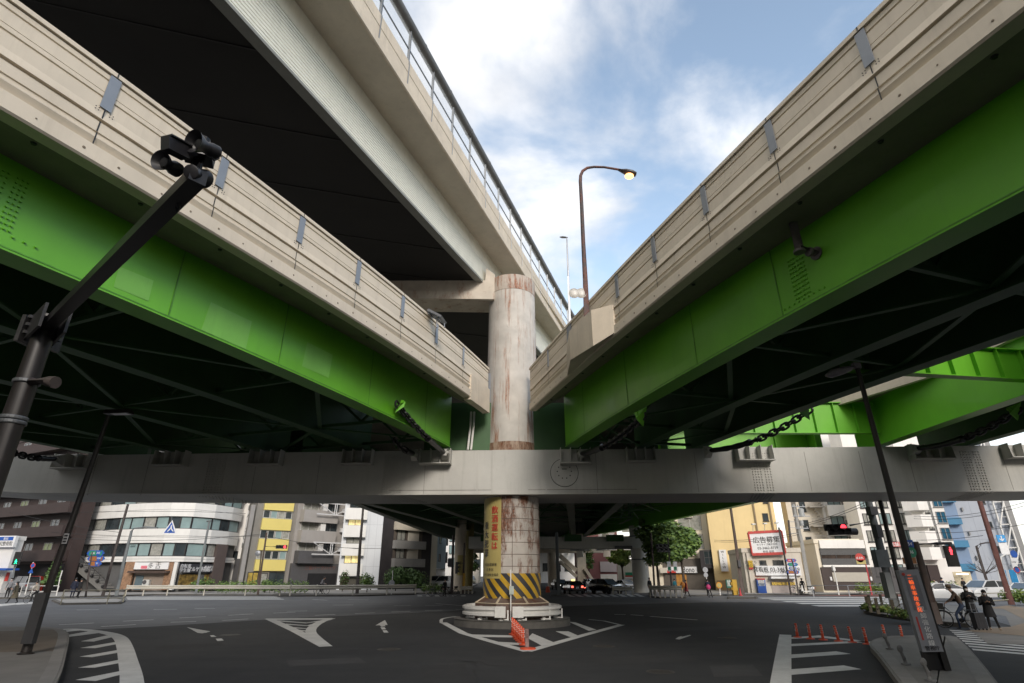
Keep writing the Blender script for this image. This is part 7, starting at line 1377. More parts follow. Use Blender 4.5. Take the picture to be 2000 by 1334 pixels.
# ---------------------------------------------------------------- trees, shrubs, hedges
LEAF = mat('leaf_green', (.15, .24, .05), .6, .45, .9); LEAFD = mat('leaf_dark_green', (.075, .14, .035), .6, .4, 1.2); LEAFY = mat('leaf_yellow_green', (.17, .22, .04), .6, .4, 1.2); BARK = mat('bark', (.07, .055, .042), .9, .3, 6, bump=.3)
def leaves(m, blobs, n, sz, rnd):
    for _ in range(n):
        c, r = rnd.choice(blobs); d = Vector((rnd.gauss(0, 1), rnd.gauss(0, 1), rnd.gauss(0, 1))).normalized(); q = Vector(c) + Vector((d.x * r[0], d.y * r[1], d.z * r[2])) * (rnd.random() ** .4)
        nn = (d + Vector((rnd.gauss(0, .6), rnd.gauss(0, .6), rnd.gauss(.4, .6)))).normalized(); _, a, b = basis(nn); s = sz * rnd.uniform(.6, 1.35); m.m = rnd.randrange(2)
        m.face([q - a * s * .5, q + b * s * .35 - nn * s * .08, q + a * s * .55, q - b * s * .35 - nn * s * .08])
def tree(label, p, h, blobs, n, sz, mats, seed, tr=.16, name='tree', group=None):
    rnd = random.Random(seed); p = Vector(p); t = thing(name, label, 'tree', tuple(p), group=group); m = MB(); tops = [p + Vector(c) for c, r in blobs]; fork = p + Vector((0, 0, h * .38))
    m.tube([p, p + Vector((.03, 0, h * .2)), fork], [tr * 1.35, tr, tr * .85], 10)
    for q in tops[:9]: m.tube([fork - Vector((0, 0, .1)), fork.lerp(q, .5) + Vector((rnd.uniform(-.2, .2), rnd.uniform(-.2, .2), .15)), q], [tr * .6, tr * .35, tr * .1], 6)
    m.build('trunk', BARK, t, smooth=True); m = MB(); leaves(m, [(p + Vector(c), r) for c, r in blobs], n, sz, rnd); m.build('crown', mats, t); return t
def mkblobs(rnd, cx_, cz, rx, rz_, k, br):
    out = []
    for _ in range(k):
        d = Vector((rnd.gauss(0, 1), rnd.gauss(0, 1), rnd.gauss(0, 1))).normalized() * rnd.random() ** .45; s = br * rnd.uniform(.65, 1.25); out.append(((cx_ + d.x * rx, d.y * rx * .8, cz + d.z * rz_), (s, s, s * .75)))
    return out
rn = random.Random(3)
tree('big leafy street tree with the widest crown, before the cream apartment wing', gx(1338, 72, .15), 9, mkblobs(rn, -.5, 5.7, 2.4, 2.7, 58, 1.15), 12500, .42, [LEAF, LEAFD], 1)
tree('street tree with a tall crown close to the pale distant column', gx(1288, 75, .15), 9, mkblobs(rn, 0, 6.0, 1.7, 3.0, 36, 1.05), 7000, .42, [LEAF, LEAFD], 2)
tree('round bright green tree under the far pier beam, by the red and green sign', gx(1218, 100, .1), 8, mkblobs(rn, -.2, 5.8, 1.9, 1.9, 22, 1.1), 4000, .45, [LEAF, LEAFY], 3)
tree('narrow dark tree in front of the maroon building', gx(1152, 112, .1), 8, mkblobs(rn, 0, 5.9, 1.3, 2.6, 16, .9), 1800, .38, [LEAFD, LEAF], 4)
tree('distant tree down the avenue between the column and the pier', gx(910, 130, .1), 8, mkblobs(rn, 0, 5.0, 2.6, 2.2, 14, 1.2), 1300, .5, [LEAFD, LEAF], 5)
tree('dark conifer beside the garage of the brown apartments', gx(93, 74, .15), 5, [((0, 0, 1.2 + .5 * i), (1.1 - .16 * i, 1.1 - .16 * i, .5)) for i in range(7)], 1500, .3, [LEAFD, LEAFD], 6)
def bare(label, p, h, seed):
    rnd = random.Random(seed); p = Vector(p); t = thing('tree', label, 'tree', tuple(p)); m = MB(); fk = p + Vector((0, 0, h * .45)); m.tube([p, fk], [.13, .09], 8); m.build('trunk', BARK, t, smooth=True); m = MB()
    for i in range(14):
        d = Vector((rnd.gauss(0, .6), rnd.gauss(0, .6), rnd.uniform(.3, 1))).normalized(); q = fk + d * h * .4; m.tube([fk, fk + d * h * .2, q], [.05, .03, .012], 5)
        for _ in range(4): e_ = (d + Vector((rnd.gauss(0, .5), rnd.gauss(0, .5), rnd.gauss(.2, .4)))).normalized(); s_ = fk.lerp(q, rnd.uniform(.4, 1)); m.tube([s_, s_ + e_ * h * .15], [.015, .006], 4)
    m.build('crown', BARK, t); return t
bare('small bare tree in front of the tall pale grey tower', gx(1937, 68, .15), 4.6, 8)
def shrub(label, p, rx, h, n, sz, mats, seed, name='shrub', group=None):
    rnd = random.Random(seed); p = Vector(p); t = thing(name, label, name, tuple(p), group=group); m = MB(); m.tube([p, p + Vector((0, 0, h * .5))], [.06, .04], 6); m.build('stem', BARK, t); m = MB(); leaves(m, [(p + Vector((rnd.uniform(-rx, rx) * .45, rnd.uniform(-rx, rx) * .4, h * rnd.uniform(.4, .65))), (rx * .62, rx * .55, h * .38)) for _ in range(7)], n, sz, rnd); m.build('foliage', mats, t)
def hedge(label, px, dpt, h, n, mats, seed, zb=.15):
    rnd = random.Random(seed); P_ = [Vector((*q, zb)) for q in px]; t = thing('hedge', label, 'hedge', tuple(P_[0])); m = MB(); L_ = sum((a - b).length for a, b in zip(P_, P_[1:])); bl_ = []
    k = max(3, int(L_ / .5))
    for i in range(k + 1): q = i / k * (len(P_) - 1); j = min(int(q), len(P_) - 2); p = P_[j].lerp(P_[j + 1], q - j); bl_.append((p + Vector((0, 0, h * .55)), (.5, dpt * .5, h * .5 * rnd.uniform(.85, 1.2))))
    leaves(m, bl_, n, .17, rnd); m.build('foliage', mats, t); m = MB(); [m.tube([b[0] - Vector((0, 0, h * .55)), b[0]], .02, 4) for b in bl_]; m.build('stem', BARK, t)
hedge('clipped green hedge behind the guardrail, from the plant shop to the grey apartments', [base(425, 70), base(500, 70), base(595, 71)], 1.0, 1.35, 3000, [LEAF, LEAFD], 11)
shrub('dark round shrub beside the dark brown block, left of the pair', gx(772, 80, .15), 1.8, 3.2, 1300, .26, [LEAFD, LEAFD], 12, group='round shrubs before the dark brown block'); shrub('wide dark shrub before the dark entrance, right of the pair', gx(808, 81, .15), 2.4, 2.9, 1500, .26, [LEAFD, LEAFD], 13, group='round shrubs before the dark brown block')
shrub('leafy shrub against the white panelled block', gx(716, 74, .15), 1.1, 2.3, 900, .2, [LEAFD, LEAF], 14); shrub('brown creeper bush at the entrance of the white panelled block', gx(668, 78, .15), .8, 2.6, 600, .2, [LEAFD, mat('leaf_brown_olive', (.07, .06, .02), .7, .4, 1)], 15)
shrub('planting of the plant shop under the charcoal sign', gx(392, 72.5, .15), 2.0, 1.7, 900, .2, [LEAF, LEAFD], 16); shrub('low bush under the yellow bands', gx(517, 73.5, .15), 1.0, 1.5, 500, .2, [LEAFD, LEAF], 17)
hedge('low hedge beside the dark standing figure, left of the pale column', [base(828, 68), base(862, 68)], 1.0, 1.1, 700, [LEAFD, LEAF], 18)
hedge('low bright hedge in front of the brown shop by the red bus sign', [base(1680, 68), base(1722, 67)], 1.0, 1.1, 900, [LEAFY, LEAF], 19); hedge('clipped hedge behind the white sedan', [base(1800, 61), base(1868, 61)], 1.0, 1.3, 1100, [LEAFY, LEAF], 20); hedge('bright square hedge at the right edge beside the red pole', [base(1976, 46), base(2070, 45)], 1.6, 1.0, 1600, [LEAFY, LEAF], 21)
hedge('planting at the tip of the eastern flower island', [tuple(G(1700, 1199)[:2]), tuple(G(1735, 1203)[:2])], .9, .38, 700, [LEAFY, LEAF], 22, .17); shrub('small green tuft at the foot of the utility pole', G(1760, 1209, .17), .7, .5, 400, .12, [LEAF, LEAFY], 23)
# ---------------------------------------------------------------- poles, signals, signs, wires
POLG = mat('concrete_pole', (.30, .295, .28), .8, .12, 2, grime=.4); POLD = mat('dark_street_pole', (.05, .04, .037), .5, .25, 3, grime=.3); POLB = mat('brown_signal_pole', (.075, .05, .04), .55, .2, 3, grime=.3); POLR = mat('rusty_red_pole', (.13, .05, .04), .65, .35, 3, grime=.5); POLS = mat('grey_street_pole', (.15, .165, .17), .5, .15, 3)
SIGB = mat('signal_body', (.04, .036, .036), .5, .15, 4); LR = mat('lit_red_signal', (1, .05, .07), .3, 0, 4, emit=2.0); LG = mat('lit_green_signal', (.03, 1, .45), .3, 0, 4, emit=1.2); LOFF = mat('dark_signal_lens', (.02, .02, .02), .3, .2, 5)
def pole(name, label, cat, Y, px, r0, r1, mt, group=None, zb=.15):
    P_ = [at_y(u, v, Y) for u, v in px]; P_[0].z = zb; t = thing(name, label, cat, tuple(P_[0]), group=group); n = len(P_); m = MB(); m.tube(P_, [r0 + (r1 - r0) * i / (n - 1) for i in range(n)], 10); m.build('pole', mt, t, smooth=True); return t, P_
def arm(t, Y, px, r, mt, nm='arm'): m = MB(); m.tube([at_y(u, v, Y) for u, v in px], r, 8); return m.build(nm, mt, t, smooth=True)
def sigbox(parent, c, n3, horiz, s, e, lit, litm, hood=.5, back=True):
    e = Vector(e).normalized(); nrm_ = Vector((e.y, -e.x, 0)); ax = e if horiz else Z; m = MB(); L_ = s * n3; c = Vector(c)
    M = [(c - ax * L_ / 2), (c + ax * L_ / 2)]; wv = Z if horiz else e; hw = s * .46
    m.ext([M[0] - wv * hw, M[1] - wv * hw, M[1] + wv * hw, M[0] + wv * hw], -nrm_ * s * .45); hs = m.build('signal_housing', SIGB, parent)
    for i in range(n3):
        q = c + ax * (L_ * (-.5 + (i + .5) / n3)); m = MB(); m.lathe(q + nrm_ * .005, [(s * .38, 0), (s * .34, .03), (.01, .05)], 16, nrm_); m.build('signal_lens', litm if i == lit else LOFF, hs); m = MB(); K = 10
        ring = [q + e * (s * .42 * math.cos(a)) + Z * (s * .42 * math.sin(a)) for a in [R(-10) + R(200) * j / K for j in range(K + 1)]]
        for a, b in zip(ring, ring[1:]): m.add([a, b, b + nrm_ * s * hood * .9 - Z * .02, a + nrm_ * s * hood * .9 - Z * .02], [(0, 1, 2, 3)])
        m.build('signal_hood', SIGB, hs)
    return hs
def pedsig(parent, c, s, e, lit):                 # two square lamps, lit 1 = upper red figure, 0 = lower green figure
    e = Vector(e).normalized(); nrm_ = Vector((e.y, -e.x, 0)); c = Vector(c); m = MB(); m.fr(c, e, nrm_, -s * .5, s * .5, -s * .35, 0, -s * 1.02, s * 1.02); hs = m.build('signal_housing', SIGB, parent)
    for k in (1, 0):
        z0 = .05 * s if k else -.95 * s; m = MB(); m.fr(c, e, nrm_, -s * .42, s * .42, .002, .02, z0, z0 + s * .9); m.build('signal_lens', LOFF, hs)
        if k == lit:
            m = MB(); o = c + nrm_ * .025 + Z * (z0 + s * .45); M = lambda x, z: o + e * x * s + Z * z * s; lm = LR if k else LG; m.lathe(M(0, .29), [(.085 * s, 0), (.07 * s, .02)], 12, nrm_)
            if k: m.face([M(-.13, .18), M(-.13, -.08), M(.13, -.08), M(.13, .18)]); m.face([M(-.1, -.07), M(-.09, -.38), M(-.01, -.38), M(-.005, -.07)]); m.face([M(.005, -.07), M(.01, -.38), M(.09, -.38), M(.1, -.07)])
            else: m.face([M(-.08, .18), M(-.06, -.08), M(.1, -.08), M(.1, .18)]); m.face([M(-.04, -.07), M(-.2, -.36), M(-.1, -.38), M(.05, -.07)]); m.face([M(.02, -.07), M(.14, -.36), M(.23, -.33), M(.1, -.07)]); m.face([M(.08, .15), M(.22, .0), M(.18, -.05), M(.06, .05)]); m.face([M(-.08, .16), M(-.21, .02), M(-.16, -.02), M(-.05, .07)])
            m.build('lit_figure', lm, hs)
    return hs
EX = Vector((1, 0, 0))
def roadsign(parent, Y, u, v, r, shape, mt, edge=None, nm='sign_plate', body=None, ink=None, hb=None):
    c = at_y(u, v, Y); m = MB()
    if shape == 'disc': m.lathe(c, [(r, 0), (r, .02)], 24, (0, -1, 0))
    elif shape == 'tri': m.ext([c + Vector((-r, 0, -r * .8)), c + Vector((r, 0, -r * .8)), c + Vector((0, 0, r * .95))], (0, -.02, 0))
    else: w_, h_ = r; m.ext([c + Vector((-w_, 0, -h_)), c + Vector((w_, 0, -h_)), c + Vector((w_, 0, h_)), c + Vector((-w_, 0, h_))], (0, -.02, 0))
    o = m.build(nm, mt, parent)
    if edge:
        m = MB(); k = .72; cc = c + Vector((0, -.025, 0))
        if shape == 'disc': m.lathe(cc, [(r * k, 0), (r * k, .006)], 24, (0, -1, 0))
        elif shape == 'tri': m.ext([cc + Vector((-r * k, 0, -r * .66)), cc + Vector((r * k, 0, -r * .66)), cc + Vector((0, 0, r * .68))], (0, -.006, 0))
        m.build('sign_face', edge, o)
    if body: letters(o, ink or WHT, body, c + Vector((0, -.035, 0)), EX, Z, hb or r * .7)
    return o
# --- west side
t, P_ = pole('street_pole', 'plain dark pole beside the outside stair, west of the grey lamp', 'pole', 62, [(199, 1170), (224, 1078), (250, 985)], .16, .12, POLD)
t, P_ = pole('street_lamp', 'pale grey street lamp with a curved arm before the curved white office', 'street lamp', 62.5, [(226, 1168), (240, 1105), (257, 1037)], .19, .13, POLS); arm(t, 62.5, [(257, 1037), (262, 1032), (285, 1029), (306, 1031)], .07, POLS); m = MB(); a = at_y(298, 1031, 62.5); m.box(a, (1.0, .3, .14)); m.build('lamp_head', POLS, t)
t, P_ = pole('street_pole', 'slim grey pole in front of the plant shop sign', 'pole', 69, [(386, 1143), (397, 1080), (409, 1018)], .15, .11, POLS); m = MB(); m.tube([P_[2] + Vector((-.3, 0, 0)), P_[2] + Vector((.2, 0, .05))], .12, 8); m.build('lamp_head', POLS, t)
t, P_ = pole('route_sign', 'stacked route number signs in blue, green and brown on a leaning post by the stair', 'road sign', 58, [(166, 1170), (172, 1130), (181, 1078)], .1, .08, POLD)
def hexsign(parent, Y, u, v, w_, h_, mt, body=None, mt2=None, num=None):
    c = at_y(u, v, Y); m = MB(); m.ext([c + Vector(q) for q in ((-w_, 0, -h_), (w_, 0, -h_), (w_ + h_, 0, 0), (w_, 0, h_), (-w_, 0, h_), (-w_ - h_, 0, 0))], (0, -.03, 0)); o = m.build('sign_plate', BLUE, parent)
    m = MB(); m.ext([c + Vector(q) + Vector((0, -.035, 0)) for q in ((-w_ * 1.0, 0, -h_ * .8), (w_ * 1.0, 0, -h_ * .8), (w_ * 1.0, 0, h_ * .8), (-w_ * 1.0, 0, h_ * .8))], (0, -.006, 0)); s_ = m.build('sign_face', mt, o)
    if num: m = MB(); x = w_ * .45; m.ext([c + Vector((x - h_ * 1.0, -.045, h_ * .9)), c + Vector((x + h_ * 1.0, -.045, h_ * .9)), c + Vector((x + h_ * .7, -.045, -h_ * .5)), c + Vector((x, -.045, -h_ * 1.0)), c + Vector((x - h_ * .7, -.045, -h_ * .5))], (0, -.004, 0)); m.build('route_badge', BLUE, o); letters(o, WHT, num, c + Vector((x, -.055, h_ * .15)), EX, Z, h_ * .9)
    if body: letters(o, WHT, body, c + Vector((-w_ * .4, -.05, 0)), EX, Z, h_ * .8)
hexsign(t, 58, 187, 1080.5, .62, .26, GRN, '池尻', None, '305'); hexsign(t, 58, 188, 1091, .62, .26, BRN, None, None, '420'); hexsign(t, 58, 186, 1101, .42, .24, BRN, None, None, '50')
t, P_ = pole('road_sign', 'blue triangle crossing sign hanging before the white office windows', 'road sign', 66, [(331, 1042), (334, 1028), (336, 1008)], .03, .03, POLS, zb=at_y(331, 1042, 66).z); roadsign(t, 66, 333.5, 1030.5, .86, 'tri', WHT, BLUE); letters(t, WHT, '人', at_y(333.5, 1032, 65.9), EX, Z, .78, bold=.03, name='walking_figure')
t, P_ = pole('road_sign', 'round no-parking sign over a blue triangle on a leaning white post at the far left', 'road sign', 66, [(51, 1154), (60, 1120), (65, 1098)], .06, .05, WHITEP); roadsign(t, 65.9, 64.5, 1104.5, .27, 'disc', RED, BLUE); roadsign(t, 65.9, 61, 1115, .28, 'tri', BLUE)
t, P_ = pole('marker_post', 'leaning white post behind the near west lamp pole', 'post', 62, [(112, 1156), (117, 1130), (122, 1114)], .05, .05, WHITEP)
t, P_ = pole('pedestrian_signal', 'pedestrian signal showing a green figure beside the white corner shop', 'traffic light', 62, [(22, 1160), (28, 1110), (36, 1080)], .08, .08, POLS); pedsig(t, at_y(33, 1090.5, 61.5), .62, (1, .25, 0), 0)
t, P_ = pole('traffic_signal', 'brown pole with a horizontal signal showing red before the yellow-banded building', 'traffic light', 66, [(505, 1152), (512, 1100), (521, 1040)], .12, .09, POLB); arm(t, 66, [(518, 1067), (540, 1068)], .04, POLB); sigbox(t, at_y(549.5, 1068, 65.5), 3, True, .40, (1, 0, 0), 2, LR); m = MB(); m.lathe(at_y(503.5, 1080.5, 65.8), [(.3, 0), (.28, .05), (.1, .1)], 16, (0, -1, 0)); m.build('round_mirror', GALV, t); m = MB(); m.tube([at_y(504, 1140, 66.2), at_y(511, 1075, 66.2)], .07, 8); m.build('second_pole', POLB, t)
t, P_ = pole('street_pole', 'tall dark pole in front of the white panelled block', 'pole', 70, [(698, 1152), (703, 1070), (709.5, 990)], .2, .13, POLD)
t, P_ = pole('street_pole', 'thin white sign post before the round dark shrubs', 'post', 66, [(765, 1152), (766.5, 1130), (767.5, 1114)], .05, .05, WHITEP); roadsign(t, 65.9, 765, 1139, .32, 'disc', GALV)
t, P_ = pole('street_pole', 'dark utility pole beside the dark standing figure', 'utility pole', 66, [(882, 1160), (884, 1110), (885.5, 1045)], .16, .12, POLD); m = MB(); m.box(P_[1] + Vector((-.3, 0, .6)), (.5, .4, .8)); m.build('pole_box', GREYD, t)
t, P_ = pole('traffic_signal', 'signal pole with a dark arm across the yellow sign of the distant column', 'traffic light', 70, [(904, 1158), (905.5, 1110), (907, 1060)], .12, .1, POLB); arm(t, 70, [(905, 1100), (893, 1100)], .06, POLB); sigbox(t, at_y(893.5, 1109, 69.6), 3, False, .42, (.3, 1, 0), -1, LR); m = MB(); a = at_y(906, 1135, 69.7); m.box(a, (.28, .25, 1.7)); m.build('orange_post_cover', mat('amber_panel', (.50, .28, .03), .6, .1, 2), t)
sg2 = thing('warning_sign', 'yellow sign with black lettering on the pale distant column', 'sign', (-7.4, 77.6, 2)); m = MB(); zA, zB = at_y(895, 1124, 77.6).z, at_y(895, 1084, 77.6).z
for i in range(8):
    a, b = R(-20) + R(105) * i / 8, R(-20) + R(105) * (i + 1) / 8; q = lambda a, z: Vector((-6.9 + .76 * math.sin(a), 79 - .76 * math.cos(a), z)); m.face([q(a, zA), q(b, zA), q(b, zB), q(a, zB)])
m.build('sign_panel', YEL, sg2); letters(sg2, INK, 'シートベルト', 0, EX, Z, .36, True, 1.02, lambda x, y: Vector((-6.9 + .77 * math.sin(R(46) + x / .77), 79 - .77 * math.cos(R(46) + x / .77), (zA + zB) / 2 + .1 + y)))
letters(sg2, INK, '締めて', 0, EX, Z, .45, True, 1.05, lambda x, y: Vector((-6.9 + .77 * math.sin(R(2) + x / .77), 79 - .77 * math.cos(R(2) + x / .77), (zA + zB) / 2 - .2 + y)))
t, P_ = pole('street_lamp', 'slim grey lamp bending over the avenue beside the yellow-signed column', 'street lamp', 88, [(914, 1150), (914.5, 1110), (916, 1082)], .1, .08, POLS); arm(t, 88, [(916, 1082), (919, 1076), (926, 1073)], .05, POLS)
t, P_ = pole('street_pole', 'dark square pole standing right of the striped pier foot', 'pole', 66, [(1092, 1163), (1089.5, 1110), (1087, 1040)], .2, .17, POLS, zb=0); m = MB(); m.lathe(P_[0], [(.9, 0), (.9, .12)], 20); m.build('base', KERBD, t); m = MB(); a = at_y(1085, 1142, 65.9); m.box(a, (.25, .2, .6)); m.build('pole_box', BLACK, t)
m = MB(); a = G(1070, 1157); m.lathe(a, [(.3, 0), (.28, .3), (.2, .7), (0, .75)], 12); m.solo('orange_marker', [ORG], 'orange rounded marker on the road between the pier and the dark square pole', 'marker', smooth=True)
# --- east side
t, P_ = pole('traffic_signal', 'dark twin-pole signal in front of the big tree with small lit signs below', 'traffic light', 66, [(1279, 1163), (1276, 1110), (1271, 1040)], .12, .1, POLB); arm(t, 66, [(1277, 1098), (1308, 1098)], .05, POLS); m = MB(); m.tube([at_y(1312, 1150, 66.1), at_y(1304, 1050, 66.1)], .09, 8); m.build('second_pole', POLD, t); sigbox(t, at_y(1295, 1067, 65.6), 3, True, .5, (1, .2, 0), -1, LR); sigbox(t, at_y(1297, 1074, 65.7), 3, True, .5, (1, .2, 0), -1, LR)
for u in (1307, 1319): roadsign(t, 65.8, u, 1106.5, (.2, .5), 'rect', WHT, None, 'lit_sign'); roadsign(t, 65.7, u, 1110, (.16, .16), 'rect', GRN, None, 'green_sign')
t, P_ = pole('road_sign', 'leaning white post with two round signs beside the loaded bicycle', 'road sign', 66, [(1383, 1150), (1380, 1130), (1377, 1108)], .05, .05, WHITEP); roadsign(t, 65.9, 1377.5, 1113, .28, 'disc', GALV); roadsign(t, 65.9, 1378.5, 1123, .24, 'disc', GALV)
t, P_ = pole('road_sign', 'round amber sign on a short white post by the yellow signal box', 'road sign', 64, [(1407, 1162), (1406, 1150), (1405, 1143)], .05, .05, WHITEP); roadsign(t, 63.9, 1404.5, 1143, .3, 'disc', mat('amber_reflector', (.65, .28, .01), .4, .1, 5), YEL)
t, P_ = pole('street_pole', 'long brown leaning street pole across the mustard yellow wall', 'pole', 65, [(1451.5, 1163), (1439, 1075), (1426, 985)], .19, .14, POLB); m = MB(); m.box(P_[0].lerp(P_[2], .33) + Vector((0, -.15, 0)), (.3, .25, .7)); m.build('pole_box', GREYD, t)
m = MB(); a = gx(1437, 64.5, .15); m.box(a + Vector((0, 0, .75)), (.5, .45, 1.5)); m.box(a + Vector((-.3, 0, 1.1)), (.15, .3, .3)); m.box(a + Vector((-.3, 0, .6)), (.15, .3, .25)); m.solo('signal_control_box', [mat('amber_box', (.48, .29, .02), .5, .15, 3, grime=.4)], 'amber signal control box on the kerb beside the long brown pole', 'control box')
m = MB(); a = gx(1447, 63.8, .1); m.lathe(a, [(.22, 0), (.22, .04), (.12, .05), (.03, .75)], 12); m.solo('traffic_cone', [mat('red_cone', (.55, .04, .05), .5, .1, 5)], 'red traffic cone at the foot of the long brown pole', 'traffic cone', smooth=True)
t = thing('notice_board', 'green-framed notice board on legs in front of the mustard wall', 'notice board', tuple(gx(1427, 68, .15))); m = MB(); c = at_y(1428, 1140, 68); m.box(c, (1.15, .18, .85)); m.m = 0; m.build('frame', mat('green_frame', (.04, .20, .15), .5, .1, 3), t); m = MB(); m.box(c + Vector((0, -.1, .05)), (.95, .02, .62)); m.build('notice_panel', mat('notice_paper', (.45, .50, .45), .6, .5, 5), t); [MB().bar(c + Vector((x, 0, -.4)), Vector((c.x + x, c.y, .15)), .08).build('leg', GREYD, t) for x in (-.5, .5)]
t, P_ = pole('route_sign', 'stacked blue, green and brown route signs on a slim post beside the white estate sign', 'road sign', 65, [(1560, 1162), (1553, 1120), (1546, 1092)], .1, .08, POLD); hexsign(t, 65, 1545, 1094.5, .42, .17, RED, '高速', None, '3'); hexsign(t, 65, 1548, 1102.5, .42, .18, GRN, None, None, '20'); hexsign(t, 65, 1548, 1110, .28, .17, GALV); hexsign(t, 65, 1549, 1117.5, .5, .18, BRN, None, None, '50'); m = MB(); m.tube([at_y(1545, 1162, 65.3), at_y(1533, 1090, 65.3), at_y(1521, 1030, 65.3)], .1, 8); m.build('second_pole', POLD, t)
t, P_ = pole('utility_pole', 'pale concrete utility pole crowded with wires beside the brown shop', 'utility pole', 67, [(1582, 1154), (1566, 1060), (1549, 985)], .24, .16, POLG); m = MB()
for s, w_ in ((.97, 1.6), (.86, 1.9), (.72, 1.4)): q = P_[0].lerp(P_[2], s); m.bar(q + Vector((-w_ * .2, -.2, 0)), q + Vector((w_ * .8, -.2, 0)), .09); [m.lathe(q + Vector((x, -.2, .05)), [(.06, 0), (.05, .18)], 8) for x in (-.2, .4, 1.0)]
m.build('crossarm', GALV, t); m = MB(); q = P_[0].lerp(P_[2], .9) + Vector((.7, -.1, 0)); m.lathe(q, [(.3, -.45), (.32, .4), (.2, .48)], 14); m.lathe(P_[0].lerp(P_[2], .78) + Vector((.5, -.1, 0)), [(.22, -.3), (.22, .3)], 12); m.build('transformer', mat('transformer_grey', (.36, .37, .37), .5, .08, 3), t, smooth=40)
t, P_ = pole('utility_pole', 'slim dark utility pole against the gap between mustard wall and beige apartments', 'utility pole', 75, [(1553, 1128), (1546, 1075), (1540, 1016)], .16, .12, POLD); [MB().bar(P_[2] + Vector((-.2, 0, -z)), P_[2] + Vector((1.2, 0, -z)), .06).build('crossarm', GALV, t) for z in (.2, .9, 1.6)]
t, P_ = pole('road_sign', 'white post with a camera head in front of the beige shutter', 'road sign', 64, [(1639, 1163), (1634, 1135), (1628, 1110)], .06, .05, WHITEP); m = MB(); m.box(P_[2] + Vector((0, 0, 0)), (.25, .25, .5)); m.build('camera_head', WHITEP, t)
t, P_ = pole('bus_stop', 'red bus stop post with a round red sign by the brown shop', 'bus stop', 64, [(1701, 1153), (1695, 1120), (1687, 1086)], .07, .06, mat('red_post', (.42, .03, .04), .5, .1, 4)); roadsign(t, 63.9, 1679, 1089.5, .46, 'disc', RED); letters(t, WHT, '止まれ', at_y(1679, 1089.5, 63.85), EX, Z, .26, bold=.03, name='sign_lettering'); roadsign(t, 63.9, 1682, 1098, (.5, .2), 'rect', YEL); arm(t, 64, [(1688, 1090), (1684, 1085), (1679, 1085)], .04, RED)
t, P_ = pole('utility_pole', 'thick grey utility pole with equipment boxes rising from the eastern flower island', 'utility pole', 36, [(1750, 1196), (1722, 1080), (1695, 975)], .24, .2, mat('grey_utility_pole', (.12, .13, .13), .6, .15, 3, grime=.3), zb=.17)
for (u0, v0, u1, v1, mt_) in ((1704, 1074, 1736, 1108, POLS), (1722, 1118, 1745, 1168, mat('cabinet_grey', (.22, .23, .23), .5, .1, 3)), (1694, 990, 1712, 1006, GREYD), (1705, 1025, 1722, 1050, GREYD)): a, b = at_y(u0, v0, 35.6), at_y(u1, v1, 35.6); m = MB(); m.box((a + b) / 2, (abs(b.x - a.x), .5, abs(b.z - a.z))); m.build('equipment_box', mt_, t)
arm(t, 36, [(1706, 1018), (1660, 1026)], .06, POLD); ts = thing('traffic_signal', 'pair of horizontal vehicle signals hung on an arm, the upper one lit red', 'traffic light', tuple(at_y(1640, 1034, 35.6))); sigbox(ts, at_y(1632, 1030, 35.7), 3, True, .42, (1, -.45, 0), 2, LR, .8); sigbox(ts, at_y(1640, 1038, 35.4), 3, True, .42, (1, -.45, 0), -1, LR, .8); m = MB(); m.bar(at_y(1650, 1027, 35.7), at_y(1650, 1042, 35.6), .06); m.lathe(at_y(1645, 1038, 35.4), [(.2, 0), (.2, .9)], 14, (1, .1, 0)); m.build('bracket', SIGB, ts)
t, P_ = pole('street_pole', 'slim black pole rising beside the equipment pole, behind the light board', 'pole', 30, [(1775, 1205), (1750, 1110), (1718, 975)], .11, .1, DARK, zb=.17)
t, P_ = pole('pedestrian_signal', 'brown pole with a long arm and a pedestrian signal showing a red figure', 'traffic light', 27, [(1834, 1222), (1810, 1140), (1787, 1058)], .17, .13, POLB, zb=.17); arm(t, 27, [(1788, 1063), (1830, 1061.5), (1858, 1061)], .06, SIGB); m = MB(); a = at_y(1856, 1066, 27); m.bar(a + Vector((0, 0, .15)), a - Vector((0, 0, .15)), .1); m.build('hanger', SIGB, t); pedsig(t, at_y(1859.5, 1086, 26.9), .44, (1, -.25, 0), 1); roadsign(t, 26.8, 1774, 1062, (.22, .16), 'rect', BLUE, None, 'route_sign_plate', '254', WHT, .2); roadsign(t, 26.8, 1779, 1078, .24, 'disc', GRN, None, 'route_sign_plate', '36', WHT, .2); roadsign(t, 26.9, 1776, 1095, (.3, .13), 'rect', BRN)
t, P_ = pole('street_pole', 'tall rusty red pole beside the blue banners', 'pole', 44, [(1976, 1180), (1943, 1075), (1910, 968)], .2, .16, POLR)
t, P_ = pole('street_lamp', 'dark street lamp with a bent arm between the red figure signal and the red pole', 'street lamp', 62, [(1929, 1140), (1918, 1105), (1907, 1067)], .14, .11, POLD); arm(t, 62, [(1907, 1067), (1915, 1062), (1925, 1060), (1941, 1060)], .07, POLD); arm(t, 62, [(1910, 1073), (1916, 1064)], .04, POLD)
t, P_ = pole('road_sign', 'curved white post with blue and red round signs near the right edge', 'road sign', 46, [(1978, 1180), (1968, 1140), (1955, 1100), (1955, 1088), (1963, 1083), (1972, 1083)], .07, .06, WHITEP); roadsign(t, 45.9, 1980, 1082, .27, 'disc', BLUE); roadsign(t, 45.9, 1981, 1094, (.28, .16), 'rect', WHT); roadsign(t, 45.9, 1981, 1103, (.2, .22), 'rect', WHT); roadsign(t, 45.9, 1986, 1113, .24, 'disc', RED, BLUE)
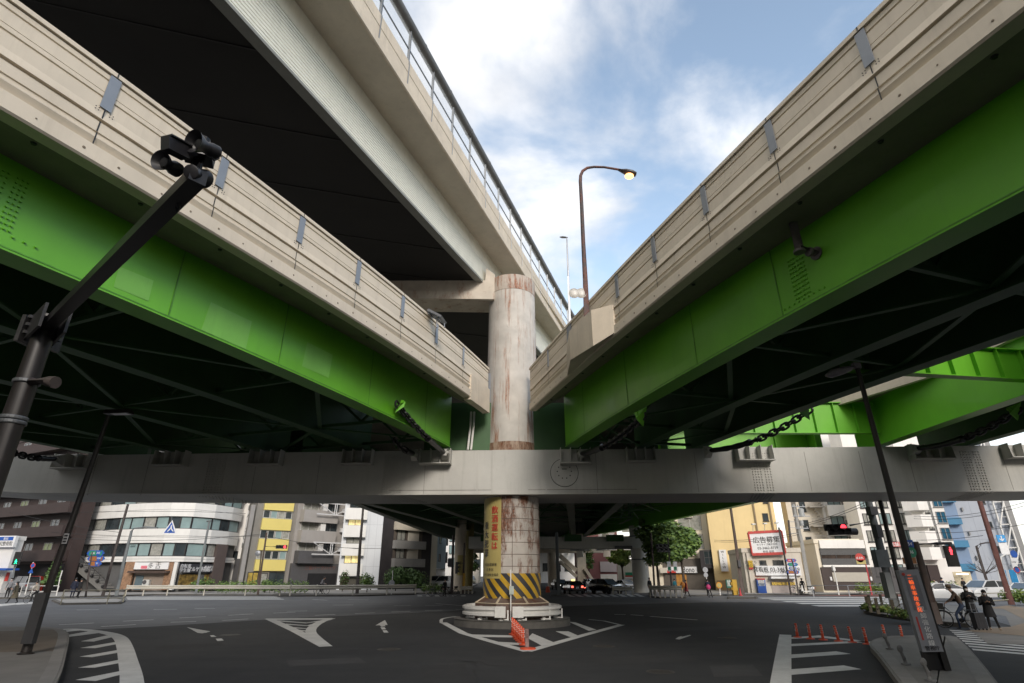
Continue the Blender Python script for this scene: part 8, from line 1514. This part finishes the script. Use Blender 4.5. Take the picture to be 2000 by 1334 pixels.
f = Fac(base(1916, 82), base(2012, 80.5)); bs_ = thing('parking_sign', 'blue parking sign with a white arrow on the fire escape of the pale tower', 'sign', tuple(f.pt(f.L * .6, 1.2, 9))); s0, s1, z0, z1 = f.r(1938, 1046, 1954, 1060); m = MB(); f.box(m, s0, s1, z0, z1, 1.2, 1.35); m.build('panel', mat('bright_sign_blue', (.03, .28, .62), .5, .05, 3), bs_); letters(bs_, WHT, '↓', f.pt((s0 + s1) / 2, 1.37, (z0 + z1) / 2), f.e, Z, .9, bold=.03); m = MB(); f.box(m, s0, s1, z0 - 1.5, z0 - .1, 1.2, 1.3); m.build('lower_panel', WHT, bs_)
BANR = mat('blue_banner_cloth', (.015, .20, .42), .8, .12, 3)
for u, lb in ((1952, 'blue upright banner left of the rusty red pole'), (1972, 'blue upright banner right of the rusty red pole')):
    t = thing('banner', lb, 'banner', tuple(gx(u + 6, 58, .15)), group='blue banners by the red pole'); a = at_y(u - 3, 1113, 58); b = gx(u + 8, 58, .15); m = MB(); m.tube([b, a], .03, 6); m.build('pole', WHITEP, t); m = MB(); m.ext([a, a + Vector((.6, -.1, 0)), Vector((a.x + .55, a.y - .05, .5)), Vector((a.x + .0, a.y, .5))], (0, -.03, 0)); m.build('cloth', BANR, t)
# wires strung along both streets
WIRE = mat('black_wire', (.02, .02, .02), .6, .1, 5)
def wire(label, Y0, a, Y1, b, sag, r=.022):
    p, q = at_y(*a, Y0), at_y(*b, Y1); m = MB(); m.tube([p.lerp(q, k / 12) - Vector((0, 0, sag * 4 * (k / 12) * (1 - k / 12))) for k in range(13)], r, 5); m.solo('overhead_wire', [WIRE], label, 'wire', 'overhead wires', smooth=True)
wire('upper wire across the top band of the curved white office', 62, (100, 1003), 68, (480, 1003), -.25); wire('middle wire across the second band of the curved white office', 62, (100, 1040), 68, (520, 1046), .3); wire('lower wire across the second band of the curved white office', 62, (110, 1050), 66, (521, 1042), .5); wire('wire sloping across the brown balconies', 62, (20, 1000), 62, (235, 1040), .2)
wire('wire across the mustard wall to the advertising board', 66, (1395, 1055), 66, (1560, 1040), .3); wire('second wire just below the one to the advertising board', 66, (1395, 1058), 66, (1560, 1044), .3)
wire('wire rising from the concrete pole past the beige apartments', 66, (1565, 1024), 40, (1710, 972), .2); wire('second wire rising beside it past the beige apartments', 66, (1567, 1027), 40, (1716, 975), .2)
for i, (a, b, s) in enumerate((((1785, 1008), (2010, 978), .5), ((1785, 1013), (2010, 985), .5), ((1795, 1040), (2010, 1022), .3), ((1790, 1055), (1920, 1046), .1))): wire(['highest wire in front of the white apartments', 'wire just under the highest one before the white apartments', 'wire crossing the pale tower at sign height', 'lowest short wire above the red figure signal'][i], 60, a, 52, b, s)
wire('thin wire past the yellow-banded building', 66, (521, 1047), 70, (705, 1072), .2); wire('wire in front of the white panelled block', 69, (660, 1069), 70, (745, 1071), .05)
# ---------------------------------------------------------------- added unseen blocks behind and beside the viewer, cutting daylight under the decks
for (x, y, sx, sy, h, lb) in ((-62, -40, 50, 18, 30, 'grey block across the junction behind the viewpoint, west side'), (4, -66, 74, 16, 30, 'long beige block across the junction behind the viewpoint'), (70, -34, 52, 20, 32, 'tall pale block across the junction behind the viewpoint, east side'), (-98, 16, 16, 90, 26, 'unseen block added along the western side street to cut daylight'), (108, 16, 16, 84, 28, 'unseen block added along the eastern side street to cut daylight')):
    t = thing('building', lb, 'building', (x, y, 0)); m = MB(); m.box((x, y, h / 2), (sx, sy, h)); m.build('wall', GREYW if x <= 0 else BEIGE, t)
    m = MB(); m.box((x, y, h + .3), (sx + .6, sy + .6, .6)); m.build('roof', GREYW, t)
